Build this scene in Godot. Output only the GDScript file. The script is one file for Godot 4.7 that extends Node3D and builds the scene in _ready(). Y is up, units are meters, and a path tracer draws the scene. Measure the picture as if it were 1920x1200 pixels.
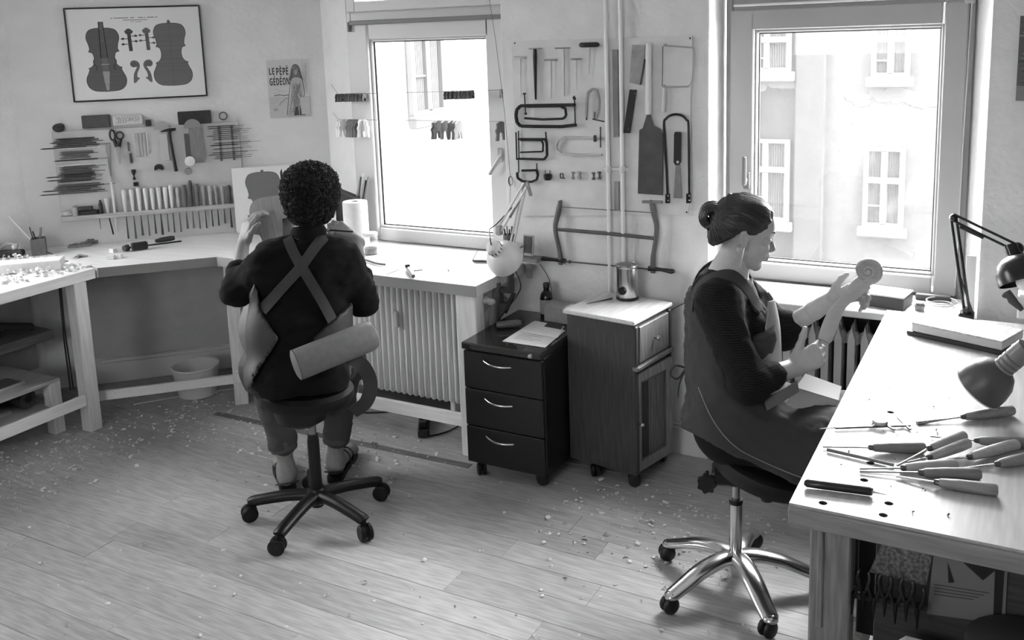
extends Node3D
# A violin maker's workshop: a canted corner room with two windows, benches, tools on the walls and two makers at work. Metres, y up.

const WALL := -3.856       # front of the pier between the windows
const S := .70710678
var CANT := Transform3D(Basis(Vector3(S, 0, -S), Vector3.UP, Vector3(S, 0, S)), Vector3(-4.164, 0, -3.798))   # the canted corner wall: x along it, z out of it
const BENCH := .82
const DESK := .84

func _ready() -> void:
	# camera
	var cam := Camera3D.new()
	cam.name = "camera"
	cam.transform = Transform3D(Basis(Vector3(.876611, -.034021, -.479995), Vector3(-.053258, .98451, -.167045), Vector3(.478243, .171996, .86122)), Vector3(0, 1.9, 0))
	cam.set_frustum(.034002, Vector2(0, -.0064581), .05, 200)
	add_child(cam)
	cam.current = true
	# an even overcast sky
	var sky := ProceduralSkyMaterial.new()
	sky.sky_top_color = Color(.86, .86, .86)
	sky.sky_horizon_color = Color(.8, .8, .8)
	sky.ground_horizon_color = Color(.5, .5, .5)
	sky.ground_bottom_color = Color(.4, .4, .4)
	var env := Environment.new()
	env.background_mode = Environment.BG_SKY
	env.sky = Sky.new()
	env.sky.sky_material = sky
	env.background_energy_multiplier = SKY
	env.tonemap_mode = Environment.TONE_MAPPER_LINEAR
	env.tonemap_exposure = 1.08
	env.sdfgi_enabled = true
	env.ssao_enabled = true
	env.ssil_enabled = true
	var we := WorldEnvironment.new()
	we.name = "world"
	we.environment = env
	add_child(we)
	lights()
	# the setting
	room()
	windows()
	outside()
	furniture()
	pier_tools()
	posters()
	cant_tools()
	stools()
	man()
	woman()
	bench_things()
	pier_things()
	desk_things()
	floor_things()
	settle()

const SKY := 27.0

func day(called: String, p: Vector3, look: Vector3, size: Vector2, energy: float) -> void:
	var l := AreaLight3D.new()
	l.name = called
	l.area_size = size
	l.light_energy = energy
	l.shadow_enabled = true
	add_child(l)
	l.position = p
	l.look_at_from_position(p, p + look, Vector3.UP)

func lights() -> void:
	# added unseen area lamp outside the right window, strengthening its daylight
	day("added_window_lamp", Vector3(-.68, 1.45, -4.42), Vector3(-.25, -.25, 1), Vector2(.8, 1.0), 13.0)

# ---------------------------------------------------------------- room
func room() -> void:
	var plaster := mottled(.86, .95, .9, .06, .25, 2.0, 0, true)
	# canted corner wall, left wall, back (window) wall, right wall, rear wall, ceiling
	var w := sh()
	w.box(Vector3(-.07, 1.6, -.1), Vector3(1.66, 3.2, .2), 0, CANT)
	stru("wall_corner", w, plaster)
	w = sh()
	w.box(Vector3(-4.9, 1.6, -3.05), Vector3(.2, 3.2, .5))
	w.box(Vector3(-4.9, .45, -1.8), Vector3(.2, .9, 2.0))
	w.box(Vector3(-4.9, 2.95, -1.8), Vector3(.2, .5, 2.0))
	w.box(Vector3(-4.9, 1.8, -1.1), Vector3(.2, 1.8, .6))
	w.box(Vector3(-4.9, 1.6, .6), Vector3(.2, 3.2, 2.8))
	stru("wall_left", w, plaster)
	w = sh()
	w.prism(v2([-3.628, 4.333, -3.22, 4.05, -3.22, 4.25, -3.7, 4.5]), 0, 3.2, Transform3D(Basis(Vector3.RIGHT, Vector3.FORWARD, Vector3.UP), Vector3.ZERO))
	w.box(Vector3(-1.676, 1.6, -4.053), Vector3(.988, 3.2, .394), .004)
	w.box(Vector3(-2.695, .4, -4.15), Vector3(1.05, .8, .2))
	w.box(Vector3(-2.695, 2.95, -4.1), Vector3(1.05, .5, .3))
	w.box(Vector3(-.66, .39, -4.15), Vector3(1.044, .78, .2))
	w.box(Vector3(-.66, 2.9, -4.053), Vector3(1.044, .6, .394))
	w.prism(v2([-.138, 3.856, 1.8, 3.856, 1.8, 4.25, -.2, 4.25, -.2, 4.06]), 0, 3.2, Transform3D(Basis(Vector3.RIGHT, Vector3.FORWARD, Vector3.UP), Vector3.ZERO))
	stru("wall_back", w, plaster)
	w = sh()
	w.box(Vector3(1.8, 1.6, -1.2), Vector3(.2, 3.2, 6.4))
	stru("wall_right", w, plaster)
	w = sh()
	w.box(Vector3(-4.1, 1.6, 2.1), Vector3(1.8, 3.2, .2))
	w.box(Vector3(.9, 1.6, 2.1), Vector3(2.0, 3.2, .2))
	w.box(Vector3(-1.65, .75, 2.1), Vector3(3.1, 1.5, .2))
	w.box(Vector3(-1.65, 2.95, 2.1), Vector3(3.1, .5, .2))
	w.box(Vector3(-2.75, 2.1, 2.1), Vector3(.9, 1.2, .2))
	w.box(Vector3(-.5, 2.1, 2.1), Vector3(.8, 1.2, .2))
	stru("wall_rear", w, plaster)
	w = sh()
	w.box(Vector3(-1.5, 3.3, -1.2), Vector3(7.2, .2, 7.0))
	stru("ceiling", w, plaster)
	floor_boards()
	var strip := sh()
	strip.bar(Vector3(-3.652, 0, -3.305), Vector3(-2.116, 0, -3.341), .042, .003, .0008)
	var so := stru("trim_2", strip, wood(.46, 0, .6))
	so.set_meta("label", "dark narrow strip let into the floor behind the stool")
	var bb := paint(.8, .5)
	w = sh()
	w.box(Vector3(-1.676, .065, -3.848), Vector3(.99, .13, .016), .004)
	w.box(Vector3(-1.676, .135, -3.852), Vector3(.99, .02, .01), .003)
	stru("baseboard_back", w, bb)
	w = sh()
	w.box(Vector3(0, .06, .008), Vector3(1.5, .12, .016), .004, CANT)
	w.box(Vector3(0, .13, .005), Vector3(1.5, .02, .01), .003, CANT)
	stru("baseboard_corner", w, bb)

func floor_boards() -> void:
	var base := sh()
	base.box(Vector3(-1.5, -.11, -1.2), Vector3(7.0, .16, 6.8))
	var fl := stru("floor", base, paint(.22, .9))
	var r := RandomNumberGenerator.new()
	r.seed = 11
	var kinds := []
	for i in 7:
		kinds.append(board_mat(lerpf(.66, .74, i / 6.0), i))
	var z := -4.3
	var row := 0
	var lens := [1.4, 1.9, 2.4, 2.8]
	var shapes := []
	for l in lens:
		shapes.append(sh().box(Vector3.ZERO, Vector3(l - .001, .03, .1343), .0012).mesh())
	while z < 1.9:
		var x := -4.75 - r.randf() * 1.6
		while x < 1.7:
			var k := r.randi() % 4
			if x + lens[k] > -4.75:
				var b := mi("floor_board", shapes[k], kinds[r.randi() % 7], fl)
				b.position = Vector3(x + lens[k] / 2, -.015 - r.randf() * .0012, z)
			x += lens[k]
		z += .135
		row += 1

func board_mat(v: float, i: int) -> StandardMaterial3D:
	var m := StandardMaterial3D.new()
	m.albedo_color = Color(v, v, v)
	m.roughness = .42
	m.metallic_specular = .5
	m.albedo_texture = noise("boards", .012, .80, 1.0, 5)
	m.uv1_triplanar = true
	m.uv1_world_triplanar = true
	m.uv1_scale = Vector3(.9, 9, 9)
	m.uv1_offset = Vector3(i * .37, i * .21, i * .53)
	m.resource_name = "floorboard"
	return m

# ---------------------------------------------------------------- windows
func frame_box(s: Sh, x0: float, x1: float, y0: float, y1: float, z: float, d: float, wl: float, wr: float, wb: float, wt: float) -> void:
	s.box(Vector3(x0 + wl / 2, (y0 + y1) / 2, z), Vector3(wl, y1 - y0, d), .005)
	s.box(Vector3(x1 - wr / 2, (y0 + y1) / 2, z), Vector3(wr, y1 - y0, d), .005)
	s.box(Vector3((x0 + x1) / 2, y0 + wb / 2, z), Vector3(x1 - x0 - wl - wr + .004, wb, d), .005)
	s.box(Vector3((x0 + x1) / 2, y1 - wt / 2, z), Vector3(x1 - x0 - wl - wr + .004, wt, d), .005)

func window(called: String, x0: float, x1: float, y0: float, y1: float, ytop: float, z: float, gx0: float, gx1: float, gy0: float, gy1: float, v: float) -> Node3D:
	var w := Node3D.new()
	w.name = called
	add_child(w)
	tag(w, "", "", "", "structure")
	var white := paint(v, .45)
	var f := sh()
	frame_box(f, x0, x1, y0, ytop, z - .03, .06, .03, .03, .03, .05)
	f.box(Vector3((x0 + x1) / 2, y1 + .03, z - .03), Vector3(x1 - x0 - .06, .06, .062), .005)
	mi("frame", f, white, w)
	var c := sh()
	frame_box(c, x0 + .025, x1 - .025, y0 + .022, y1 + .004, z + .008, .05, gx0 - x0 - .037, x1 - gx1 - .037, gy0 - y0 - .034, y1 - gy1 - .008)
	# glazing beads
	frame_box(c, gx0 - .014, gx1 + .014, gy0 - .014, gy1 + .014, z - .004, .03, .014, .014, .014, .014)
	mi("casement", c, white, w)
	var gk := sh()
	frame_box(gk, gx0 - .001, gx1 + .001, gy0 - .001, gy1 + .001, z - .014, .012, .006, .006, .006, .006)
	mi("seal", gk, paint(.1, .8), w)
	mi("pane", sh().box(Vector3((gx0 + gx1) / 2, (gy0 + gy1) / 2, z - .016), Vector3(gx1 - gx0, gy1 - gy0, .004)), glass(), w)
	var c2 := sh()
	frame_box(c2, x0 + .025, x1 - .025, y1 + .055, ytop - .045, z + .004, .045, .055, .055, .055, .055)
	mi("transom_casement", c2, white, w)
	mi("pane", sh().box(Vector3((x0 + x1) / 2, (y1 + ytop) / 2, z - .016), Vector3(x1 - x0 - .1, ytop - y1 - .1, .004)), glass(), w)
	return w

func windows() -> void:
	var w1 := window("window_1", -3.222, -2.168, .80, 1.985, 2.7, -4.05, -3.056, -2.361, .902, 1.885, .76)
	# net-curtain rod across the window and its bracket
	var hw := sh()
	hw.box(Vector3(-2.286, 1.313, -4.012), Vector3(.028, .07, .012), .004)
	hw.bar(Vector3(-2.264, 1.319, -3.985), Vector3(-2.338, 1.216, -3.985), .016, .018, .005, Vector3.BACK)
	hw.bar(Vector3(-2.281, 1.316, -4.01), Vector3(-2.264, 1.32, -3.98), .012, .012, .003)
	mi("handle", hw, paint(.66, .35, .4), w1)
	var rod := sh()
	rod.bar(Vector3(-3.165, 1.985, -4.0), Vector3(-2.2, 1.985, -4.0), .008, .022, .003)
	rod.box(Vector3(-3.168, 1.965, -4.008), Vector3(.012, .05, .03), .003)
	mi("curtain_rod", rod, paint(.42, .5), w1)
	var w2 := window("window_2", -1.17, -.2, .78, 1.962, 2.6, -4.06, -1.03, -.32, .89, 1.869, .63)
	# handle on the left casement rail
	var h := sh()
	h.box(Vector3(-1.065, 1.24, -4.02), Vector3(.028, .075, .014), .004)
	h.box(Vector3(-1.068, 1.285, -3.99), Vector3(.018, .13, .016), .006)
	h.box(Vector3(-1.066, 1.245, -4.003), Vector3(.014, .014, .03), .003)
	mi("handle", h, paint(.5, .35, .6), w2)
	var bx := sh()
	bx.box(Vector3(-.222, 1.975, -4.0), Vector3(.035, .04, .03), .004)
	bx.tube([Vector3(-.215, 1.96, -3.99), Vector3(-.222, 1.4, -3.99), Vector3(-.225, .85, -3.99)], .0025, 5)
	mi("blind_pull", bx, paint(.7, .5), w2)
	bx = sh()
	bx.tube([Vector3(-1.12, 1.985, -3.995), Vector3(-.215, 1.985, -3.995)], .005, 8)
	mi("blind_rail", bx, paint(.85, .4), w2)
	# out of the frame: a left window, and a rear one added for fill light
	var w3 := Node3D.new()
	w3.name = "window_3"
	add_child(w3)
	tag(w3, "", "", "", "structure")
	var f := sh()
	frame_box(f, -2.8, -1.4, .9, 2.7, 0, .07, .08, .08, .08, .08)
	f.box(Vector3(-2.1, 1.8, 0), Vector3(.09, 1.7, .07), .005)
	var m := mi("frame", f, paint(.84, .45), w3)
	m.transform = Transform3D(Basis(Vector3(0, 0, 1), Vector3.UP, Vector3(-1, 0, 0)), Vector3(-4.9, 0, 0))
	m = mi("pane", sh().box(Vector3(-2.1, 1.8, 0), Vector3(1.26, 1.66, .004)), glass(), w3)
	m.transform = Transform3D(Basis(Vector3(0, 0, 1), Vector3.UP, Vector3(-1, 0, 0)), Vector3(-4.9, 0, 0))
	var w4 := Node3D.new()
	w4.name = "window_4"
	add_child(w4)
	tag(w4, "", "", "", "structure")
	f = sh()
	frame_box(f, -2.3, -.9, 1.5, 2.7, 2.1, .07, .08, .08, .08, .08)
	f.box(Vector3(-1.6, 2.1, 2.1), Vector3(.09, 1.1, .07), .005)
	mi("frame", f, paint(.84, .45), w4)
	mi("pane", sh().box(Vector3(-1.6, 2.1, 2.1), Vector3(1.26, 1.06, .004)), glass(), w4)

# a far window: opening x0..x1, y0..y1 in a wall lying in its own x, y plane facing +z
func far_window(b: Node3D, xf: Transform3D, x0: float, x1: float, y0: float, y1: float, cross: float, v: float) -> void:
	var f := sh()
	var w := x1 - x0
	frame_box(f, x0, x1, y0, y1, -.09, .1, .1, .1, .08, .08)
	f.box(Vector3((x0 + x1) / 2, (y0 + y1) / 2, -.09), Vector3(.12, y1 - y0 - .1, .1), .01)
	f.box(Vector3((x0 + x1) / 2, cross, -.085), Vector3(w - .1, .12, .11), .01)
	f.box(Vector3((x0 + x1) / 2 - w * .22, (y0 + cross) / 2 - .05, -.1), Vector3(w * .4, .04, .06), .01)
	var o := mi("far_window", f, paint(.455, .5), b)
	o.transform = xf
	var sill := sh()
	sill.box(Vector3((x0 + x1) / 2, y0 - .10, -.02), Vector3(w + .16, .2, .16), .02)
	mi("window_sill", sill, paint(.425, .8), o)
	for k in 2:
		for j in 2:
			var xa := x0 + .1 if k == 0 else (x0 + x1) / 2 + .05
			var xb := (x0 + x1) / 2 - .05 if k == 0 else x1 - .1
			var ya := y0 + .08 if j == 0 else cross + .05
			var yb := cross - .05 if j == 0 else y1 - .08
			mi("pane", sh().box(Vector3((xa + xb) / 2, (ya + yb) / 2, -.15), Vector3(xb - xa, yb - ya, .03)), paint(v, .3), o)
			var cur := sh()
			for c in 7: cur.box(Vector3(lerpf(xa, xb, (c + .5) / 7), (ya + yb) / 2, -.13), Vector3((xb - xa) / 11, yb - ya, .02), .006)
			mi("curtain", cur, paint(v + .08, .9), o)

func outside() -> void:
	var gr := stru("ground", sh().box(Vector3(0, -9.2, -8), Vector3(80, .4, 60)), paint(.55, .9))
	gr.name = "ground"
	# unseen storeys of this house, added to keep sky light off the facades
	var own := sh()
	own.box(Vector3(-2, 11.2, -4.35), Vector3(30, 16, .2))
	own.box(Vector3(-2, -4.6, -4.35), Vector3(30, 8.8, .2))
	own.box(Vector3(-10.4, 1.5, -4.35), Vector3(13.2, 3.4, .2))
	own.box(Vector3(7.4, 1.5, -4.35), Vector3(11.2, 3.4, .2))
	stru("wall_added_storeys", own, paint(.6, .95))
	var b := thing("building", "pale facade across the courtyard with flaking plaster seen through the right window", "building")
	var p := sh()
	p.box(Vector3(8.3, -1, -20.25), Vector3(24.4, 17, .5))
	p.box(Vector3(-5.7, -1, -20.4), Vector3(3.6, 17, .5))
	mi("wall", p, mottled(.415, .95, .35, .1, 0, 1, 0, true), b)
	p = sh()
	p.box(Vector3(-6.2, -1, -20.3), Vector3(4.0, 17, .8))
	mi("bay_wall", p, mottled(.30, .95, .35, .12, 0, 1, 0, true), b)
	p = sh()
	p.box(Vector3(-3.97, -1, -20.2), Vector3(.6, 17, .8), .03)
	mi("corner_strip", p, mottled(.35, .95, .3, .1, 0, 1, 0, true), b)
	var fz := at(Vector3(0, 0, -19.82))
	far_window(b, fz, -2.82, -2.1, .82, 2.6, 1.55, .295)
	far_window(b, fz, -2.9, -2.12, -2.2, -.58, -1.25, .285)
	fz = at(Vector3(0, 0, -19.72))
	far_window(b, fz, -5.35, -4.35, .95, 2.6, 1.6, .295)
	far_window(b, fz, -5.35, -4.35, -2.2, -.46, -1.1, .285)
	# crumbled plaster under the upper window
	p = sh()
	var r := RandomNumberGenerator.new()
	r.seed = 5
	for i in 26:
		var cx := lerpf(-3.3, -1.5, r.randf())
		p.ball(Vector3(cx, .36 - absf(cx + 2.5) * .2 + r.randf() * .22, -20.0), Vector3(.08 + r.randf() * .14, .05 + r.randf() * .07, .012), 8)
	for i in 14:
		p.ball(Vector3(lerpf(-5.3, -4.3, r.randf()), .6 + r.randf() * .25, -19.9), Vector3(.1 + r.randf() * .12, .06 + r.randf() * .06, .015), 8)
	mi("plaster_patch", p, paint(.44, .95), b)
	var b2 := thing("building", "white side wing with a tall window seen through the left window", "building")
	p = sh()
	p.box(Vector3(-9.25, -1, -13), Vector3(.5, 17, 16))
	mi("wall", p, paint(.92, .95), b2)
	var fx := Transform3D(Basis(Vector3(0, 0, -1), Vector3.UP, Vector3(1, 0, 0)), Vector3(-8.82, 0, 0))
	far_window(b2, fx, 12.75, 13.75, .62, 2.9, 2.0, .42)


# ---------------------------------------------------------------- furniture
func flat_xf() -> Transform3D:   # outlines given as (x, -z), extruded upwards
	return Transform3D(Basis(Vector3.RIGHT, Vector3.FORWARD, Vector3.UP), Vector3.ZERO)

const S1 := Vector3(-2.43, 0, -2.68)
const S2 := Vector3(-.804, 0, -2.934)

func furniture() -> void:
	benches()
	radiators()
	pedestal()
	cabinet()
	desk()

func worktop_mat() -> StandardMaterial3D:
	var m := wood(.80, 0, .34, .8, .14)
	return m

func benches() -> void:
	var pine := wood(.86, 1, .6, 1.0, .1)
	var lie := wood(.9, 0, .6, 1.0, .08)
	var b := thing("corner_bench", "pale wooden bench built round the corner under the left window and the small tools", "bench")
	var top := sh()
	top.prism(v2([-4.785, 3.18, -4.05, 2.995, -3.643, 3.402, -2.085, 3.402, -2.085, 3.85, -2.175, 3.85, -2.175, 4.008, -3.21, 4.03, -3.62, 4.32]), BENCH - .05, BENCH, flat_xf())
	mi("worktop", top, wood(.88, 0, .34, .6, .1), b)
	var ed := sh()
	ed.bar(Vector3(-4.046, .795, -2.998), Vector3(-3.642, .795, -3.402), .006, .049, .001)
	mi("edging", ed, paint(.50, .6), b)
	ed = sh()
	ed.box(Vector3(-2.862, .795, -3.400), Vector3(1.556, .049, .006), .001)
	mi("edging", ed, paint(.54, .6), b)
	var leg := sh().box(Vector3.ZERO, Vector3(.07, BENCH - .052, .07), .004).mesh()
	var l := mi("leg", leg, pine, b)
	l.transform = at(Vector3(-4.085, (BENCH - .052) / 2, -2.895), PI / 4 * .0)
	l = mi("leg", leg, pine, b)
	l.transform = at(Vector3(-3.63, (BENCH - .052) / 2, -3.475), PI / 4)
	l = mi("leg", leg, pine, b)
	l.transform = at(Vector3(-2.153, (BENCH - .052) / 2, -3.455))
	l.scale = Vector3(1.55, 1, 1)
	var r := sh()
	r.bar(Vector3(-4.135, .142, -2.955), Vector3(-3.645, .142, -3.445), .022, .048, .002)
	mi("rail", r, lie, b)
	r = sh()
	r.bar(Vector3(-3.60, .17, -3.432), Vector3(-2.2, .17, -3.432), .022, .06, .002)
	mi("rail", r, lie, b)
	var gp := sh()
	gp.box(Vector3(.03, .455, .028), Vector3(1.40, .60, .012), .002, CANT)
	mi("back_panel", gp, mottled(.72, .8, 1.5, .08), b)
	# left bench
	b = thing("side_bench", "pale wooden workbench heaped with shavings, running out at the left edge", "bench")
	top = sh()
	top.prism(v2([-4.785, 3.17, -4.052, 2.985, -4.052, .9, -4.785, .9]), BENCH - .05, BENCH, flat_xf())
	mi("worktop", top, wood(.92, 2, .4, .6, .1), b)
	l = mi("leg", leg, pine, b)
	l.position = Vector3(-4.1, (BENCH - .052) / 2, -1.0)
	r = sh()
	r.box(Vector3(-4.055, .176, -1.9), Vector3(.022, .055, 1.9), .002)
	mi("rail", r, wood(.9, 2, .6, 1.0, .08), b)
	mi("back_panel", sh().box(Vector3(-4.783, .455, -2.0), Vector3(.012, .60, 2.2), .002), mottled(.68, .8, 1.5, .08), b)
	# rack under it
	b = thing("under_bench_rack", "low wooden shelf rack standing under the left bench", "shelf")
	for z in [-2.795, -1.3]:
		for x in [-4.225, -4.7]:
			l = mi("leg", sh().box(Vector3(0, .135, 0), Vector3(.06, .27, .06), .003), pine, b)
			l.position = Vector3(x, 0, z)
	mi("shelf", sh().box(Vector3(-4.46, .272, -2.05), Vector3(.53, .02, 1.55), .003), wood(.7, 2, .6, 1, .2), b)
	mi("shelf", sh().box(Vector3(-4.46, .145, -2.03), Vector3(.53, .016, 1.45), .003), wood(.62, 2, .6, 1, .2), b)
	b = thing("wall_plank", "thick dark plank fixed on the wall under the left bench", "plank")
	mi("board", sh().box(Vector3(-4.66, .40, -2.15), Vector3(.26, .05, 1.8), .004), wood(.5, 2, .7, 1, .25), b)
	mi("bracket", sh().box(Vector3(-4.78, .34, -2.0), Vector3(.02, .1, 1.3), .004), wood(.5, 2, .7, 1, .25), b)

func radiators() -> void:
	var white := paint(.93, .35)
	var rd := thing("ribbed_radiator", "white ribbed radiator under the left window bench", "radiator")
	var rib := sh()
	for z in [-.030, -.105]: rib.tube([Vector3(0, .105, z), Vector3(0, .118, z), Vector3(0, .68, z), Vector3(0, .692, z)], [.010, .0168, .0168, .010], 14, true, Transform3D.IDENTITY, 1.5 if z > -.05 else 1.3, Vector3.BACK)
	rib.box(Vector3(0, .4, -.06), Vector3(.010, .54, .1), .002)
	rib.box(Vector3(0, .665, -.06), Vector3(.037, .03, .05), .006)
	rib.box(Vector3(0, .135, -.06), Vector3(.037, .03, .05), .006)
	var rm := rib.mesh()
	for i in 22:
		var m := mi("rib", rm, white, rd)
		m.position = Vector3(-2.41 - .0362 * i, 0, -3.70)
	mi("heat_meter", sh().box(Vector3(-2.74, .51, -3.69), Vector3(.034, .085, .022), .006), paint(.8, .4), rd)
	for x in [-2.45, -3.1]: mi("foot", sh().box(Vector3(x, .06, -3.76), Vector3(.03, .12, .06), .004), white, rd)
	rd = thing("column_radiator", "old column radiator with pointed tops behind the right workbench", "radiator")
	rib = sh()
	rib.prism(v2([-.0145, 0, .0145, 0, .0145, .50, .0135, .53, .007, .548, 0, .59, -.007, .548, -.0135, .53, -.0145, .50]), -.02, .02, at(Vector3(0, .10, 0)), false)
	rib.prism(v2([-.0145, 0, .0145, 0, .0145, .50, .0135, .53, .007, .548, 0, .59, -.007, .548, -.0135, .53, -.0145, .50]), -.02, .02, at(Vector3(0, .10, -.06)), false)
	rib.box(Vector3(0, .62, -.03), Vector3(.05, .06, .04), .01)
	rib.box(Vector3(0, .14, -.03), Vector3(.05, .06, .04), .01)
	rm = rib.mesh()
	for i in 13:
		var m := mi("rib", rm, paint(.82, .4), rd)
		m.position = Vector3(-.9 + .0515 * i, 0, -3.885)
	for x in [-.85, -.33]: mi("foot", sh().box(Vector3(x, .055, -3.91), Vector3(.03, .11, .06), .004), paint(.82, .4), rd)
	var hs := sh()
	hs.prism(curve2(v2([-.80, .30, -.28, .30, -.28, .765, -.76, .765, -.795, .755, -.805, .72]), 2), -4.045, -4.035)
	mi("heat_shield", hs, paint(.22, .7), rd)
	# heating pipes on the pier
	var p := thing("heating_pipes", "pair of white heating pipes running down the wall over the tool panel", "pipes")
	for x in [-1.633, -1.565]:
		mi("pipe", sh().tube([Vector3(x, .02, -3.831), Vector3(x, 3.19, -3.831)], .0095, 12), paint(.88, .35), p)
	var c := sh()
	for x in [-1.633, -1.565]:
		c.tube([Vector3(x, 1.28, -3.831), Vector3(x, 1.31, -3.831)], .0145, 12)
	c.bar(Vector3(-1.66, 1.295, -3.836), Vector3(-1.54, 1.295, -3.836), .01, .012, .002)
	mi("pipe_clamp", c, paint(.8, .4), p)
	# window sill board
	var s := sh()
	s.box(Vector3(-.685, .785, -3.86), Vector3(1.01, .03, .31), .004)
	var o := stru("trim_1", s, paint(.86, .4))
	o.set_meta("label", "white sill board under the right window")

func pedestal() -> void:
	var dark := paint(.095, .35)
	var p := thing("drawer_pedestal", "black pedestal on castors with three drawers, papers on top", "drawer unit")
	var x0 := -2.085
	var x1 := -1.703
	var zf := -3.272
	var xc := (x0 + x1) / 2
	var b := sh()
	b.box(Vector3(xc, .32, zf - .26), Vector3(x1 - x0, .515, .48), .004)
	mi("carcass", b, dark, p)
	mi("top", sh().box(Vector3(xc, .594, zf - .25), Vector3(x1 - x0 + .004, .032, .52), .005), paint(.15, .07, 0, .6), p)
	var chrome := paint(.85, .22, 1.0)
	for i in 3:
		var y := .488 - i * .171
		var d := mi("drawer", sh().box(Vector3(xc, y, zf - .01), Vector3(x1 - x0 - .004, .166, .02), .003), dark, p)
		var h := sh()
		var pts := []
		for k in 13:
			var s := k / 12.0 * 2 - 1
			pts.append(Vector3(xc - .02 + s * .066, y + .045 - .006 * s - .003 * (1 - s * s), zf + .004 + .024 * (1 - s * s)))
		h.tube(pts, .0048, 8)
		mi("handle", h, chrome, d)
	var lk := sh()
	lk.tube([Vector3(x1 - .045, .594, zf + .006), Vector3(x1 - .045, .594, zf + .016)], .010, 14)
	lk.box(Vector3(x1 - .045, .594, zf + .022), Vector3(.016, .014, .012), .003)
	mi("lock", lk, chrome, p)
	castor_feet(p, [Vector3(x0 + .05, 0, zf - .03), Vector3(x1 - .05, 0, zf - .05), Vector3(x0 + .05, 0, zf - .44), Vector3(x1 - .05, 0, zf - .44)], .028, .062)

func castor_feet(p: Node3D, spots: Array, r: float, h: float) -> void:
	var c := sh()
	for s in [-1, 1]:
		c.lathe([Vector2(0, -.008), Vector2(r * .8, -.008), Vector2(r, -.004), Vector2(r, .004), Vector2(r * .8, .008), Vector2(0, .008)], 16, Transform3D(Basis(Vector3.UP, Vector3.RIGHT, Vector3.BACK), Vector3(s * .011, r, .012)))
	c.box(Vector3(0, r + .012, .002), Vector3(.012, r * 1.3, r * 1.5), .003)
	c.tube([Vector3(0, r * 1.4, -.004), Vector3(0, h, -.004)], .009, 8)
	var m := c.mesh()
	var k := 0
	for s in spots:
		var o := mi("castor", m, paint(.06, .4), p)
		o.transform = at(s, .7 + k * 1.3)
		k += 1

func cabinet() -> void:
	var xf := at(Vector3(-1.510, 0, -3.622), -.148)
	var c := thing("small_cupboard", "small old wooden cupboard with a pale top, its panelled door facing right", "cabinet", xf)
	var side := wood(.27, 1, .6, 1.2, .3)
	var front := wood(.50, 1, .5, 1.2, .3)
	var b := sh()
	b.box(Vector3(0, .39, -.0), Vector3(.325, .66, .31), .004)
	mi("body", b, side, c)
	mi("top", sh().box(Vector3(0, .727, 0), Vector3(.350, .018, .334), .004), wood(.85, 2, .35, .8, .15), c)
	# front faces +x
	var d := mi("drawer", sh().box(Vector3(.17, .625, 0), Vector3(.016, .155, .25), .003), front, c)
	mi("knob", sh().lathe([Vector2(0, 0), Vector2(.006, 0), Vector2(.006, .01), Vector2(.011, .016), Vector2(.009, .024), Vector2(0, .026)], 14, Transform3D(Basis(Vector3.UP, Vector3.RIGHT, Vector3.BACK), Vector3(.178, .625, 0))), paint(.6, .3, .8), d)
	mi("rail", sh().box(Vector3(.172, .53, 0), Vector3(.03, .02, .315), .004), front, c)
	var dx := Transform3D(Basis.from_euler(Vector3(0, -.1, 0)), Vector3(.166, .28, -.135))
	var s := sh()
	for z in [.02, .25]: s.box(Vector3(.012, 0, z), Vector3(.02, .44, .045), .003)
	for y in [-.198, .198]: s.box(Vector3(.012, y, .135), Vector3(.02, .045, .19), .003)
	var dr := mi("door", s, wood(.62, 1, .5, 1.2, .3), c)
	dr.transform = dx
	mi("panel", sh().box(Vector3(.008, 0, .135), Vector3(.01, .36, .19), .004), front, dr)
	s = sh()
	for z in [.045, .225]: s.box(Vector3(.018, 0, z), Vector3(.008, .36, .008), .003)
	for y in [-.172, .172]: s.box(Vector3(.018, y, .135), Vector3(.008, .008, .18), .003)
	mi("moulding", s, wood(.4, 1, .5, 1.2, .3), dr)
	mi("knob", sh().lathe([Vector2(0, 0), Vector2(.005, 0), Vector2(.004, .014), Vector2(.009, .019), Vector2(.007, .026), Vector2(0, .027)], 14, Transform3D(Basis(Vector3.UP, Vector3.RIGHT, Vector3.BACK), Vector3(.022, .0, .252))), paint(.75, .25, .9), dr)
	for z in [-.143, .143]: mi("stile", sh().box(Vector3(.165, .385, z), Vector3(.022, .65, .025), .005), side, c)
	castor_feet(c, [Vector3(-.05, 0, .13), Vector3(.135, 0, .13), Vector3(.13, 0, -.13), Vector3(-.13, 0, -.13)], .026, .062)

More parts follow.
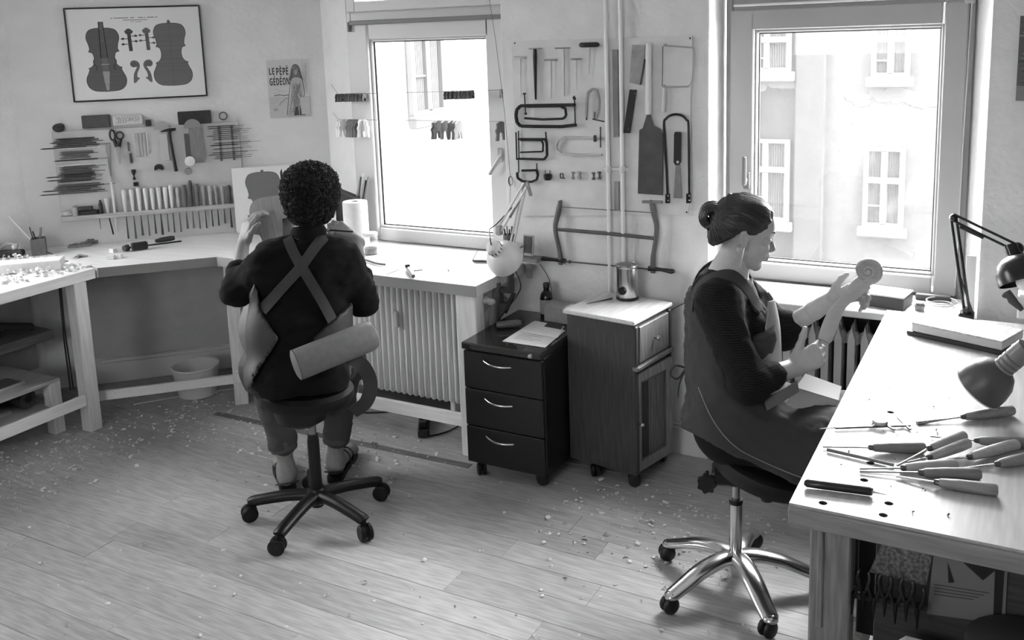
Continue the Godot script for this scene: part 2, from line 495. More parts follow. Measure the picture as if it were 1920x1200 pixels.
func desk() -> void:
	var t := thing("workbench", "big pale workbench at the right with dog holes and carving tools on it", "workbench")
	var topm := wood(.70, 2, .4, 1.0, .13)
	var top := CSGBox3D.new()
	top.name = "worktop"
	top.size = Vector3(.88, .045, 1.61)
	top.position = Vector3(.01, DESK - .0225, -2.815)
	top.material = topm
	t.add_child(top)
	for p in [Vector3(-.294, 0.84, -2.632), Vector3(-.297, 0.84, -2.289), Vector3(-.297, 0.84, -2.191), Vector3(-.231, 0.84, -2.099), Vector3(-.235, 0.84, -2.04), Vector3(-.362, 0.84, -2.04)]:
		var h := CSGCylinder3D.new()
		h.name = numbered("dog_hole", top)
		h.operation = CSGShape3D.OPERATION_SUBTRACTION
		h.radius = .0095
		h.height = .1
		h.sides = 18
		h.position = p - top.position
		h.material = wood(.3, 1, .8)
		top.add_child(h)
	var lip := sh()
	lip.box(Vector3(.01, DESK - .027, -2.003), Vector3(.88, .042, .012), .003)
	mi("edging", lip, wood(.55, 0, .5, 1, .2), t)
	var leg := wood(.54, 1, .5, 1.0, .3)
	for x in [-.345, .40]:
		for z in [-2.08, -3.5]:
			var l := sh()
			l.box(Vector3(x, (DESK - .046) / 2, z), Vector3(.09, DESK - .046, .07), .004)
			l.box(Vector3(x - .02, .66, z + .038), Vector3(.014, .26, .01), .003)
			mi("leg", l, leg, t)
	var r := sh()
	r.box(Vector3(.03, DESK - .075, -2.11), Vector3(.66, .055, .025), .003)
	mi("apron", r, leg, t)
	r = sh()
	r.box(Vector3(-.34, .2, -2.79), Vector3(.03, .09, 1.35), .004)
	mi("stretcher", r, leg, t)
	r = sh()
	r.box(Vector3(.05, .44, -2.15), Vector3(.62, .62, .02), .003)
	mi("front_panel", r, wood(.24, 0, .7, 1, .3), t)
	mi("painted_shade_box", sh().box(Vector3(-.275, .62, -2.30), Vector3(.05, .3, .3), .003), paint(.03, .9), t)  # near-black box painting in the deep shade of the hollow under the top

# ---------------------------------------------------------------- the tool panel on the pier and what hangs on it
func plate(s: Sh, p: Array, n: Vector3, th: float, smooth := false) -> Sh:   # a flat outline in space given thickness along n
	var y := (Vector3.UP - n * n.y).normalized()
	var xf := Transform3D(Basis(y.cross(n), y, n), p[0])
	var inv := xf.affine_inverse()
	var o := PackedVector2Array()
	for q in p:
		var l: Vector3 = inv * q
		o.append(Vector2(l.x, l.y))
	return s.prism(o, 0, th, xf, smooth)

func round_bar(s: Sh, p: Array, w: float, h: float, n := Vector3.BACK) -> Sh:   # a flat bar of width w and thickness h along points, flat to n
	for i in p.size() - 1: s.bar(p[i], p[i + 1] + (p[i + 1] - p[i]).normalized() * w * .2, w, h, minf(w, h) * .25, n)
	return s

# gives every top-level thing that was built in place its origin at its base
func settle() -> void:
	for o in get_children():
		if not (o is Node3D) or not o.has_meta("category") or o.transform != Transform3D.IDENTITY or o is CSGShape3D: continue
		var lo := Vector3.INF
		var hi := -Vector3.INF
		var list := [o] if o is MeshInstance3D and o.get_child_count() == 0 else o.get_children()
		for m in list:
			if not (m is MeshInstance3D): continue
			var a: AABB = m.get_aabb()
			if m != o: a = m.transform * a
			lo = lo.min(a.position)
			hi = hi.max(a.end)
		if lo.x > 1e6: continue
		var base := Vector3((lo.x + hi.x) / 2, lo.y, (lo.z + hi.z) / 2)
		if o is MeshInstance3D:
			if o.get_child_count() > 0: continue
			var am := ArrayMesh.new()
			for k in o.mesh.get_surface_count():
				var arr: Array = o.mesh.surface_get_arrays(k)
				var vs: PackedVector3Array = arr[Mesh.ARRAY_VERTEX]
				for i in vs.size(): vs[i] -= base
				arr[Mesh.ARRAY_VERTEX] = vs
				am.add_surface_from_arrays(Mesh.PRIMITIVE_TRIANGLES, arr)
			o.mesh = am
		else:
			for c in o.get_children(): if c is Node3D: c.position -= base
		o.position = base

func pier_tools() -> void:
	var panel := thing("tool_panel", "big plywood panel screwed to the wall between the windows, hung with clamps and saws", "panel")
	var pb := sh()
	plate(pb, [Vector3(-2.108, 1.868, -3.852), Vector3(-1.251, 1.865, -3.852), Vector3(-1.271, 1.108, -3.852), Vector3(-2.105, 1.05, -3.852)], Vector3.BACK, .010)
	mi("board", pb, mottled(.82, .8, 1.5, .06), panel)
	for q in [Vector3(-2.09, 1.858, -3.84), Vector3(-1.259, 1.857, -3.84), Vector3(-1.276, 1.119, -3.84)]: mi("screw", sh().lathe([Vector2(0, 0), Vector2(.004, 0), Vector2(.003, .002), Vector2(0, .0025)], 10, Transform3D(Basis(Vector3.RIGHT, Vector3.BACK, Vector3.DOWN), q)), paint(.25, .4, .8), panel)
	var iron := paint(.11, .5, .3)
	var steel := paint(.62, .35, .85)
	var tin := paint(.72, .4, .5)
	var dark_wood := wood(.42, 1, .6, 2, .3)
	var pale := wood(.86, 1, .6, 2, .15)
	# T-handled reamers
	var T := [
		[[Vector3(-2.09, 1.796, -3.826), Vector3(-2.026, 1.793, -3.826)], [Vector3(-2.058, 1.795, -3.831), Vector3(-2.062, 1.613, -3.831)], .0045, .003, tin, tin, "pale T-handled reamer at the left end of the top row"],
		[[Vector3(-2.012, 1.831, -3.826), Vector3(-1.942, 1.832, -3.826)], [Vector3(-1.981, 1.83, -3.828), Vector3(-1.984, 1.602, -3.828)], .003, .010, steel, iron, "thick black tapered reamer with thin T-handle"],
		[[Vector3(-1.935, 1.78, -3.826), Vector3(-1.869, 1.78, -3.826)], [Vector3(-1.903, 1.778, -3.831), Vector3(-1.907, 1.606, -3.831)], .0045, .0025, steel, steel, "thin grey T-handled reamer with its handle set low, above the big clamp"],
		[[Vector3(-1.88, 1.831, -3.826), Vector3(-1.804, 1.831, -3.826)], [Vector3(-1.84, 1.83, -3.831), Vector3(-1.842, 1.616, -3.831)], .003, .0055, steel, tin, "bright reamer with a wide thin T-handle in the middle of the row"],
		[[Vector3(-1.804, 1.781, -3.826), Vector3(-1.747, 1.782, -3.826)], [Vector3(-1.778, 1.78, -3.831), Vector3(-1.78, 1.645, -3.831)], .0045, .0025, steel, steel, "short thin grey T-handled reamer left of the silver clamp"],
		[[Vector3(-1.758, 1.842, -3.826), Vector3(-1.665, 1.842, -3.826)], [Vector3(-1.713, 1.84, -3.831), Vector3(-1.718, 1.716, -3.831)], .011, .003, paint(.06, .4), steel, "reamer with a fat black handle at the right end of the row"]]
	for t in T:
		var o := thing("reamer", t[6], "reamer", Transform3D.IDENTITY, "T-handled reamers on the tool panel")
		mi("handle", sh().tube([t[0][0], t[0][0].lerp(t[0][1], .08), t[0][0].lerp(t[0][1], .92), t[0][1]], [t[2] * .6, t[2], t[2], t[2] * .6], 10), t[4], o)
		mi("shaft", sh().tube([t[1][0], t[1][0].lerp(t[1][1], .15), t[1][1]], [t[3] * .8, t[3], t[3] * .45], 8), t[5], o)
	# the large black clamps, one inside the other
	var o := thing("deep_clamp", "largest black deep-throat clamp opening to the right", "clamp")
	var s := sh()
	round_bar(s, [Vector3(-1.784, 1.579, -3.826), Vector3(-1.996, 1.575, -3.826), Vector3(-2.063, 1.573, -3.826), Vector3(-2.084, 1.554, -3.826), Vector3(-2.089, 1.527, -3.826), Vector3(-2.084, 1.495, -3.826), Vector3(-2.066, 1.479, -3.826), Vector3(-1.999, 1.479, -3.826), Vector3(-1.858, 1.48, -3.826), Vector3(-1.784, 1.489, -3.826)], .014, .016)
	mi("frame", s, iron, o)
	s = sh()
	s.tube([Vector3(-1.789, 1.62, -3.826), Vector3(-1.787, 1.492, -3.826)], .0032, 8)
	s.bar(Vector3(-1.793, 1.616, -3.826), Vector3(-1.785, 1.601, -3.826), .012, .012, .003, Vector3.BACK)
	s.tube([Vector3(-1.788, 1.492, -3.826), Vector3(-1.788, 1.485, -3.826)], .008, 10)
	mi("screw", s, iron, o)
	o = thing("deep_clamp", "black clamp lying inside the largest one, opening to the left", "clamp")
	s = sh()
	round_bar(s, [Vector3(-1.847, 1.57, -3.808), Vector3(-1.826, 1.564, -3.808), Vector3(-1.823, 1.532, -3.808), Vector3(-1.838, 1.518, -3.808), Vector3(-1.945, 1.513, -3.808), Vector3(-2.033, 1.518, -3.808)], .010, .012)
	round_bar(s, [Vector3(-2.02, 1.569, -3.808), Vector3(-1.845, 1.572, -3.808)], .006, .01)
	mi("frame", s, iron, o)
	s = sh()
	s.tube([Vector3(-2.03, 1.629, -3.806), Vector3(-2.027, 1.538, -3.806)], .003, 8)
	s.bar(Vector3(-2.037, 1.629, -3.806), Vector3(-2.023, 1.631, -3.806), .008, .01, .002, Vector3.BACK)
	s.tube([Vector3(-2.027, 1.544, -3.806), Vector3(-2.026, 1.534, -3.806)], .006, 10)
	mi("screw", s, iron, o)
	# silver C clamp
	o = thing("c_clamp", "silver C-clamp with crossed tommy bar beside the heating pipe", "clamp")
	s = sh()
	round_bar(s, [Vector3(-1.732, 1.524, -3.826), Vector3(-1.729, 1.59, -3.826), Vector3(-1.722, 1.633, -3.826), Vector3(-1.699, 1.65, -3.826), Vector3(-1.679, 1.639, -3.826), Vector3(-1.669, 1.6, -3.826), Vector3(-1.672, 1.562, -3.826), Vector3(-1.685, 1.52, -3.826)], .011, .014)
	mi("frame", s, paint(.6, .4, .4), o)
	s = sh()
	s.tube([Vector3(-1.73, 1.576, -3.826), Vector3(-1.732, 1.512, -3.826)], .004, 8)
	s.tube([Vector3(-1.7, 1.517, -3.821), Vector3(-1.644, 1.506, -3.821)], .003, 6)
	s.tube([Vector3(-1.692, 1.548, -3.826), Vector3(-1.693, 1.513, -3.826)], .004, 8)
	mi("screw", s, paint(.35, .4, .6), o)
	# pair of small square clamps
	for k in 2:
		o = thing("square_clamp", ["black square-framed clamp below the big clamps", "slim black clamp nested inside the square-framed one"][k], "clamp", Transform3D.IDENTITY, "square clamps")
		s = sh()
		if k == 0: round_bar(s, [Vector3(-2.082, 1.418, -3.826), Vector3(-1.938, 1.421, -3.826), Vector3(-1.933, 1.404, -3.826), Vector3(-1.933, 1.345, -3.826), Vector3(-1.949, 1.328, -3.826), Vector3(-2.085, 1.326, -3.826)], .010, .013)
		else: round_bar(s, [Vector3(-2.061, 1.415, -3.811), Vector3(-1.952, 1.417, -3.811), Vector3(-1.944, 1.401, -3.811), Vector3(-1.947, 1.366, -3.811), Vector3(-2.063, 1.359, -3.811)], .007, .01)
		mi("frame", s, iron, o)
		s = sh()
		if k == 0:
			s.tube([Vector3(-2.092, 1.45, -3.826), Vector3(-2.092, 1.32, -3.826)], .0035, 8)
			s.tube([Vector3(-1.937, 1.455, -3.826), Vector3(-1.934, 1.404, -3.826)], .0035, 8)
		else: s.tube([Vector3(-2.067, 1.459, -3.806), Vector3(-2.069, 1.331, -3.806)], .003, 8)
		mi("screw", s, iron, o)
	# long silver U clamp
	o = thing("long_clamp", "long silver U-shaped clamp with a screw at its open end", "clamp")
	s = sh()
	round_bar(s, [Vector3(-1.662, 1.43, -3.826), Vector3(-1.764, 1.433, -3.826), Vector3(-1.843, 1.432, -3.826), Vector3(-1.873, 1.419, -3.826), Vector3(-1.886, 1.396, -3.826), Vector3(-1.881, 1.37, -3.826), Vector3(-1.856, 1.356, -3.826), Vector3(-1.766, 1.355, -3.826), Vector3(-1.662, 1.358, -3.826)], .010, .012)
	mi("frame", s, paint(.74, .4, .4), o)
	s = sh()
	s.tube([Vector3(-1.663, 1.483, -3.821), Vector3(-1.664, 1.391, -3.821)], .0035, 8)
	s.box(Vector3(-1.688, 1.431, -3.816), Vector3(.012, .03, .014), .003)
	mi("screw", s, paint(.3, .4, .6), o)
	# bottom row of little clamps
	o = thing("rounded_clamp", "rounded black clamp above the white lamp arm", "clamp")
	s = sh()
	round_bar(s, [Vector3(-2.068, 1.271, -3.826), Vector3(-1.99, 1.276, -3.826), Vector3(-1.983, 1.254, -3.826), Vector3(-1.99, 1.232, -3.826), Vector3(-2.019, 1.22, -3.826), Vector3(-2.064, 1.22, -3.826), Vector3(-2.091, 1.235, -3.826), Vector3(-2.092, 1.26, -3.826)], .010, .014)
	mi("frame", s, iron, o)
	s = sh()
	s.tube([Vector3(-2.08, 1.321, -3.821), Vector3(-2.081, 1.261, -3.821)], .003, 8)
	s.tube([Vector3(-1.985, 1.309, -3.821), Vector3(-1.985, 1.275, -3.821)], .003, 8)
	mi("screw", s, iron, o)
	var cup := sh()
	cup.lathe([Vector2(0, 0), Vector2(.014, 0), Vector2(.019, .01), Vector2(.019, .026), Vector2(.012, .03), Vector2(0, .03)], 16)
	cup.tube([Vector3(-.012, .026, 0), Vector3(-.012, .046, 0)], .002, 6)
	cup.tube([Vector3(.012, .026, 0), Vector3(.012, .046, 0)], .002, 6)
	one("violin_mute_clamp", cup, iron, "dark cup-shaped spool clamp right of the rounded clamp", "clamp", at(Vector3(-1.933, 1.232, -3.826)))
	cup = sh()
	round_bar(cup, [Vector3(-.007, 0, 0), Vector3(-.007, .02, 0), Vector3(.007, .02, 0), Vector3(.007, 0, 0)], .004, .006)
	cup.bar(Vector3(-.007, 0, 0), Vector3(.017, -.001, 0), .004, .005, .001, Vector3.BACK)
	one("little_clamp", cup, iron, "tiniest black clamp in the bottom row", "clamp", at(Vector3(-1.861, 1.245, -3.826)))
	for k in 4:
		cup = sh()
		cup.lathe([Vector2(0, 0), Vector2(.009, 0), Vector2(.009, .008), Vector2(.004, .01), Vector2(.004, .024), Vector2(.009, .026), Vector2(.009, .034), Vector2(0, .034)], 12)
		one("spool_clamp", cup, paint([.55, .62, .4, .42][k], .5), ["grey spool clamp, leftmost of the four spools in the bottom row", "pale grey spool clamp, second of the four spools", "dark spool clamp, third of the four spools", "dark spool clamp nearest the heating pipe, last of the four spools"][k], "clamp", at([Vector3(-1.805, 1.242, -3.826), Vector3(-1.775, 1.245, -3.826), Vector3(-1.703, 1.244, -3.826), Vector3(-1.676, 1.248, -3.826)][k]), "spool clamps")
	# strip behind the pipes
	one("steel_straightedge", plate(sh(), [Vector3(-1.606, 1.819, -3.838), Vector3(-1.58, 1.818, -3.838), Vector3(-1.581, 1.44, -3.838), Vector3(-1.606, 1.437, -3.838)], Vector3.BACK, .006), mottled(.5, .5, 3, .15, 0, 1, .5), "long grey straightedge hanging behind the heating pipes", "ruler")
	one("wooden_batten", plate(sh(), [Vector3(-1.605, 1.239, -3.838), Vector3(-1.583, 1.24, -3.838), Vector3(-1.585, 1.113, -3.838), Vector3(-1.607, 1.112, -3.838)], Vector3.BACK, .008), wood(.6, 1, .6), "short grey batten below the straightedge behind the pipes", "batten")
	# grey backsaw with black handle
	o = thing("crosscut_saw", "grey wide saw blade with a black bar handle below it", "saw")
	mi("blade", plate(sh(), [Vector3(-1.514, 1.837, -3.836), Vector3(-1.454, 1.834, -3.836), Vector3(-1.477, 1.664, -3.836), Vector3(-1.528, 1.677, -3.836)], Vector3.BACK, .003), mottled(.6, .45, 3, .2, 0, 1, .4), o)
	mi("spine", sh().bar(Vector3(-1.456, 1.775, -3.83), Vector3(-1.477, 1.668, -3.83), .006, .008, .001, Vector3.BACK), paint(.3, .4, .6), o)
	o = thing("black_handled_file", "straight black bar handle with two rivets tilted beside the pipe", "handle")
	mi("bar", plate(sh(), [Vector3(-1.523, 1.647, -3.834), Vector3(-1.495, 1.645, -3.834), Vector3(-1.527, 1.457, -3.834), Vector3(-1.555, 1.458, -3.834)], Vector3.BACK, .014), paint(.05, .4), o)
	for q in [Vector3(-1.498, 1.63, -3.82), Vector3(-1.53, 1.476, -3.82)]: mi("rivet", sh().ball(q, Vector3(.004, .004, .003), 8), paint(.4, .3, .8), o)
	# japanese saw
	o = thing("pull_saw", "Japanese pull saw with a long pale handle and broad dark blade", "saw")
	s = sh()
	s.tube([Vector3(-1.435, 1.842, -3.824), Vector3(-1.435, 1.835, -3.824), Vector3(-1.437, 1.71, -3.824), Vector3(-1.439, 1.55, -3.824), Vector3(-1.439, 1.54, -3.824)], [.010, .0135, .013, .0145, .012], 12, true, Transform3D.IDENTITY, .8, Vector3.BACK)
	mi("handle", s, wood(.88, 1, .6, 3, .1), o)
	mi("blade", plate(sh(), [Vector3(-1.448, 1.539, -3.832), Vector3(-1.432, 1.54, -3.832), Vector3(-1.417, 1.49, -3.832), Vector3(-1.388, 1.477, -3.832), Vector3(-1.377, 1.454, -3.832), Vector3(-1.38, 1.19, -3.832), Vector3(-1.494, 1.191, -3.832), Vector3(-1.484, 1.471, -3.832), Vector3(-1.468, 1.48, -3.832)], Vector3.BACK, .003), mottled(.3, .5, 2, .2, 0, 1, .3), o)
	# coping saw
	o = thing("fret_saw", "fret saw with a thin square wire frame and pale handle", "saw")
	s = sh()
	s.tube(curve([Vector3(-1.37, 1.83, -3.83), Vector3(-1.255, 1.82, -3.83), Vector3(-1.247, 1.81, -3.83), Vector3(-1.246, 1.752, -3.83), Vector3(-1.249, 1.685, -3.83), Vector3(-1.26, 1.663, -3.83), Vector3(-1.274, 1.658, -3.83), Vector3(-1.368, 1.656, -3.83)], 4), .0032, 8)
	s.box(Vector3(-1.364, 1.832, -3.83), Vector3(.012, .012, .01), .002)
	s.box(Vector3(-1.369, 1.658, -3.83), Vector3(.012, .014, .01), .002)
	mi("frame", s, paint(.62, .35, .7), o)
	mi("blade", sh().bar(Vector3(-1.375, 1.828, -3.83), Vector3(-1.378, 1.658, -3.83), .002, .003, 0, Vector3.BACK), paint(.25, .4, .7), o)
	mi("handle", sh().tube([Vector3(-1.37, 1.653, -3.83), Vector3(-1.37, 1.637, -3.83), Vector3(-1.372, 1.591, -3.83), Vector3(-1.374, 1.55, -3.83)], [.006, .0075, .009, .007], 10), wood(.82, 1, .5, 3, .12), o)
	# black bow hacksaw
	o = thing("bow_hacksaw", "black arched hacksaw frame at the right side of the tool panel", "saw")
	s = sh()
	s.tube(curve([Vector3(-1.356, 1.168, -3.83), Vector3(-1.362, 1.307, -3.83), Vector3(-1.372, 1.491, -3.83), Vector3(-1.362, 1.522, -3.83), Vector3(-1.34, 1.537, -3.83), Vector3(-1.315, 1.541, -3.83), Vector3(-1.29, 1.535, -3.83), Vector3(-1.272, 1.518, -3.83), Vector3(-1.263, 1.493, -3.83), Vector3(-1.261, 1.311, -3.83), Vector3(-1.26, 1.173, -3.83)], 5), .0055, 8)
	mi("frame", s, paint(.04, .25), o)
	for q in [[Vector3(-1.366, 1.196, -3.836), Vector3(-1.348, 1.198, -3.836), Vector3(-1.348, 1.157, -3.836), Vector3(-1.366, 1.156, -3.836)], [Vector3(-1.272, 1.202, -3.836), Vector3(-1.254, 1.204, -3.836), Vector3(-1.254, 1.163, -3.836), Vector3(-1.272, 1.161, -3.836)]]: mi("blade_clip", plate(sh(), q, Vector3.BACK, .012), paint(.06, .3), o)
	for q in [Vector3(-1.352, 1.19, -3.823), Vector3(-1.352, 1.169, -3.823), Vector3(-1.258, 1.195, -3.823), Vector3(-1.258, 1.175, -3.823)]: mi("rivet", sh().ball(q, Vector3(.0035, .0035, .002), 8), paint(.7, .3, .8), o)
	# keyhole saw
	o = thing("keyhole_saw", "small keyhole saw with black handle hanging inside the arched frame", "saw")
	s = sh()
	plate(s, [Vector3(-1.32, 1.467, -3.834), Vector3(-1.299, 1.467, -3.834), Vector3(-1.295, 1.458, -3.834), Vector3(-1.297, 1.339, -3.834), Vector3(-1.304, 1.326, -3.834), Vector3(-1.319, 1.325, -3.834), Vector3(-1.326, 1.336, -3.834), Vector3(-1.324, 1.457, -3.834)], Vector3.BACK, .014)
	mi("handle", s, paint(.05, .35), o)
	mi("screw", sh().ball(Vector3(-1.307, 1.339, -3.818), Vector3(.006, .006, .004), 12), paint(.85, .3, .6), o)
	mi("blade", plate(sh(), [Vector3(-1.32, 1.325, -3.832), Vector3(-1.301, 1.326, -3.832), Vector3(-1.294, 1.18, -3.832), Vector3(-1.33, 1.18, -3.832)], Vector3.BACK, .003), mottled(.5, .5, 3, .2), o)
	# bow saw
	o = thing("wooden_bow_saw", "large wooden bow saw hung low on the wall with dark knob handles", "saw")
	s = sh()
	s.tube(curve([Vector3(-1.874, 1.14, -3.826), Vector3(-1.874, 1.13, -3.826), Vector3(-1.885, 1.079, -3.826), Vector3(-1.9, 1.023, -3.826), Vector3(-1.898, 0.978, -3.826), Vector3(-1.887, 0.928, -3.826), Vector3(-1.879, 0.878, -3.826), Vector3(-1.879, 0.837, -3.826)], 4), [.009, .010, .010, .010, .011, .012, .013, .014, .014, .013, .0125, .012, .0115, .011, .011, .011, .011, .011, .011, .011, .011, .011, .011, .0115, .012, .012, .012, .012, .011], 10, true, Transform3D.IDENTITY, .75, Vector3.BACK)
	s.tube(curve([Vector3(-1.427, 1.164, -3.826), Vector3(-1.427, 1.155, -3.826), Vector3(-1.418, 1.108, -3.826), Vector3(-1.407, 1.057, -3.826), Vector3(-1.409, 1.004, -3.826), Vector3(-1.417, 0.955, -3.826), Vector3(-1.424, 0.907, -3.826), Vector3(-1.426, 0.839, -3.826)], 4), [.009, .010, .010, .010, .011, .012, .013, .014, .014, .013, .0125, .012, .0115, .011, .011, .011, .011, .011, .011, .011, .011, .011, .011, .0115, .012, .012, .012, .012, .011], 10, true, Transform3D.IDENTITY, .75, Vector3.BACK)
	mi("arm", s, dark_wood, o)
	mi("crossbar", sh().tube([Vector3(-1.888, 1.003, -3.826), Vector3(-1.648, 1.002, -3.826), Vector3(-1.413, 0.996, -3.826)], [.008, .0095, .008], 8, true, Transform3D.IDENTITY, .75, Vector3.BACK), wood(.40, 0, .6, 2, .3), o)
	mi("cap_block", sh().bar(Vector3(-1.473, 1.157, -3.826), Vector3(-1.379, 1.16, -3.826), .012, .014, .003, Vector3.BACK), wood(.55, 0, .6, 2, .3), o)
	mi("cord", sh().tube([Vector3(-1.875, 1.11, -3.826), Vector3(-1.646, 1.11, -3.826), Vector3(-1.422, 1.11, -3.826)], .0018, 6), paint(.4, .8), o)
	mi("blade", sh().bar(Vector3(-1.851, 0.854, -3.826), Vector3(-1.441, 0.855, -3.826), .0012, .007, 0, Vector3.UP), paint(.4, .4, .7), o)
	for q in [[Vector3(-1.98, 0.855, -3.826), Vector3(-1.964, 0.858, -3.826), Vector3(-1.909, 0.857, -3.826), Vector3(-1.854, 0.856, -3.826)], [Vector3(-1.328, 0.856, -3.826), Vector3(-1.341, 0.854, -3.826), Vector3(-1.386, 0.858, -3.826), Vector3(-1.446, 0.858, -3.826)]]:
		mi("knob_handle", sh().tube(q, [.009, .0115, .008, .012], 12), paint(.1, .35), o)
	mi("blade_pin", sh().ball(Vector3(-1.832, 0.854, -3.826), Vector3(.008, .008, .006), 10), paint(.3, .4, .5), o)
	# coiled cord at the panel's left edge
	s = sh()
	for k in 4:
		var loop := []
		for j in 14: loop.append(Vector3(-2.137, 1.217, -3.844) + Vector3(cos(TAU * j / 14) * (.009 + k * .001), sin(TAU * j / 14) * .022, k * .002))
		s.ring(loop, .0012, 5)
	s.tube([Vector3(-2.141, 1.196, -3.844), Vector3(-2.147, 1.111, -3.844)], .0012, 5)
	var c := thing("cord_coil", "small coil of thin cord hanging left of the rounded clamp", "cord")
	mi("coil", s, paint(.5, .8), c)
	mi("pull_cord", sh().tube([Vector3(-2.214, 2.058, -3.84), Vector3(-2.189, 1.863, -3.84), Vector3(-2.156, 1.542, -3.84), Vector3(-2.137, 1.235, -3.84)], .0011, 5), paint(.3, .8), c)


# ---------------------------------------------------------------- the canted wall: posters, tool board, drawing
func cz(u: float, v: float, o := 0.0) -> Transform3D:
	return CANT.translated_local(Vector3(u, v, o))

func fill(im: Image, p: PackedVector2Array, v: float, shade := 0.0, seed := 0) -> void:   # a printed shape
	var lo := 1e9
	var hi := -1e9
	for q in p:
		lo = minf(lo, q.y)
		hi = maxf(hi, q.y)
	var r := RandomNumberGenerator.new()
	r.seed = seed
	for y in range(maxi(0, int(lo)), mini(im.get_height(), int(hi) + 1)):
		var xs := []
		for i in p.size():
			var a := p[i]
			var b := p[(i + 1) % p.size()]
			if (a.y <= y + .5) != (b.y <= y + .5): xs.append(a.x + (y + .5 - a.y) / (b.y - a.y) * (b.x - a.x))
		xs.sort()
		var g := v + (r.randf() - .5) * shade
		for i in range(0, xs.size() - 1, 2):
			var x0 := clampi(int(xs[i]), 0, im.get_width())
			var x1 := clampi(int(xs[i + 1]) + 1, 0, im.get_width())
			if x1 > x0: im.fill_rect(Rect2i(x0, y, x1 - x0, 1), Color(g, g, g))

func line(im: Image, a: Vector2, b: Vector2, w: float, v: float) -> void:
	var n := (b - a).normalized().orthogonal() * w / 2
	fill(im, PackedVector2Array([a + n, b + n, b - n, a - n]), v)

func stroke(im: Image, pts: PackedVector2Array, w: float, v: float) -> void:
	for i in pts.size() - 1: line(im, pts[i], pts[i + 1], w, v)

# a violin's outline, 1 high, centred on its length
func violin(c: Vector2, h: float) -> PackedVector2Array:
	var half := [0, -.5, .10, -.498, .19, -.47, .232, -.40, .238, -.33, .215, -.25, .205, -.17, .222, -.135, .205, -.125, .17, -.11, .152, -.05, .152, .01, .168, .07, .21, .115, .245, .125, .232, .145, .25, .20, .285, .28, .29, .35, .262, .43, .19, .485, .09, .5, 0, .503]
	var p := PackedVector2Array()
	for i in range(0, half.size(), 2): p.append(Vector2(half[i], half[i + 1]))
	p = curve2(p, 4, false)
	var out := PackedVector2Array()
	for q in p: out.append(c + q * h)
	for i in range(p.size() - 2, 0, -1): out.append(c + Vector2(-p[i].x, p[i].y) * h)
	return out

func scroll_side(im: Image, c: Vector2, h: float, flip: float, v: float) -> void:
	var p := PackedVector2Array()
	for q in [[-.05, -.5], [.12, -.45], [.2, -.3], [.17, -.12], [.08, .05], [.06, .25], [.16, .3], [.06, .4], [-.02, .5], [-.1, .5], [-.1, .3], [-.06, .08], [.04, -.12], [.08, -.22], [.02, -.2], [-.1, -.2], [-.18, -.28], [-.17, -.42]]:
		p.append(c + Vector2(q[0] * flip, q[1]) * h)
	fill(im, curve2(p, 4), v, .06, 3)
	var sp := PackedVector2Array()
	for k in 22: sp.append(c + Vector2((-.02 + cos(k * .62) * .13 * (1 - k / 26.0)) * flip, -.33 + sin(k * .62) * .12 * (1 - k / 26.0)) * h)
	stroke(im, sp, 1.6, v - .12)

func peg_head(im: Image, c: Vector2, h: float, flip: float, v: float) -> void:
	fill(im, PackedVector2Array([c + Vector2(-.07, -.3) * h, c + Vector2(.07, -.3) * h, c + Vector2(.1, .5) * h, c + Vector2(-.05, .5) * h]), v, .1, 5)
	fill(im, PackedVector2Array([c + Vector2(-.04, -.5) * h, c + Vector2(.04, -.5) * h, c + Vector2(.18, -.38) * h, c + Vector2(.12, -.26) * h, c + Vector2(-.12, -.26) * h, c + Vector2(-.18, -.38) * h]), v + .05, .1, 6)
	for k in 4:
		var sd := (1.0 if k % 2 == 0 else -1.0) * flip
		var y := -.18 + k * .12
		line(im, c + Vector2(.05 * sd, y) * h, c + Vector2(.24 * sd, y + .02) * h, h * .03, v)
		fill(im, PackedVector2Array([c + Vector2(.2 * sd, y - .01) * h, c + Vector2(.27 * sd, y - .05) * h, c + Vector2(.36 * sd, y + .01) * h, c + Vector2(.27 * sd, y + .07) * h]), v)

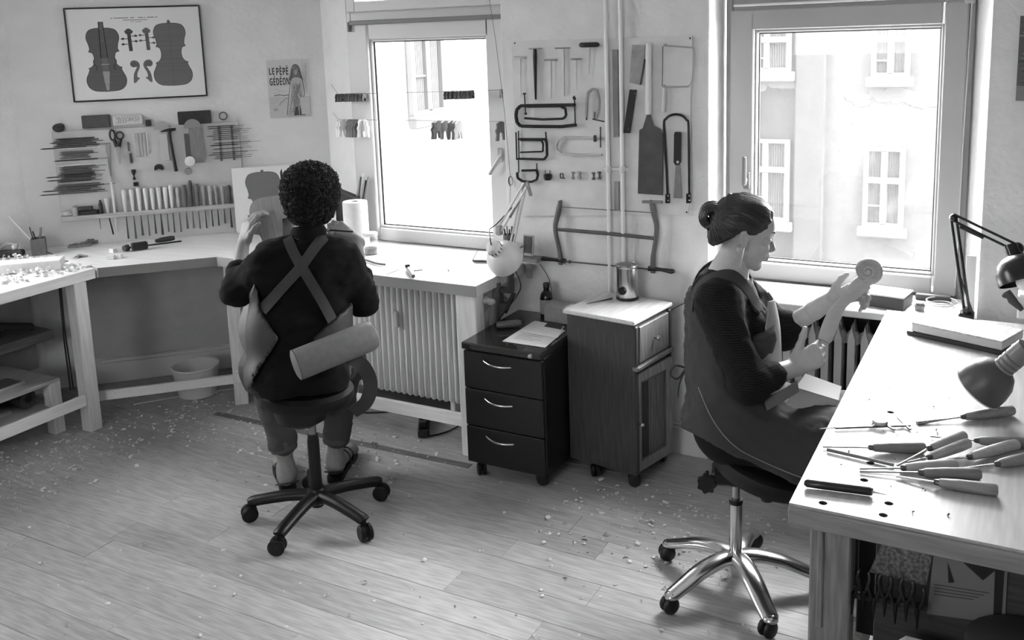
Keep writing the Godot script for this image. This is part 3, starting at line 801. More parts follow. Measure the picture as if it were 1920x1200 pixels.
func posters() -> void:
	# framed violin poster: .69 x .51
	var im := Image.create(828, 612, false, Image.FORMAT_RGB8)
	im.fill(Color(.82, .82, .82))
	var f := violin(Vector2(210, 342), 420)
	fill(im, f, .30, .05, 1)
	for i in f.size(): line(im, f[i], f[(i + 1) % f.size()], 3, .18)
	fill(im, PackedVector2Array([Vector2(192, 90), Vector2(222, 90), Vector2(232, 330), Vector2(184, 330)]), .12)
	for k in 4: line(im, Vector2(200 + k * 5, 92), Vector2(195 + k * 10, 500), 1.2, .5)
	line(im, Vector2(185, 372), Vector2(236, 372), 4, .6)
	fill(im, PackedVector2Array([Vector2(190, 420), Vector2(232, 420), Vector2(219, 545), Vector2(203, 545)]), .55, .06, 2)
	for sd in [-1, 1]:
		var ff := PackedVector2Array()
		for k in 12: ff.append(Vector2(210 + sd * (62 + sin(k / 11.0 * TAU) * 9), 335 + k * 7))
		stroke(im, ff, 4, .1)
	var b := violin(Vector2(628, 322), 420)
	fill(im, b, .36, .09, 4)
	for i in b.size(): line(im, b[i], b[(i + 1) % b.size()], 3, .22)
	line(im, Vector2(628, 115), Vector2(628, 525), 1.5, .28)
	fill(im, PackedVector2Array([Vector2(616, 112), Vector2(622, 90), Vector2(632, 90), Vector2(642, 112)]), .3)
	peg_head(im, Vector2(374, 215), 150, 1, .2)
	peg_head(im, Vector2(484, 212), 150, -1, .32)
	scroll_side(im, Vector2(392, 428), 150, 1, .34)
	scroll_side(im, Vector2(476, 426), 150, -1, .36)
	var r := RandomNumberGenerator.new()
	r.seed = 2
	for row in [[272, 560, 66, 5], [346, 496, 82, 4], [386, 456, 95, 3]]:   # the printed title, too small to read
		var x: float = row[0]
		while x < row[1]:
			var w := 3 + r.randf() * 9
			if r.randf() < .82: fill(im, PackedVector2Array([Vector2(x, row[2]), Vector2(x + w, row[2]), Vector2(x + w, row[2] + row[3]), Vector2(x, row[2] + row[3])]), .35)
			x += w + 2
	var p := thing("framed_violin_poster", "large black-framed poster of a violin's front, back and scrolls", "poster", cz(-.2535, 1.6125, 0))
	mi("backing", sh().box(Vector3(0, .2535, .009), Vector3(.69, .5, .012), .001), paint(.6, .8), p)
	var m := mi("print", face(.686, .497, .0152), printed(im, .55), p)
	m.position = Vector3(0, .2535, 0)
	var fr := sh()
	frame_box(fr, -.349, .349, 0, .507, .0125, .021, .0085, .0085, .0085, .0085)
	mi("frame", fr, paint(.05, .35), p)
	# comic poster .235 x .333
	im = Image.create(470, 666, false, Image.FORMAT_RGB8)
	im.fill(Color(.76, .76, .76))
	fill(im, PackedVector2Array([Vector2(0, 420), Vector2(470, 430), Vector2(470, 666), Vector2(0, 666)]), .70, .05, 1)
	for k in 26: line(im, Vector2(10 + r.randf() * 170, 300 + k * 9), Vector2(40 + r.randf() * 190, 300 + k * 9 + r.randf() * 8), 2, .6)
	for k in 60: line(im, Vector2(380 + r.randf() * 80, r.randf() * 400), Vector2(390 + r.randf() * 70, r.randf() * 420), 1.4, .62)
	stroke(im, v2([60, 408, 120, 400, 180, 412, 230, 405]), 9, .35)
	stroke(im, v2([110, 520, 180, 450, 220, 440]), 6, .4)
	# a standing long-haired figure in a long dress, sketched
	fill(im, curve2(v2([270, 120, 300, 60, 340, 55, 370, 90, 385, 170, 400, 240, 370, 230, 300, 240, 250, 235]), 4), .38, .1, 2)
	fill(im, curve2(v2([292, 100, 318, 78, 345, 100, 345, 150, 322, 178, 298, 150]), 4), .78)
	for k in 30: stroke(im, v2([290 + r.randf() * 70, 60 + r.randf() * 20, 260 + r.randf() * 20 + k * 3.5, 150, 236 + k * 6, 235 + r.randf() * 20]), 2, .3 + r.randf() * .2)
	fill(im, curve2(v2([268, 230, 330, 205, 388, 235, 402, 330, 390, 400, 420, 640, 330, 650, 190, 650, 230, 470, 262, 340]), 4), .66, .1, 7)
	for k in 40: stroke(im, v2([262 + r.randf() * 120, 260 + r.randf() * 60, 250 + r.randf() * 130, 420 + r.randf() * 40, 210 + r.randf() * 190, 600 + r.randf() * 50]), 2.2, .3 + r.randf() * .25)
	stroke(im, curve2(v2([300, 96, 282, 150, 262, 235, 240, 350, 215, 480, 195, 640]), 5, false), 5, .22)
	stroke(im, curve2(v2([362, 110, 388, 220, 400, 300, 408, 400, 380, 460]), 5, false), 6, .25)
	fill(im, v2([290, 560, 320, 540, 330, 650, 270, 650]), .24)
	fill(im, v2([345, 560, 380, 560, 400, 650, 335, 650]), .26)
	stroke(im, v2([40, 560, 95, 560]), 4, .3)
	stroke(im, v2([40, 580, 95, 580]), 4, .3)
	stroke(im, v2([66, 560, 66, 580]), 4, .3)
	fill(im, v2([350, 440, 460, 440, 462, 640, 360, 640]), .72, .06, 9)
	stroke(im, v2([350, 440, 460, 440, 462, 640]), 2, .5)
	p = thing("comic_poster", "small poster lettered LE PEPE GEDEON with a sketched long-haired figure", "poster", cz(.5475, 1.4665, 0))
	mi("sheet", sh().box(Vector3(0, .166, .003), Vector3(.235, .332, .003)), paint(.72, .7), p)
	m = mi("print", face(.233, .33, .0052), printed(im, .6), p)
	m.position = Vector3(0, .166, 0)
	letters("LE", Vector3(-.108, .268, .006), .040, p, .62)
	letters("PÈPÈ", Vector3(-.068, .266, .006), .044, p, .55)
	letters("GÉDÉON", Vector3(-.108, .208, .006), .044, p, .50)
	# edge of a picture right of the right window
	im = Image.create(256, 320, false, Image.FORMAT_RGB8)
	im.fill(Color(.3, .3, .3))
	for k in 120:
		var y := r.randf() * 320
		line(im, Vector2(r.randf() * 200, y), Vector2(r.randf() * 256, y + r.randf() * 14 - 7), 2 + r.randf() * 5, .12 + r.randf() * .4)
	fill(im, v2([0, 262, 256, 270, 256, 320, 0, 320]), .45, .05, 4)
	p = thing("dark_picture", "dark unframed picture at the right edge beside the right window", "picture", at(Vector3(.075, 1.602, -3.852)))
	mi("backing", sh().box(Vector3(0, .15, .004), Vector3(.25, .3, .006)), paint(.2, .7), p)
	m = mi("print", face(.25, .3, .0078), printed(im, .5), p)
	m.position = Vector3(0, .15, 0)

func letters(text: String, p: Vector3, h: float, parent: Node3D, squeeze := 1.0, v := .16) -> void:
	var t := TextMesh.new()
	t.text = text
	var f := SystemFont.new()
	f.font_names = ["Droid Sans"]
	f.font_weight = 700
	t.font = f
	t.font_size = 48
	t.pixel_size = h / 48.0 * 1.3
	t.depth = .0006
	t.horizontal_alignment = HORIZONTAL_ALIGNMENT_LEFT
	t.curve_step = 3
	var m := mi("lettering", t, paint(v, .7), parent)
	m.transform = Transform3D(Basis.IDENTITY.scaled(Vector3(squeeze, 1, 1)), p)

func file_tool(called: String, label: String, u: float, v: float, len: float, w: float, dir: float, shade: float, handle: bool, group: String, cat := "file") -> void:
	var o := thing(called, label, cat, cz(u, v, .024), group)
	o.rotate_object_local(Vector3.BACK, .0)
	var s := sh()
	s.box(Vector3(dir * len / 2, 0, 0), Vector3(len, w, w * .45), w * .1)
	s.prism(v2([0, -w / 2, 0, w / 2, -dir * w * 2.5, w * .15, -dir * w * 2.5, -w * .15]), -w * .2, w * .2)
	mi("blade", s, paint(shade, .5, .5), o)
	if handle: mi("tang", sh().tube([Vector3(dir * len, 0, 0), Vector3(dir * (len + .055), 0, 0)], w * .2, 6), paint(shade * .8, .5, .5), o)

func cant_tools() -> void:
	var r := RandomNumberGenerator.new()
	r.seed = 21
	var b := thing("corner_tool_board", "wide pale board on the corner wall crowded with files, gauges and gouges", "panel", cz(-.24, .98, 0))
	mi("board", sh().box(Vector3(0, .24, .009), Vector3(.98, .48, .014), .002), mottled(.76, .8, 1.2, .08), b)
	mi("ledge", sh().box(Vector3(-.015, .0, .034), Vector3(.95, .026, .036), .003), wood(.74, 0, .6, 1, .2), b)
	for y in [.432, .36, .285, .232, .165]: mi("magnet_strip", sh().box(Vector3(-.37, y, .018), Vector3(.16, .012, .006), .001), paint(.4, .5, .4), b)
	for x in [.38, .45]: mi("magnet_strip", sh().box(Vector3(x, .36, .018), Vector3(.012, .2, .006), .001), paint(.4, .5, .4), b)
	var where := ["top", "second", "middle", "fourth", "bottom"]
	# files of the left rows: [v, count, pitch, u0, du, len, shade]
	var rows := [[1.418, 6, .0095, -.725, .03, .19, .17], [1.345, 4, .011, -.69, .02, .13, .36], [1.30, 1, .01, -.718, 0, .19, .1], [1.262, 5, .0095, -.71, .03, .15, .3], [1.222, 5, .0095, -.72, .04, .17, .17], [1.165, 6, .0095, -.74, .03, .21, .28]]
	for k in rows.size():
		var q: Array = rows[k]
		for i in q[1]:
			var sticks: bool = (k == 0 and i == 5) or (k == 4 and i in [1, 3]) or (k == 5 and i in [3, 5])
			var u: float = q[3] + r.randf() * q[4] - (.07 if sticks else 0.0)
			var name_ := ""
			if sticks: name_ = "long file jutting past the corner board's left edge, %s" % ["in the top row", "", "", "", "upper of two in the fourth row" if i == 1 else "lower of two in the fourth row", "in the lowest row" if i == 3 else "lowest of all"][k]
			elif k == 2: name_ = "single black straight file on its own below the second row"
			else: name_ = "dark slim file, %s from the top in the %s row of the left cluster" % [nth(i), ["top", "second", "", "third", "fourth", "lowest"][k]]
			file_tool("file", name_, u, q[0] - i * q[2], q[5] * (.75 + r.randf() * .4) + (.05 if sticks else 0.0), .006 + r.randf() * .003, 1, clampf(q[6] + (r.randf() - .5) * .14, .08, .6), r.randf() < .6, "" if sticks or k == 2 else "files in the %s row" % ["top", "second", "", "third", "fourth", "lowest"][k])
	for k in 2: file_tool("file", ["bright long file at the top of the third row", "thin bright file under the top row"][k], [-.715, -.70][k], [1.272, 1.366][k], .21, .006, 1, .8, false, "")
	# needle files of the right cluster
	for i in 18:
		var vv := 1.44 - i * .0108
		var out: bool = i in [9, 14]
		var lab := "fine needle file, %s from the top in the right cluster of the corner board" % nth(i)
		if i == 9: lab = "long needle file jutting right from the middle of the right cluster"
		if i == 14: lab = "dark needle file jutting furthest right from the right cluster"
		file_tool("needle_file", lab, .08 + r.randf() * .04, vv, .12 + r.randf() * .03 + (.06 if out else 0.0), .0035 + r.randf() * .002, 1, .75 if i in [8, 11, 13] else .15 + r.randf() * .3, true, "" if out else "needle files of the right cluster")
	# things standing on the top edge
	one("leather_pouch", sh().ball(Vector3(0, .022, 0), Vector3(.032, .024, .02), 14).ball(Vector3(.012, .03, .004), Vector3(.02, .018, .016), 12), mottled(.22, .8, 8, .3), "dark lumpy pouch on the left end of the board's top edge", "pouch", cz(-.69, 1.459, .03))
	one("sanding_block", sh().box(Vector3(0, .036, 0), Vector3(.142, .07, .03), .003), mottled(.32, .9, 6, .2), "mid grey oblong box standing on the board's top edge", "box", cz(-.50, 1.468, .018))
	var o := thing("patterned_box", "pale box with a swirling printed pattern beside the mid grey box", "box", cz(-.335, 1.474, .02))
	mi("box", sh().box(Vector3(0, .029, 0), Vector3(.155, .056, .034), .006), paint(.74, .5), o)
	var s := sh()
	for k in 9: s.tube(curve([Vector3(-.055 + k * .013, .012 + r.randf() * .02, .0175), Vector3(-.05 + k * .013 + r.randf() * .01, .03, .0175), Vector3(-.06 + k * .014, .048, .0175)], 3), .0012, 4)
	mi("pattern", s, paint(.4, .6), o)
	one("dark_block", sh().box(Vector3(0, .018, 0), Vector3(.028, .034, .02), .002), paint(.16, .7), "little dark block right of the patterned box", "block", cz(-.232, 1.462, .018))
	one("long_dark_box", sh().box(Vector3(0, .035, 0), Vector3(.178, .072, .03), .003), mottled(.2, .85, 5, .2), "long charcoal box at the top right of the corner board", "box", cz(.015, 1.462, .016))
	var ring_ := sh()
	ring_.lathe([Vector2(.018, -.008), Vector2(.023, -.008), Vector2(.024, 0), Vector2(.023, .008), Vector2(.018, .008), Vector2(.018, -.008)], 22, Transform3D(Basis(Vector3.RIGHT, Vector3.BACK, Vector3.DOWN), Vector3.ZERO))
	o = thing("round_gauge", "small round dial gauge standing above the right cluster", "gauge", cz(.17, 1.497, .02))
	mi("rim", ring_, paint(.3, .35, .7), o)
	mi("dial", sh().lathe([Vector2(0, 0), Vector2(.019, 0), Vector2(.019, .004), Vector2(0, .004)], 22, Transform3D(Basis(Vector3.RIGHT, Vector3.BACK, Vector3.DOWN), Vector3.ZERO)), paint(.72, .4), o)
	# half-round templates with straight tails
	for k in 2:
		var t := thing("neck_template", ["pale half-round template with a clear ruler tail under it", "grey half-round template with a long wooden tail over the charcoal box"][k], "template", cz([-.165, -.0][k], [1.44, 1.44][k], [.02, .036][k]))
		var h: float = [.042, .048][k]
		var hp := PackedVector2Array()
		for j in 15: hp.append(Vector2(cos(PI * j / 14) * h, sin(PI * j / 14) * h * 1.05))
		mi("head", sh().prism(hp, 0, .004), paint([.6, .5][k], .5), t)
		var w: float = [.022, .036][k]
		var tail := sh()
		tail.box(Vector3([.004, .014][k], -.1, .006), Vector3(w * 2, [.15, .20][k], .006), .001)
		mi("tail", tail, [paint(.70, .4), wood(.52, 1, .6, 2, .2)][k], t)
		if k == 1:
			mi("edge_strip", sh().box(Vector3(-.034, -.105, .006), Vector3(.03, .15, .006), .001), wood(.32, 1, .6, 2, .2), t)
			mi("cross_pin", sh().tube([Vector3(-.02, -.2, .012), Vector3(.056, -.198, .012)], .002, 6), paint(.7, .3, .7), t)
	# hammer
	var hm := thing("hammer", "slim black hammer hanging head up in the middle of the board", "hammer", cz(-.12, 1.20, .03))
	mi("handle", sh().tube([Vector3(.01, 0, 0), Vector3(.006, .06, 0), Vector3(-.004, .18, 0), Vector3(-.006, .235, 0)], [.0105, .008, .007, .0085], 10), paint(.07, .4), hm)
	mi("head", sh().tube([Vector3(-.05, .228, 0), Vector3(-.03, .233, 0), Vector3(.0, .236, 0), Vector3(.028, .238, 0), Vector3(.03, .238, 0)], [.003, .006, .009, .0075, .0085], 10), paint(.1, .35, .6), hm)
	# scissors
	var sc := thing("scissors", "black-handled scissors hanging point down near the files", "scissors", cz(-.40, 1.26, .028))
	for k in 2:
		var loop := []
		var c := Vector3(-.024, .165, 0) if k == 0 else Vector3(.014, .16, .003)
		for j in 16: loop.append(c + Vector3(cos(TAU * j / 16) * (.013 if k == 0 else .019), sin(TAU * j / 16) * (.028 if k == 0 else .02), 0))
		var g := sh()
		g.ring(loop, .0052, 6)
		g.tube([c + Vector3(.004, -.02, 0), Vector3(-.004 + k * .004, .10, 0)], [.008, .014], 8, true, Transform3D.IDENTITY, .5, Vector3.BACK)
		mi("grip", g, paint(.05, .4), sc)
		mi("blade", sh().prism(v2([-.014 + k * .012, .10, -.002 + k * .012, .10, .0 + k * .006, .0, -.004 + k * .004, .0]), 0, .003, at(Vector3(0, 0, k * .003))), paint(.62, .3, .7), sc)
	# knives, gauges and oddments of the middle
	for q in [[-.455, 1.33, .13, .022, .55, "broad pale blade left of the scissors"], [-.455, 1.24, .11, .014, .5, "pointed grey knife below the broad pale blade"]]:
		one("scraper_knife", sh().prism(v2([-q[3] / 2, 0, q[3] / 2, 0, q[3] / 2 * .6, -q[2] * .8, 0, -q[2], -q[3] / 2, -q[2] * .3]), 0, .004), paint(q[4], .45, .4), q[5], "knife", cz(q[0], q[1] + .05, .02))
	var kn := thing("marking_knife", "short dark two-part marking knife below the scissors", "knife", cz(-.345, 1.265, .022))
	mi("handle", sh().box(Vector3(.004, .025, 0), Vector3(.013, .055, .009), .002), paint(.2, .5), kn)
	mi("blade", sh().box(Vector3(-.002, .09, 0), Vector3(.010, .05, .004), .001), paint(.35, .4, .4), kn)
	var dv := thing("purfling_cutter", "black purfling cutter with a waisted stem and square foot", "tool", cz(-.335, 1.135, .024))
	mi("stem", sh().lathe([Vector2(0, .03), Vector2(.007, .033), Vector2(.007, .045), Vector2(.003, .05), Vector2(.005, .06), Vector2(.011, .075), Vector2(.012, .09), Vector2(0, .092)], 14), paint(.04, .4), dv)
	mi("foot", sh().box(Vector3(.006, .008, 0), Vector3(.026, .022, .018), .003), paint(.03, .4), dv)
	one("thumb_plane", sh().prism(curve2(v2([-.024, 0, -.022, .02, -.01, .03, .01, .03, .022, .02, .024, 0, .012, .0, 0, .006, -.012, 0]), 3), -.008, .008), paint(.03, .4), "tiny black arched thumb plane in the middle of the board", "plane", cz(-.20, 1.215, .026))
	one("round_tin", sh().lathe([Vector2(0, -.006), Vector2(.026, -.006), Vector2(.028, -.002), Vector2(.028, .004), Vector2(.02, .006), Vector2(.008, .007), Vector2(.008, .005), Vector2(0, .005)], 22, Transform3D(Basis(Vector3.RIGHT, Vector3.BACK, Vector3.DOWN), Vector3.ZERO)), paint(.84, .4), "white round dial right of the hammer", "gauge", cz(-.03, 1.255, .052))
	one("rosin_cake", sh().lathe([Vector2(0, -.008), Vector2(.018, -.008), Vector2(.02, 0), Vector2(.018, .008), Vector2(0, .008)], 18, Transform3D(Basis(Vector3.RIGHT, Vector3.BACK, Vector3.DOWN), Vector3.ZERO)), paint(.5, .6), "grey round cake below the white dial", "rosin", cz(-.045, 1.195, .024))
	for k in 2: one("steel_rule", sh().box(Vector3(0, 0, 0), Vector3(.005, [.06, .12][k], .003), .0008), paint(.9, .3, .3), ["short bright steel rule right of the scissors", "longer bright steel rule beside the pale template"][k], "ruler", cz([-.315, -.248][k], [1.41, 1.37][k], .02))
	for k in 3: one("bending_strap", sh().box(Vector3(0, 0, 0), Vector3(.016, .13, .004), .001), paint(.63, .5), ["left grey upright strip between the two bright rules", "middle grey upright strip between the two bright rules", "right grey upright strip between the two bright rules"][k], "strip", cz(-.30 + k * .018, 1.36, .019), "strips between the rules")
	# gouges in the rack
	var us := [-.396, -.356, -.319, -.283, -.248, -.213, -.179, -.148, -.113, -.076, -.042, -.009, .027, .062, .095, .13, .165]
	var gl := ["tapering pale gouge, %s from the left in the rack", "brown-handled gouge, %s of the brown ones from the left in the rack"]
	for i in us.size():
		var light: bool = i < 8
		var hh := .122 + r.randf() * .012 if light else .10 + r.randf() * .035
		var lab: String = gl[0 if light else 1] % nth(i if light else i - 8)
		if i == 0: lab = "first pale gouge at the left end of the rack"
		if i == 16: lab = "last gouge at the rack's right end, its long dark blade hanging lowest"
		if i == 10: lab = "gouge with a crowned dark handle top, tallest of the brown ones"
		var g := thing("gouge", lab, "gouge", cz(us[i], .98, .036), "" if i in [0, 10, 16] else ("pale gouges in the rack" if light else "brown gouges in the rack"))
		if i == 10: hh = .15
		var shade := .9 if light else [.72, .38, .3, .42, .6, .66, .58, .62, .3][i - 8] as float
		mi("handle", sh().lathe([Vector2(0, 0), Vector2(.007, 0), Vector2(.0085, .012), Vector2(.011, hh * .55), Vector2(.0125, hh * .9), Vector2(.010, hh), Vector2(0, hh)] if light or i % 2 else [Vector2(0, 0), Vector2(.006, 0), Vector2(.010, .03), Vector2(.0075, hh * .55), Vector2(.012, hh * .85), Vector2(.008, hh), Vector2(0, hh)], 12, at(Vector3(0, .013, 0))), wood(shade, 1, .5, 2, .15), g)
		var bl := .135 - i * .0024 + r.randf() * .014 + (.02 if i == 16 else 0.0)
		mi("blade", sh().tube([Vector3(0, .013, 0), Vector3(0, -.02, 0), Vector3(0, -bl, 0)], [.003, .003, .004 + r.randf() * .0035], 8, true, Transform3D.IDENTITY, .5, Vector3.BACK), paint(.25 + r.randf() * .2, .35, .7), g)
	# left end of the ledge
	var br := thing("long_brush", "long pale brush standing in the rack left of the gouges", "brush", cz(-.452, .98, .036))
	mi("handle", sh().tube([Vector3(0, -.1, 0), Vector3(0, .0, 0), Vector3(0, .14, 0), Vector3(-.003, .185, 0)], [.003, .007, .0075, .006], 10), wood(.86, 1, .5, 2, .12), br)
	mi("bristles", sh().tube([Vector3(-.003, .185, 0), Vector3(-.005, .205, 0), Vector3(-.008, .225, 0)], [.006, .0085, .004], 10), paint(.7, .9), br)
	var g2 := thing("gouge", "pale gouge with dark blade standing left of the long brush", "gouge", cz(-.488, .98, .036))
	mi("handle", sh().lathe([Vector2(0, .013), Vector2(.007, .013), Vector2(.013, .09), Vector2(.011, .098), Vector2(0, .098)], 12), wood(.8, 1, .5, 2, .15), g2)
	mi("blade", sh().tube([Vector3(0, .013, 0), Vector3(.016, -.11, 0)], [.003, .0045], 8, true, Transform3D.IDENTITY, .5, Vector3.BACK), paint(.2, .35, .7), g2)
	one("thin_awl", sh().tube([Vector3(0, .04, 0), Vector3(0, -.02, 0), Vector3(.001, -.075, 0)], [.003, .002, .001], 6), paint(.2, .4, .6), "thin awl hanging from the left part of the ledge", "awl", cz(-.535, .98, .036))
	var bx := thing("stacked_oilstones", "pair of dark oilstones stacked on the ledge", "stones", cz(-.59, .993, .034))
	mi("stone", sh().box(Vector3(0, .012, 0), Vector3(.10, .022, .03), .003), paint(.14, .8), bx)
	mi("stone", sh().box(Vector3(-.012, .036, 0), Vector3(.075, .02, .028), .003), paint(.26, .8), bx)
	one("black_bottle", sh().lathe([Vector2(0, 0), Vector2(.011, 0), Vector2(.011, .055), Vector2(.006, .066), Vector2(.006, .076), Vector2(0, .076)], 14), paint(.07, .3), "slim black bottle between the oilstones and the gouges", "bottle", cz(-.523, .993, .034))
	one("pale_jar", sh().lathe([Vector2(0, 0), Vector2(.016, 0), Vector2(.016, .045), Vector2(.012, .05), Vector2(.012, .056), Vector2(0, .056)], 16), paint(.62, .4), "grey little jar on the ledge left of the oilstones", "jar", cz(-.655, .993, .034))
	one("glue_lump", sh().ball(Vector3(0, .014, 0), Vector3(.026, .015, .014), 12).ball(Vector3(.02, .01, 0), Vector3(.014, .01, .012), 10), mottled(.8, .7, 8, .2), "pale crumbly lump at the far left end of the ledge", "lump", cz(-.70, .993, .034))
	# drawing sheet leaning on the wall behind the seated maker
	var im := Image.create(512, 600, false, Image.FORMAT_RGB8)
	im.fill(Color(.88, .88, .88))
	var vo := violin(Vector2(265, 370), 640)
	fill(im, vo, .45, .03, 3)
	for i in vo.size(): line(im, vo[i], vo[(i + 1) % vo.size()], 3, .25)
	fill(im, v2([250, 52, 255, 30, 276, 30, 281, 52]), .4)
	var d := thing("violin_drawing", "white sheet with a printed violin outline propped behind the man's hands", "drawing", CANT * Transform3D(Basis.from_euler(Vector3(-.14, 0, -.0)), Vector3(.352, .822, .085)))
	mi("sheet", sh().box(Vector3(0, .19, 0), Vector3(.325, .372, .004)), paint(.88, .7), d)
	var m := mi("print", face(.323, .37, .0024), printed(im, .7), d)
	m.position = Vector3(0, .19, 0)

# ---------------------------------------------------------------- the two makers and their stools
# a person's own frame: x to the right as the photograph sees it, y up, z towards the viewer
func frame_at(o: Vector3) -> Transform3D:
	var t := Vector3(-o.x, 0, -o.z).normalized()
	return Transform3D(Basis(Vector3(t.z, 0, -t.x), Vector3.UP, t), o)

# a band of cloth laid on a field: points (x, y) seen along dir, w wide, th thick
func band(F: Field, pts: Array, w: float, th: float, dir := Vector3.FORWARD, start := 1.0) -> Sh:
	var rows := []
	var c := curve(pts, 5)
	for i in c.size():
		var d: Vector3 = (c[mini(i + 1, c.size() - 1)] - c[maxi(i - 1, 0)]).normalized()
		var side := d.cross(dir).normalized()
		var row := []
		for j in 5:
			var p: Vector3 = c[i] + side * (w * (j / 4.0 - .5))
			var h := F.hit(p - dir * start, dir, start * 2.2)
			row.append(h - dir * .003)
		rows.append(row)
	return sh().sheet(rows, -dir * th)

func stools() -> void:
	var black := paint(.03, .42, 0, .4)
	var t := thing("saddle_stool", "black office stool with a grey roll backrest that the man sits on", "stool", frame_at(S1))
	var seat := sh()
	seat.lathe([Vector2(0, .498), Vector2(.15, .498), Vector2(.174, .507), Vector2(.184, .527), Vector2(.182, .55), Vector2(.165, .564), Vector2(.09, .566), Vector2(0, .566)], 36)
	var m := mi("seat", seat, paint(.035, .55, 0, .35), t)
	m.transform = at(Vector3(-.03, 0, -.01), 0, 0, -.04)
	m = mi("seat_pan", sh().lathe([Vector2(0, .405), Vector2(.06, .41), Vector2(.10, .435), Vector2(.118, .499), Vector2(0, .499)], 24), black, t)
	m.position = Vector3(-.035, 0, -.01)
	var col := sh()
	col.lathe([Vector2(.016, .30), Vector2(.016, .41)], 16)
	mi("piston", col, paint(.5, .25, .9), t)
	mi("column", sh().lathe([Vector2(0, .06), Vector2(.024, .06), Vector2(.024, .12), Vector2(.0235, .34), Vector2(.021, .35), Vector2(.0205, .365), Vector2(0, .366)], 20), black, t)
	var hub := sh()
	hub.lathe([Vector2(0, .07), Vector2(.03, .07), Vector2(.044, .085), Vector2(.042, .12), Vector2(.03, .14), Vector2(0, .14)], 20)
	mi("hub", hub, black, t)
	var arm := sh().tube(curve([Vector3(.03, .108, 0), Vector3(.12, .105, 0), Vector3(.25, .085, 0), Vector3(.272, .078, 0)], 3), [.030, .029, .028, .0275, .027, .0265, .026, .0255, .025, .0245], 12, true, Transform3D.IDENTITY, .8, Vector3.UP).mesh()
	var cs := sh()
	for s in [-1, 1]: cs.lathe([Vector2(0, -.0085), Vector2(.027, -.0095), Vector2(.033, -.005), Vector2(.033, .005), Vector2(.027, .0095), Vector2(0, .0095)], 18, Transform3D(Basis(Vector3.UP, Vector3.RIGHT, Vector3.BACK), Vector3(s * .0155, .033, .012)))
	cs.prism(v2([-.014, .03, .03, .02, .036, .034, .03, .05, .012, .06, -.012, .058]), -.006, .006, Transform3D(Basis(Vector3.BACK, Vector3.UP, Vector3.LEFT), Vector3(0, 0, 0)))
	cs.tube([Vector3(0, .05, 0), Vector3(0, .082, 0)], .011, 10)
	var cm := cs.mesh()
	var world_to: Basis = t.transform.basis.inverse()
	for i in 5:
		var a := deg_to_rad(9.4 + 72 * i)
		var d: Vector3 = world_to * Vector3(cos(a), 0, sin(a))
		var yaw := atan2(-d.z, d.x)
		m = mi("arm", arm, black, t)
		m.rotation.y = yaw
		m = mi("castor", cm, black, t)
		m.transform = at(d * .268, yaw + [1.2, .3, 2.0, 2.6, .8][i])
	# roll backrest and its curved bracket
	var a0 := Vector3(-.045, .735, .235)
	var a1 := Vector3(.262, .80, .155)
	var ax := (a1 - a0).normalized()
	var up := Vector3.UP - ax * ax.y
	up = up.normalized()
	var L := a0.distance_to(a1)
	m = mi("roll_backrest", sh().lathe([Vector2(0, 0), Vector2(.047, 0), Vector2(.055, .004), Vector2(.058, .014), Vector2(.058, L - .03), Vector2(.05, L - .01), Vector2(.03, L), Vector2(0, L)], 30), mottled(.42, .55, 6, .12), t)
	m.transform = Transform3D(Basis(up, ax, up.cross(ax)), a0)
	m = mi("piping", sh().ring(arc(Vector3.ZERO, .0565, 0, TAU * .97, 32, Vector3.RIGHT, Vector3.BACK), .0025, 5), paint(.25, .6), t)
	m.transform = Transform3D(Basis(up, ax, up.cross(ax)), a0 + ax * .006)
	var br := []
	var bp := curve([Vector3(.12, .725, .15), Vector3(.185, .705, .17), Vector3(.222, .645, .18), Vector3(.226, .58, .165), Vector3(.205, .515, .13), Vector3(.155, .465, .08)], 4)
	for i in bp.size():
		var d: Vector3 = (bp[mini(i + 1, bp.size() - 1)] - bp[maxi(i - 1, 0)]).normalized()
		var sd := d.cross(Vector3.BACK).normalized()
		br.append([bp[i] - sd * .027, bp[i], bp[i] + sd * .027])
	mi("bracket", sh().sheet(br, Vector3(0, 0, -.008)), paint(.16, .4), t)

	# chrome stool
	var chrome := paint(.82, .2, 1.0)
	t = thing("chrome_stool", "polished chrome stool with a black saddle seat that the woman sits on", "stool", frame_at(S2))
	seat = sh()
	seat.lathe([Vector2(0, .44), Vector2(.13, .442), Vector2(.172, .462), Vector2(.186, .492), Vector2(.182, .515), Vector2(.165, .525), Vector2(.08, .525), Vector2(0, .525)], 36)
	m = mi("seat", seat, paint(.05, .6), t)
	m.transform = Transform3D(Basis.from_euler(Vector3(.06, 0, -.26)), Vector3(-.03, .0, .0))
	mi("mechanism", sh().box(Vector3(-.01, .415, 0), Vector3(.14, .05, .10), .01), paint(.06, .5), t)
	for q in [[Vector3(-.095, .40, .05), .030, true], [Vector3(.10, .375, .06), .022, false]]:
		var kb := sh()
		if q[2]:
			var star := PackedVector2Array()
			for j in 28:
				var a := TAU * j / 28
				star.append(Vector2(cos(a), sin(a)) * (q[1] * (1 + .12 * cos(a * 7))))
			kb.prism(star, -.011, .011, Transform3D.IDENTITY, true)
		else: kb.lathe([Vector2(0, -.012), Vector2(.02, -.012), Vector2(.023, 0), Vector2(.018, .012), Vector2(0, .014)], 16)
		kb.tube([Vector3(0, 0, -.005), Vector3(0, .03, -.03)], .006, 8)
		m = mi("knob", kb, paint(.04, .4), t)
		m.position = q[0]
	mi("piston", sh().lathe([Vector2(.0135, .30), Vector2(.0135, .41)], 20), paint(.7, .25, 1.0), t)
	mi("collar", sh().lathe([Vector2(0, .312), Vector2(.0225, .312), Vector2(.0235, .318), Vector2(.0225, .328), Vector2(0, .328)], 24), paint(.2, .3, .8), t)
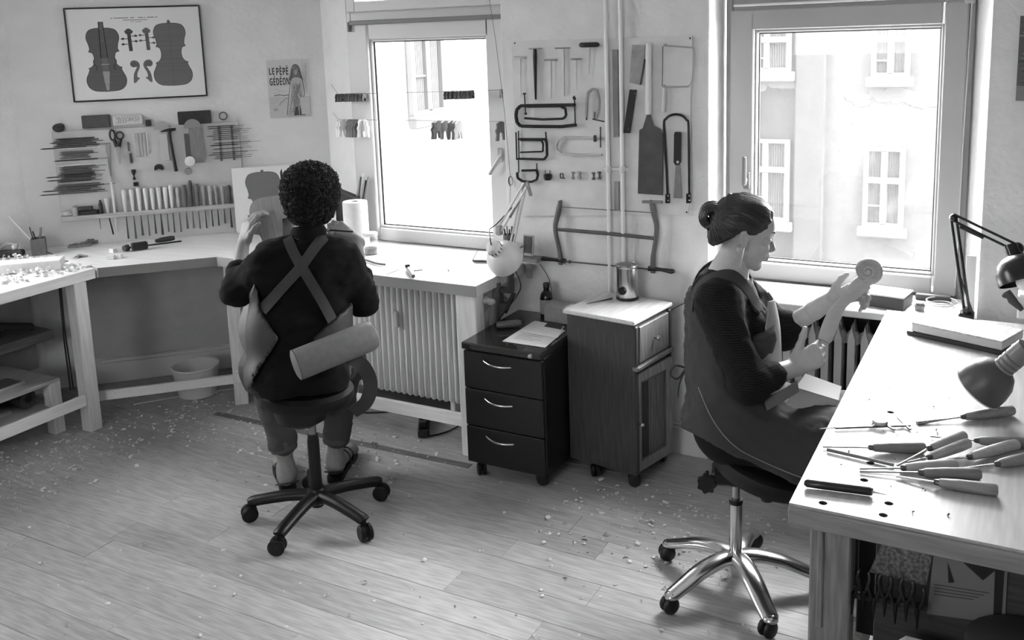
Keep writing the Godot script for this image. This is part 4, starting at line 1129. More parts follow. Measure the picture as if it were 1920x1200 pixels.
	mi("column", sh().lathe([Vector2(0, .125), Vector2(.0215, .13), Vector2(.0215, .31), Vector2(.02, .314), Vector2(0, .314)], 28), chrome, t)
	mi("hub", sh().lathe([Vector2(0, .045), Vector2(.018, .045), Vector2(.018, .08), Vector2(.030, .085), Vector2(.034, .115), Vector2(.027, .135), Vector2(0, .138)], 24), chrome, t)
	var path := curve([Vector3(.012, .118, 0), Vector3(.07, .122, 0), Vector3(.15, .108, 0), Vector3(.225, .078, 0), Vector3(.272, .06, 0)], 4)
	var rr := []
	for i in path.size(): rr.append(lerpf(.040, .029, float(i) / (path.size() - 1)))
	arm = sh().tube(path, rr, 16, true, Transform3D.IDENTITY, .55, Vector3.UP).ball(Vector3(.272, .059, 0), Vector3(.026, .0155, .026), 14).tube([Vector3(.27, .06, 0), Vector3(.27, .046, 0)], .016, 12).mesh()
	cs = sh()
	for s in [-1, 1]: cs.ball(Vector3(s * .0125, .030, .01), Vector3(.0145, .030, .030), 16)
	cs.box(Vector3(0, .03, .006), Vector3(.02, .03, .04), .006)
	cs.tube([Vector3(0, .03, 0), Vector3(0, .055, 0)], .009, 10)
	cm = cs.mesh()
	world_to = t.transform.basis.inverse()
	for i in 5:
		var a := deg_to_rad(51.3 + 72 * i)
		var d: Vector3 = world_to * Vector3(cos(a), 0, sin(a))
		var yaw := atan2(-d.z, d.x)
		m = mi("arm", arm, chrome, t)
		m.rotation.y = yaw
		m = mi("castor", cm, paint(.05, .4), t)
		m.transform = at(d * .27, yaw + [.4, 1.5, 2.4, .9, 2.0][i])

func skin_mat() -> StandardMaterial3D:
	return mottled(.52, .55, 6, .10, .15, 3.0)

func man() -> void:
	var t := thing("person", "seated man from behind with curly dark hair, dark shirt and crossed grey apron straps", "person", frame_at(S1))
	var elbL := Vector3(-.248, .945, -.13)
	var elbR := Vector3(.238, .862, -.10)
	var wrL := Vector3(-.222, 1.085, -.325)
	var wrR := Vector3(.232, 1.075, -.28)
	# the body: head, neck, trunk, arms and legs in one skin
	var out := blank()
	var F := Field.new()
	F.k = .03
	F.flat(Vector3(-.02, .70, -.02), Vector3(0, .95, -.05), .125, .14, Vector3.BACK, .65)
	F.flat(Vector3(0, .95, -.05), Vector3(.025, 1.07, -.055), .13, .10, Vector3.BACK, .7)
	F.cap(Vector3(.03, 1.06, -.055), Vector3(.045, 1.22, -.07), .056, .054)
	F.chain([Vector3(.025, 1.07, -.055), Vector3(-.13, 1.07, -.06), elbL, wrL], [.04, .045, .038, .027])
	F.chain([Vector3(.025, 1.07, -.055), Vector3(.175, 1.06, -.06), elbR, wrR], [.04, .045, .038, .027])
	F.chain([Vector3(-.09, .635, -.04), Vector3(-.18, .52, -.42), Vector3(-.126, .24, -.34), Vector3(-.121, .085, -.315)], [.06, .052, .043, .031])
	F.chain([Vector3(.06, .635, -.04), Vector3(.16, .51, -.42), Vector3(.102, .23, -.37), Vector3(.09, .085, -.36)], [.06, .052, .043, .031])
	for q in [[Vector3(-.121, .085, -.315), Vector3(-.120, .052, -.30), Vector3(-.14, .045, -.50)], [Vector3(.09, .085, -.36), Vector3(.087, .052, -.345), Vector3(.155, .045, -.525)]]:
		F.cap(q[0], q[1], .033, .030)
		F.flat(q[1], q[2], .031, .036, Vector3.UP, .62)
		F.cap(q[0], q[1].lerp(q[2], .6), .03, .022)
		for j in 5: F.cap(q[2] + Vector3((j - 2) * .015, -.003, .01), q[2] + Vector3((j - 2) * .015, -.006, -.03 + absf(j - 2) * .005), .009, .008)
	F.mesh_into(out, .011)
	var H := Field.new()
	H.k = .012
	var hc := Vector3(.055, 1.305, -.085)
	var hx := Vector3(-.12, -.2, -1).normalized()
	var hz := hx.cross(Vector3.UP).normalized()
	head(H, hc, Basis(hx, hz.cross(hx), hz))
	H.mesh_into(out, .0045)
	H = Field.new()
	H.k = .008
	hand(H, wrL, Vector3(.30, .93, -.15), Vector3(.80, -.2, -.45), [[22, 40, 25], [26, 42, 25], [30, 45, 25], [34, 45, 25]], [Vector3(.1, .1, 1), Vector3(.35, .85, .55), Vector3(.75, .65, .1)])
	H.cap(wrL.lerp(elbL, .25), wrL, .030, .026)
	H.mesh_into(out, .0035)
	H = Field.new()
	H.k = .008
	hand(H, wrR, Vector3(-.72, .55, -.30), Vector3(-.35, -.55, -.75), [[35, 50, 25], [42, 55, 30], [50, 60, 30], [55, 60, 30]], [Vector3(-.2, .6, -.6), Vector3(-.8, .35, -.5), Vector3(-.95, .0, -.3)])
	H.cap(wrR.lerp(elbR, .25), wrR, .030, .026)
	H.mesh_into(out, .0035)
	mi("body", skin(out), skin_mat(), t)
	# shirt
	var C := Field.new()
	C.k = .045
	C.flat(Vector3(-.025, .57, -.0), Vector3(-.015, .80, -.03), .170, .160, Vector3.BACK, .76)
	C.ell(Vector3(-.105, .62, .03), Vector3(.105, .10, .12))
	C.ell(Vector3(.05, .62, .03), Vector3(.105, .10, .12))
	C.flat(Vector3(-.015, .80, -.035), Vector3(.015, .99, -.055), .162, .172, Vector3.BACK, .70)
	C.flat(Vector3(-.10, 1.03, -.055), Vector3(.14, 1.02, -.055), .092, .092, Vector3.BACK, .95)
	C.cap(Vector3(-.05, 1.085, -.055), Vector3(.115, 1.08, -.055), .062, .062)
	C.chain([Vector3(-.125, 1.06, -.06), elbL, elbL.lerp(wrL, .38)], [.066, .056, .049])
	C.chain([Vector3(.17, 1.05, -.06), elbR, elbR.lerp(wrR, .38)], [.066, .056, .049])
	out = blank()
	var sit := func(p: Vector3) -> float: return .572 - p.y if p.z > -.17 else -1.0
	C.mesh_into(out, .011, sit)
	var fn := fold_noise(9, 3)
	var fn2 := fold_noise(30, 4)
	var folds := func(p: Vector3, _n: Vector3) -> float:
		return .009 * fn.get_noise_3d(p.x * .8 + p.y * .5, p.y * 1.6 - p.x * .4, p.z) + .0035 * fn2.get_noise_3d(p.x * .4 + p.y * .3, p.y * 1.3, p.z * .6)
	var shirt := fabric(.085, 9, .4)
	var so := mi("shirt", skin(out, folds), shirt, t)
	var col := sh()
	var rim := []
	for j in 17:
		var a := TAU * j / 16
		rim.append([Vector3(.043 + cos(a) * .066, 1.135 + sin(a) * .006, -.06 + sin(a) * .064), Vector3(.043 + cos(a) * .070, 1.172 + sin(a) * .012, -.062 + sin(a) * .067), Vector3(.043 + cos(a) * .060, 1.192 + sin(a) * .012, -.062 + sin(a) * .06)])
	col.sheet(rim, Vector3(0, -.002, 0))
	mi("collar", col, shirt, so)
	for q in [[elbL, wrL], [elbR, wrR]]:
		mi("cuff", sh().tube([q[0].lerp(q[1], .30), q[0].lerp(q[1], .36), q[0].lerp(q[1], .44), q[0].lerp(q[1], .47)], [.050, .054, .0525, .047], 16), shirt, so)
	# trousers
	var P := Field.new()
	P.k = .04
	P.flat(Vector3(-.02, .62, -.01), Vector3(-.02, .735, -.02), .155, .15, Vector3.BACK, .70)
	P.ell(Vector3(-.10, .615, .02), Vector3(.092, .075, .10))
	P.ell(Vector3(.05, .615, .02), Vector3(.092, .075, .10))
	P.chain([Vector3(-.10, .605, -.04), Vector3(-.185, .51, -.43), Vector3(-.126, .205, -.335)], [.10, .075, .062])
	P.chain([Vector3(.06, .605, -.04), Vector3(.165, .50, -.43), Vector3(.102, .195, -.365)], [.10, .075, .062])
	out = blank()
	P.mesh_into(out, .012, sit)
	var jn := mi("trousers", skin(out, folds), fabric(.30, 10, .5), t)
	for q in [[Vector3(-.131, .235, -.343), Vector3(-.122, .165, -.325)], [Vector3(.106, .225, -.372), Vector3(.097, .155, -.355)]]:
		mi("turn_up", sh().tube([q[0], q[0].lerp(q[1], .15), q[0].lerp(q[1], .85), q[1]], [.054, .060, .058, .052], 18), fabric(.36, 10, .5), jn)
	# sandals
	for q in [[Vector3(-.120, 0, -.29), Vector3(-.145, 0, -.535)], [Vector3(.087, 0, -.335), Vector3(.162, 0, -.56)]]:
		var xf := along(q[0] + Vector3(0, .001, 0), q[1] + Vector3(0, .001, 0))
		var len: float = q[0].distance_to(q[1])
		var sd := mi("sandal", sh().prism(curve2(v2([-.035, -.03, .08, -.036, .2, -.046, len + .02, -.025, len + .02, .025, .2, .044, .08, .034, -.035, .03]), 4), 0, .022, xf * Transform3D(Basis(Vector3.RIGHT, Vector3.BACK, Vector3.DOWN), Vector3(0, .022, 0)), true), paint(.10, .6), t)
		var str_ := sh()
		for e in [[.0, .07], [.1, .085], [.15, .075]]:
			var pts := []
			for j in 11:
				var a := PI * j / 10
				pts.append(xf * Vector3(e[0] + (sin(a) * -.035 if e[0] == 0.0 else sin(a) * .02), .02 + (sin(a) * .012 + .015 if e[0] == 0.0 else sin(a) * (.062 if e[0] < .12 else .05)), cos(a) * .042))
			str_.tube(pts, .011, 8, true, Transform3D.IDENTITY, .3)
		mi("strap", str_, paint(.07, .5), sd)
	# apron: two straps crossing on the back and panels wrapping the hips
	var leather := mottled(.165, .6, 7, .15)
	var U := Field.new()
	U.k = .05
	U.prims = C.prims.slice(0, 8) + P.prims.slice(0, 3)
	U.grow = .006
	var ap := Node3D.new()
	ap.name = "apron"
	t.add_child(ap)
	mi("strap", band(U, [Vector3(-.051, 1.204, 0.1), Vector3(-.024, 1.124, 0.1), Vector3(0.023, 1.028, 0.1), Vector3(0.075, 0.919, 0.1), Vector3(0.106, 0.844, 0.1)], .038, .004), leather, ap)
	mi("strap", band(U, [Vector3(0.103, 1.16, 0.1), Vector3(0.062, 1.127, 0.1), Vector3(-.002, 1.057, 0.1), Vector3(-.073, 0.986, 0.1), Vector3(-.153, 0.901, 0.1)], .038, .004), leather, ap)
	var W := Field.new()
	W.k = .05
	W.prims = C.prims.slice(0, 5) + P.prims.slice(0, 5) + P.prims.slice(6, 7)
	W.grow = .019
	var lp := PackedVector2Array()
	for q in [Vector3(-.168, 1.01, 0.08), Vector3(-.154, 0.895, 0.08), Vector3(-.097, 0.801, 0.08), Vector3(-.134, 0.746, 0.08), Vector3(-.191, 0.668, 0.08), Vector3(-.22, 0.604, 0.08), Vector3(-.273, 0.615, 0.08), Vector3(-.277, 0.804, 0.08), Vector3(-.229, 0.882, 0.08)]: lp.append(Vector2(q.x, q.y))
	var rp := PackedVector2Array()
	for q in [Vector3(0.023, 0.784, 0.08), Vector3(0.094, 0.835, 0.08), Vector3(0.14, 0.864, 0.08), Vector3(0.192, 0.88, 0.08), Vector3(0.181, 0.71, 0.08), Vector3(0.053, 0.757, 0.08)]: rp.append(Vector2(q.x, q.y))
	var clip := func(p: Vector3) -> float:
		var s2 := Vector2(p.x, p.y)
		var e := 1.0
		for poly in [lp, rp]:
			var near := 1.0
			for i in poly.size():
				var c := Geometry2D.get_closest_point_to_segment(s2, poly[i], poly[(i + 1) % poly.size()])
				near = minf(near, s2.distance_to(c))
			e = minf(e, -near if Geometry2D.is_point_in_polygon(s2, poly) else near)
		e = minf(e, p.z + .07)
		return maxf(e, maxf(p.y - 1.0, .43 - p.y))
	out = blank()
	W.mesh_into(out, .01, clip)
	mi("panel", skin(out), leather, ap)
	# lap edge of the apron hanging off the left thigh
	var flap := []
	for i in 7:
		var y := .90 - i * .05
		var bulge := sin(PI * i / 6.0) * .055
		flap.append([Vector3(-.165 - bulge, y, -.10), Vector3(-.20 - bulge, y, -.16), Vector3(-.21 - bulge, y - .01, -.24)])
	mi("flap", sh().sheet(flap, Vector3(.006, 0, .002)), mottled(.36, .6, 7, .12), ap)
	# hair: a bush of curls
	var hair := Field.new()
	hair.k = .03
	hair.ell(Vector3(.060, 1.345, -.075), Vector3(.108, .092, .108))
	hair.ell(Vector3(.058, 1.29, -.06), Vector3(.100, .085, .088))
	hair.ell(Vector3(.052, 1.245, -.045), Vector3(.07, .05, .055))
	out = blank()
	hair.mesh_into(out, .007)
	var hn := fold_noise(40, 8)
	var lumps := func(p: Vector3, _n: Vector3) -> float: return .012 * hn.get_noise_3d(p.x, p.y, p.z)
	var hair_mat := paint(.085, .6, 0, .4)
	var ho := mi("hair", skin(out, lumps), hair_mat, t)
	var r := RandomNumberGenerator.new()
	r.seed = 31
	var mm := MultiMesh.new()
	mm.transform_format = MultiMesh.TRANSFORM_3D
	var hp := []
	for j in 22: hp.append(Vector3(cos(j * .6) * .0044, j * .0009, sin(j * .6) * .0044))
	mm.mesh = sh().tube(hp, .0011, 4).mesh()
	var spots := []
	for i in 6500:
		var d := Vector3(r.randfn(), r.randfn(), r.randfn()).normalized()
		var p := hair.hit(Vector3(.058, 1.315, -.07) + d * .3, -d, .5)
		if p.z < -.13 and p.y < 1.32: continue
		var up := (d + Vector3(r.randfn(), r.randfn(), r.randfn()) * .55).normalized()
		var x := up.cross(Vector3(r.randfn(), r.randfn(), r.randfn())).normalized()
		var sc := .8 + r.randf() * .5
		spots.append(Transform3D(Basis(x, up, x.cross(up)).scaled(Vector3.ONE * sc), p - d * .012))
	mm.instance_count = spots.size()
	for i in spots.size(): mm.set_instance_transform(i, spots[i])
	var mo := MultiMeshInstance3D.new()
	mo.name = "curls"
	mo.multimesh = mm
	mo.material_override = hair_mat
	mo.set_meta("kind", "stuff")
	ho.add_child(mo)
	# what he holds
	var W0: Transform3D = t.transform
	var v := violin(Vector2.ZERO, .40)
	var pl := PackedVector2Array()
	for q in v: pl.append(Vector2(q.x, -q.y))
	var plate_ := thing("violin_plate", "pale unvarnished violin plate held up in the man's left hand", "violin plate", W0 * Transform3D(Basis.from_euler(Vector3(-.1, .1, .05)), Vector3(-.086, 1.061, -.41)))
	mi("plate", sh().prism(pl, -.003, .003), wood(.66, 1, .6, 2, .12), plate_)
	var pe := thing("pencil", "short dark pencil in the man's right hand", "pencil", W0)
	var pa := Vector3(0.128, 1.139, -.215)
	var pb := Vector3(0.222, 1.125, -.215)
	mi("shaft", sh().tube([pa, pb], .0042, 6), paint(.08, .4), pe)
	mi("tip", sh().tube([pa, pa + (pa - pb).normalized() * .014], [.0042, .0008], 6), wood(.7, 0), pe)

func woman() -> void:
	var t := thing("person", "seated woman in profile with pinned-up hair and dark apron, smiling at a scroll", "person", frame_at(S2))
	var elN := Vector3(.035, .815, .215)
	var wrN := Vector3(.170, .842, .115)
	var elF := Vector3(.150, .862, -.19)
	var wrF := Vector3(.292, .998, -.105)
	var shN := Vector3(-.062, 1.062, .155)
	var shF := Vector3(-.045, 1.062, -.155)
	var out := blank()
	var F := Field.new()
	F.k = .03
	F.flat(Vector3(-.01, .60, 0), Vector3(-.03, .80, 0), .15, .125, Vector3.RIGHT, .75)
	F.flat(Vector3(-.03, .80, 0), Vector3(-.045, 1.0, 0), .125, .13, Vector3.RIGHT, .72)
	F.cap(Vector3(-.048, 1.06, -.12), Vector3(-.052, 1.06, .12), .05, .05)
	F.cap(Vector3(-.04, 1.06, 0), Vector3(-.028, 1.12, 0), .068, .054)
	F.cap(Vector3(-.03, 1.10, 0), Vector3(.0, 1.20, 0), .052, .050)
	F.chain([shN, elN, wrN], [.044, .038, .026])
	F.chain([shF, elF, wrF], [.044, .038, .026])
	F.chain([Vector3(-.02, .60, .085), Vector3(.36, .585, .11), Vector3(.335, .09, .10)], [.085, .06, .035])
	F.chain([Vector3(-.02, .60, -.085), Vector3(.36, .585, -.11), Vector3(.335, .09, -.10)], [.085, .06, .035])
	for s in [-1, 1]:
		F.cap(Vector3(.335, .085, s * .10), Vector3(.32, .04, s * .10), .035, .032)
		F.flat(Vector3(.33, .04, s * .10), Vector3(.50, .032, s * .12), .034, .036, Vector3.UP, .7)
	F.mesh_into(out, .011)
	var hc := Vector3(.022, 1.246, .0)
	var hx := Vector3(.96, -.245, -.13).normalized()
	var hz := hx.cross(Vector3.UP).normalized()
	var HB := Basis(hx, hz.cross(hx), hz)
	var H := Field.new()
	H.k = .011
	head(H, hc, HB, 1.12)
	H.mesh_into(out, .0035)
	# near hand: fist round the end of the neck; far hand: under the head of the scroll
	H = Field.new()
	H.k = .007
	hand(H, wrN, Vector3(.86, .42, -.28), Vector3(.22, -.12, -.95), [[52, 62, 30], [56, 66, 34], [60, 66, 36], [62, 64, 36]], [Vector3(-.3, .95, -.1), Vector3(.35, .92, -.15), Vector3(.25, .9, -.3)])
	H.cap(wrN.lerp(elN, .3), wrN, .033, .026)
	H.mesh_into(out, .0032)
	H = Field.new()
	H.k = .007
	hand(H, wrF, Vector3(.80, .42, .25), Vector3(.32, -.25, .88), [[28, 42, 30], [34, 46, 30], [40, 50, 32], [44, 52, 34]], [Vector3(-.5, .85, .1), Vector3(.30, .88, .30), Vector3(.62, .70, .3)])
	H.cap(wrF.lerp(elF, .3), wrF, .033, .026)
	H.mesh_into(out, .0032)
	mi("body", skin(out), mottled(.70, .5, 6, .08, .15, 3.0), t)
	# eyes, brows and lips
	for s in [-1, 1]:
		var e := mi("eye", sh().ball(hc + HB * Vector3(.0705, -.001, s * .031), Vector3(.0112, .0080, .0115), 14), paint(.8, .2), t)
		mi("iris", sh().ball(hc + HB * Vector3(.0805, -.003, s * .031), Vector3(.0024, .0045, .0045), 10), paint(.08, .2), e)
		mi("eyebrow", sh().tube(curve([hc + HB * Vector3(.0885, .022, s * .012), hc + HB * Vector3(.084, .029, s * .03), hc + HB * Vector3(.069, .027, s * .047)], 3), [.0015, .002, .0025, .0025, .002, .0016, .001], 6), paint(.2, .8), t)
	mi("mouth", sh().tube(curve([hc + HB * Vector3(.070, -.052, -.027), hc + HB * Vector3(.0855, -.0605, -.012), hc + HB * Vector3(.0885, -.0612, 0), hc + HB * Vector3(.0855, -.0605, .012), hc + HB * Vector3(.070, -.052, .027)], 3), .0022, 6), paint(.25, .5), t)
	mi("earring", sh().tube([hc + HB * Vector3(-.004, -.032, .076), hc + HB * Vector3(-.004, -.085, .078) + Vector3(0, -.01, 0)], .0012, 5), paint(.85, .3, .8), t)
	# striped knit top
	var C := Field.new()
	C.k = .04
	C.flat(Vector3(-.01, .64, 0), Vector3(-.03, .80, 0), .170, .15, Vector3.RIGHT, .76)
	C.flat(Vector3(-.03, .80, 0), Vector3(-.045, .985, 0), .15, .155, Vector3.RIGHT, .74)
	for s in [-1, 1]: C.ell(Vector3(.045, .935, s * .068), Vector3(.062, .065, .062))
	C.cap(Vector3(-.052, 1.048, -.125), Vector3(-.06, 1.048, .125), .06, .06)
	C.chain([shN, elN, elN.lerp(wrN, .55)], [.066, .054, .044])
	C.chain([shF, elF, elF.lerp(wrF, .22)], [.066, .056, .05])
	out = blank()
	C.mesh_into(out, .010)
	var fn := fold_noise(10, 13)
	var fn2 := fold_noise(34, 14)
	var folds := func(p: Vector3, _n: Vector3) -> float:
		return .007 * fn.get_noise_3d(p.x * .8, p.y * 1.5 + p.x, p.z) + .003 * fn2.get_noise_3d(p.x * .6, p.y * 1.4, p.z * .6)
	var knit := fabric(.14, 9, .3).duplicate() as StandardMaterial3D
	var im := Image.create(8, 64, false, Image.FORMAT_RGB8)
	for y in 64: im.fill_rect(Rect2i(0, y, 8, 1), Color.WHITE * (1.0 if y % 8 < 5 else .62))
	knit.albedo_texture = ImageTexture.create_from_image(im)
	knit.uv1_scale = Vector3.ONE * 17
	mi("top", skin(out, folds), knit, t)
	# dark trousers
	var P := Field.new()
	P.k = .05
	P.ell(Vector3(-.03, .60, 0), Vector3(.118, .115, .17))
	for s in [-1, 1]: P.chain([Vector3(-.01, .60, s * .085), Vector3(.36, .585, s * .11), Vector3(.337, .16, s * .10)], [.10, .075, .055])
	out = blank()
	P.mesh_into(out, .012)
	mi("trousers", skin(out), fabric(.12, 10, .4), t)
	# apron: bib, wrap-round body and skirt over the lap
	var W := Field.new()
	W.k = .06
	W.prims = C.prims.slice(0, 4).duplicate(true)
	W.cap(Vector3(-.01, .60, .08), Vector3(.36, .585, .11), .105, .085)
	W.cap(Vector3(-.01, .60, -.08), Vector3(.36, .585, -.11), .105, .085)
	W.flat(Vector3(.0, .60, 0), Vector3(.38, .585, 0), .13, .12, Vector3.UP, .72)
	W.ell(Vector3(-.03, .61, 0), Vector3(.118, .115, .18))
	W.flat(Vector3(-.075, .575, .14), Vector3(.16, .50, .165), .075, .075, Vector3.BACK, .5)
	W.flat(Vector3(.02, .545, .155), Vector3(.25, .50, .16), .085, .08, Vector3.BACK, .45)
	W.flat(Vector3(-.075, .575, -.14), Vector3(.16, .50, -.165), .075, .075, Vector3.BACK, .5)
	W.grow = .012
	var clip := func(p: Vector3) -> float:
		var top := .80 + clampf((-.02 - p.x) * 2.2, 0, .26) if p.x < .0 else 1.0
		if p.x > -.02: top = .86 + clampf((p.x - .0) * 3.0, 0, .13) - absf(p.z) * .3
		return maxf(p.y - top, maxf(p.x - .43, .505 - .45 * p.x + .36 * maxf(p.z, -.05) - p.y))
	out = blank()
	W.mesh_into(out, .010, clip)
	var cloth := fabric(.29, 8, .4)
	var ao := mi("apron", skin(out, folds), cloth, t)
	# bib standing off the chest, its strap over the near shoulder, the tie at the back
	var bib := []
	for i in 10:
		var y := 1.03 - i * .033
		var row := []
		for j in 11:
			var z := lerpf(-.09 - i * .003, .085 + i * .009, j / 10.0)
			row.append(Vector3(.112 + i * .005 + sin(i * .7 + z * 14) * .005 - (3.4 if z > 0 else 1.2) * z * z, y + maxf(z, 0) * .18, z))
		bib.append(row)
	mi("bib", sh().sheet(bib, Vector3(.005, 0, 0)), fabric(.62, 8, .4), ao)
	var U := Field.new()
	U.k = .04
	U.prims = C.prims.slice(0, 5) + F.prims.slice(3, 5)
	U.grow = .006
	for s in [-1, 1]:
		var st := []
		for q in [Vector3(.09, 1.015, .075), Vector3(.055, 1.07, .088), Vector3(.012, 1.115, .098), Vector3(-.040, 1.135, .104), Vector3(-.095, 1.11, .104), Vector3(-.135, 1.045, .095), Vector3(-.155, .97, .075), Vector3(-.16, .88, .05)]: st.append(q * Vector3(1, 1, s))
		var rows := []
		for q in curve(st, 4):
			var row := []
			for j in 3:
				var p: Vector3 = q + Vector3(0, 0, (j - 1) * .024)
				var dir := (Vector3(-.045, .98, p.z * .8) - p).normalized()
				row.append(U.hit(p - dir * .08, dir, .3) - dir * .002)
			rows.append(row)
		mi("strap", sh().sheet(rows, Vector3(.001, .005, .001 * s)), cloth, ao)
	var bow := sh()
	bow.tube(curve([Vector3(-.165, .79, .02), Vector3(-.20, .80, .03), Vector3(-.215, .77, .035), Vector3(-.19, .755, .03), Vector3(-.168, .785, .025)], 4), .007, 8, true, Transform3D.IDENTITY, .5)
	bow.tube(curve([Vector3(-.168, .785, .03), Vector3(-.185, .74, .04), Vector3(-.19, .70, .05)], 4), .006, 8, true, Transform3D.IDENTITY, .5)
	bow.tube(curve([Vector3(-.168, .785, .03), Vector3(-.13, .785, .12), Vector3(-.06, .80, .17), Vector3(.0, .80, .165)], 4), .006, 8, true, Transform3D.IDENTITY, .5)
	mi("tie", bow, cloth, ao)
	var pk := []
	for q in [[Vector3(0.081, 0.767, 0.215), Vector3(0.179, 0.831, 0.2)], [Vector3(0.09, 0.741, 0.225), Vector3(0.184, 0.801, 0.21)]]: pk.append([q[0], q[0].lerp(q[1], .5) + Vector3(0, 0, .004), q[1]])
	mi("pocket_flap", sh().sheet(pk, Vector3(0, .002, -.004)), fabric(.42, 8, .4), ao)
	var sp_ := []
	for q in curve([Vector3(-.119, 0.774, 0.2), Vector3(-.075, 0.694, 0.2), Vector3(-.001, 0.619, 0.2), Vector3(0.096, 0.57, 0.2), Vector3(0.2, 0.532, 0.2)], 6): sp_.append(W.hit(Vector3(q.x, q.y, .6), Vector3.FORWARD, 1.0) + Vector3(0, 0, .004))
	mi("stitched_seam", sh().tube(sp_, .0016, 5), paint(.55, .8), ao)
	# necklace cord and scarf
	var nk := sh()
	for j in 3: nk.tube(curve([Vector3(-.07, 1.118, .045 + j * .004), Vector3(-.02, 1.115, .062), Vector3(.03, 1.09 - j * .01, .045), Vector3(.052, 1.055 - j * .02, .005), Vector3(.045, 1.085, -.045)], 5), .0022, 6)
	nk.tube(curve([Vector3(.05, 1.05, .0), Vector3(.07, 1.01, .02), Vector3(.085, .985, .02)], 4), .004, 6)
	mi("necklace", nk, paint(.75, .5), t)
	# hair combed back into a twisted bun
	var G := Field.new()
	G.k = .025
	var hp := func(x: float, y: float, z: float) -> Vector3: return hc + HB * Vector3(x, y, z)
	G.ell(hp.call(-.016, .038, 0), Vector3(.100, .089, .081), HB)
	G.ell(hp.call(-.05, .0, 0), Vector3(.068, .075, .072), HB)
	G.ell(hp.call(-.055, -.045, 0), Vector3(.045, .05, .05), HB)
	var face_clip := func(p: Vector3) -> float:
		var l := HB.inverse() * (p - hc)
		var low := .04 + 1.1 * l.x if l.x < -.012 else .010 + maxf(0, l.x - .018) * .85 + maxf(0, l.x - .05) * 1.2
		if l.x < -.012: low = maxf(low, -.062)
		return (low - l.y) * .72
	out = blank()
	G.mesh_into(out, .0055, face_clip)
	var hair_mat := mottled(.20, .45, 10, .3)
	var hn := fold_noise(22, 5)
	var comb := func(p: Vector3, _n: Vector3) -> float:
		var l := HB.inverse() * (p - hc)
		return .004 * hn.get_noise_3d(l.x * .5, l.y * 3.5 + l.x, l.z * 3.5)
	var ho := mi("hair", skin(out, comb), hair_mat, t)
	var r := RandomNumberGenerator.new()
	r.seed = 17
	var strands := sh()
	for i in 90:
		var z0 := r.randf_range(-.07, .078)
		var y0 := .098 - absf(z0) * absf(z0) * 14 + r.randf() * .012
		var a: Vector3 = Vector3(.050 + (y0 - .05) * .3 - absf(z0) * .45, y0, z0)
		var b := Vector3(-.098, .028 + r.randf_range(-.03, .03), z0 * .3)
		var pts := []
		for j in 8:
			var q := a.lerp(b, j / 7.0) + Vector3(0, sin(PI * j / 7.0) * .03, z0 * .5 * sin(PI * j / 7.0))
			var dir := (q - Vector3(-.02, .02, 0)).normalized()
			var w: Vector3 = HB * dir
			pts.append(G.hit(hc + HB * Vector3(-.02, .02, 0) + w * .25, -w, .3) + w * .001)
		strands.tube(pts, .0016, 4)
	for i in 90:   # beside and below the ear, swept up
		var s := 1.0 if i % 2 else -1.0
		var ax := lerpf(-.03, -.09, r.randf())
		var a := Vector3(ax, .05 + 1.1 * ax + r.randf() * .02, s * (.03 + r.randf() * .035))
		var b := Vector3(-.10, .02 + r.randf_range(-.02, .02), s * .015)
		var pts := []
		for j in 7:
			var q := a.lerp(b, j / 6.0)
			var dir := (q - Vector3(-.03, .0, 0)).normalized()
			var w: Vector3 = HB * dir
			pts.append(G.hit(hc + HB * Vector3(-.03, .0, 0) + w * .25, -w, .3) + w * .001)
		strands.tube(pts, .0015, 4)
	mi("strands", strands, hair_mat, ho)
	var bun := sh()
	var bc := Vector3(-.078, 1.301, 0)
	for i in 9:
		var loop := []
		var rad := .037 - (i % 3) * .006
		for j in 22:
			var a := TAU * j / 21.0 * 1.05 + i
			loop.append(bc + Vector3(cos(a) * rad, sin(a) * rad * .95, (i - 4) * .0085 + sin(a * 2 + i) * .004))
		bun.tube(loop, .0095, 8)
	for i in 4:
		bun.tube(curve([hp.call(-.09, .05 - i * .012, .01), bc + Vector3(.04, .012 - i * .008, .02 - i * .01), bc + Vector3(.012, .034 - i * .012, .015), bc + Vector3(-.025, .02, .02)], 5), .008, 6)
	bun.tube(curve([Vector3(-.033, 1.364, 0.03), Vector3(-.052, 1.33, 0.035), Vector3(-.072, 1.292, 0.035), Vector3(-.096, 1.266, 0.03)], 5), .0095, 7)
	bun.ball(Vector3(-.025, 1.364, 0), Vector3(.012, .012, .018), 10)
	mi("bun", bun, mottled(.16, .4, 10, .3), ho)
	# the neck with its scroll
	scroll_neck(t.transform)
	# a folded pale card on the lap
	var cd := thing("folded_card", "stiff pale folded card lying on the woman's lap below her hands", "card", t.transform)
	var c := [Vector3(0.181, 0.77, 0.1), Vector3(0.215, 0.788, 0.02), Vector3(0.335, 0.72, -.06), Vector3(0.318, 0.703, 0.02)]
	var s := sh()
	s.sheet([[c[0], c[3]], [c[1], c[2]]], Vector3(0, .003, 0))
	s.sheet([[c[0], c[3]], [c[0] + Vector3(-.03, -.045, .03), c[3] + Vector3(-.035, -.05, .02)]], Vector3(0, .003, 0))
	mi("card", s, paint(.78, .7), cd)

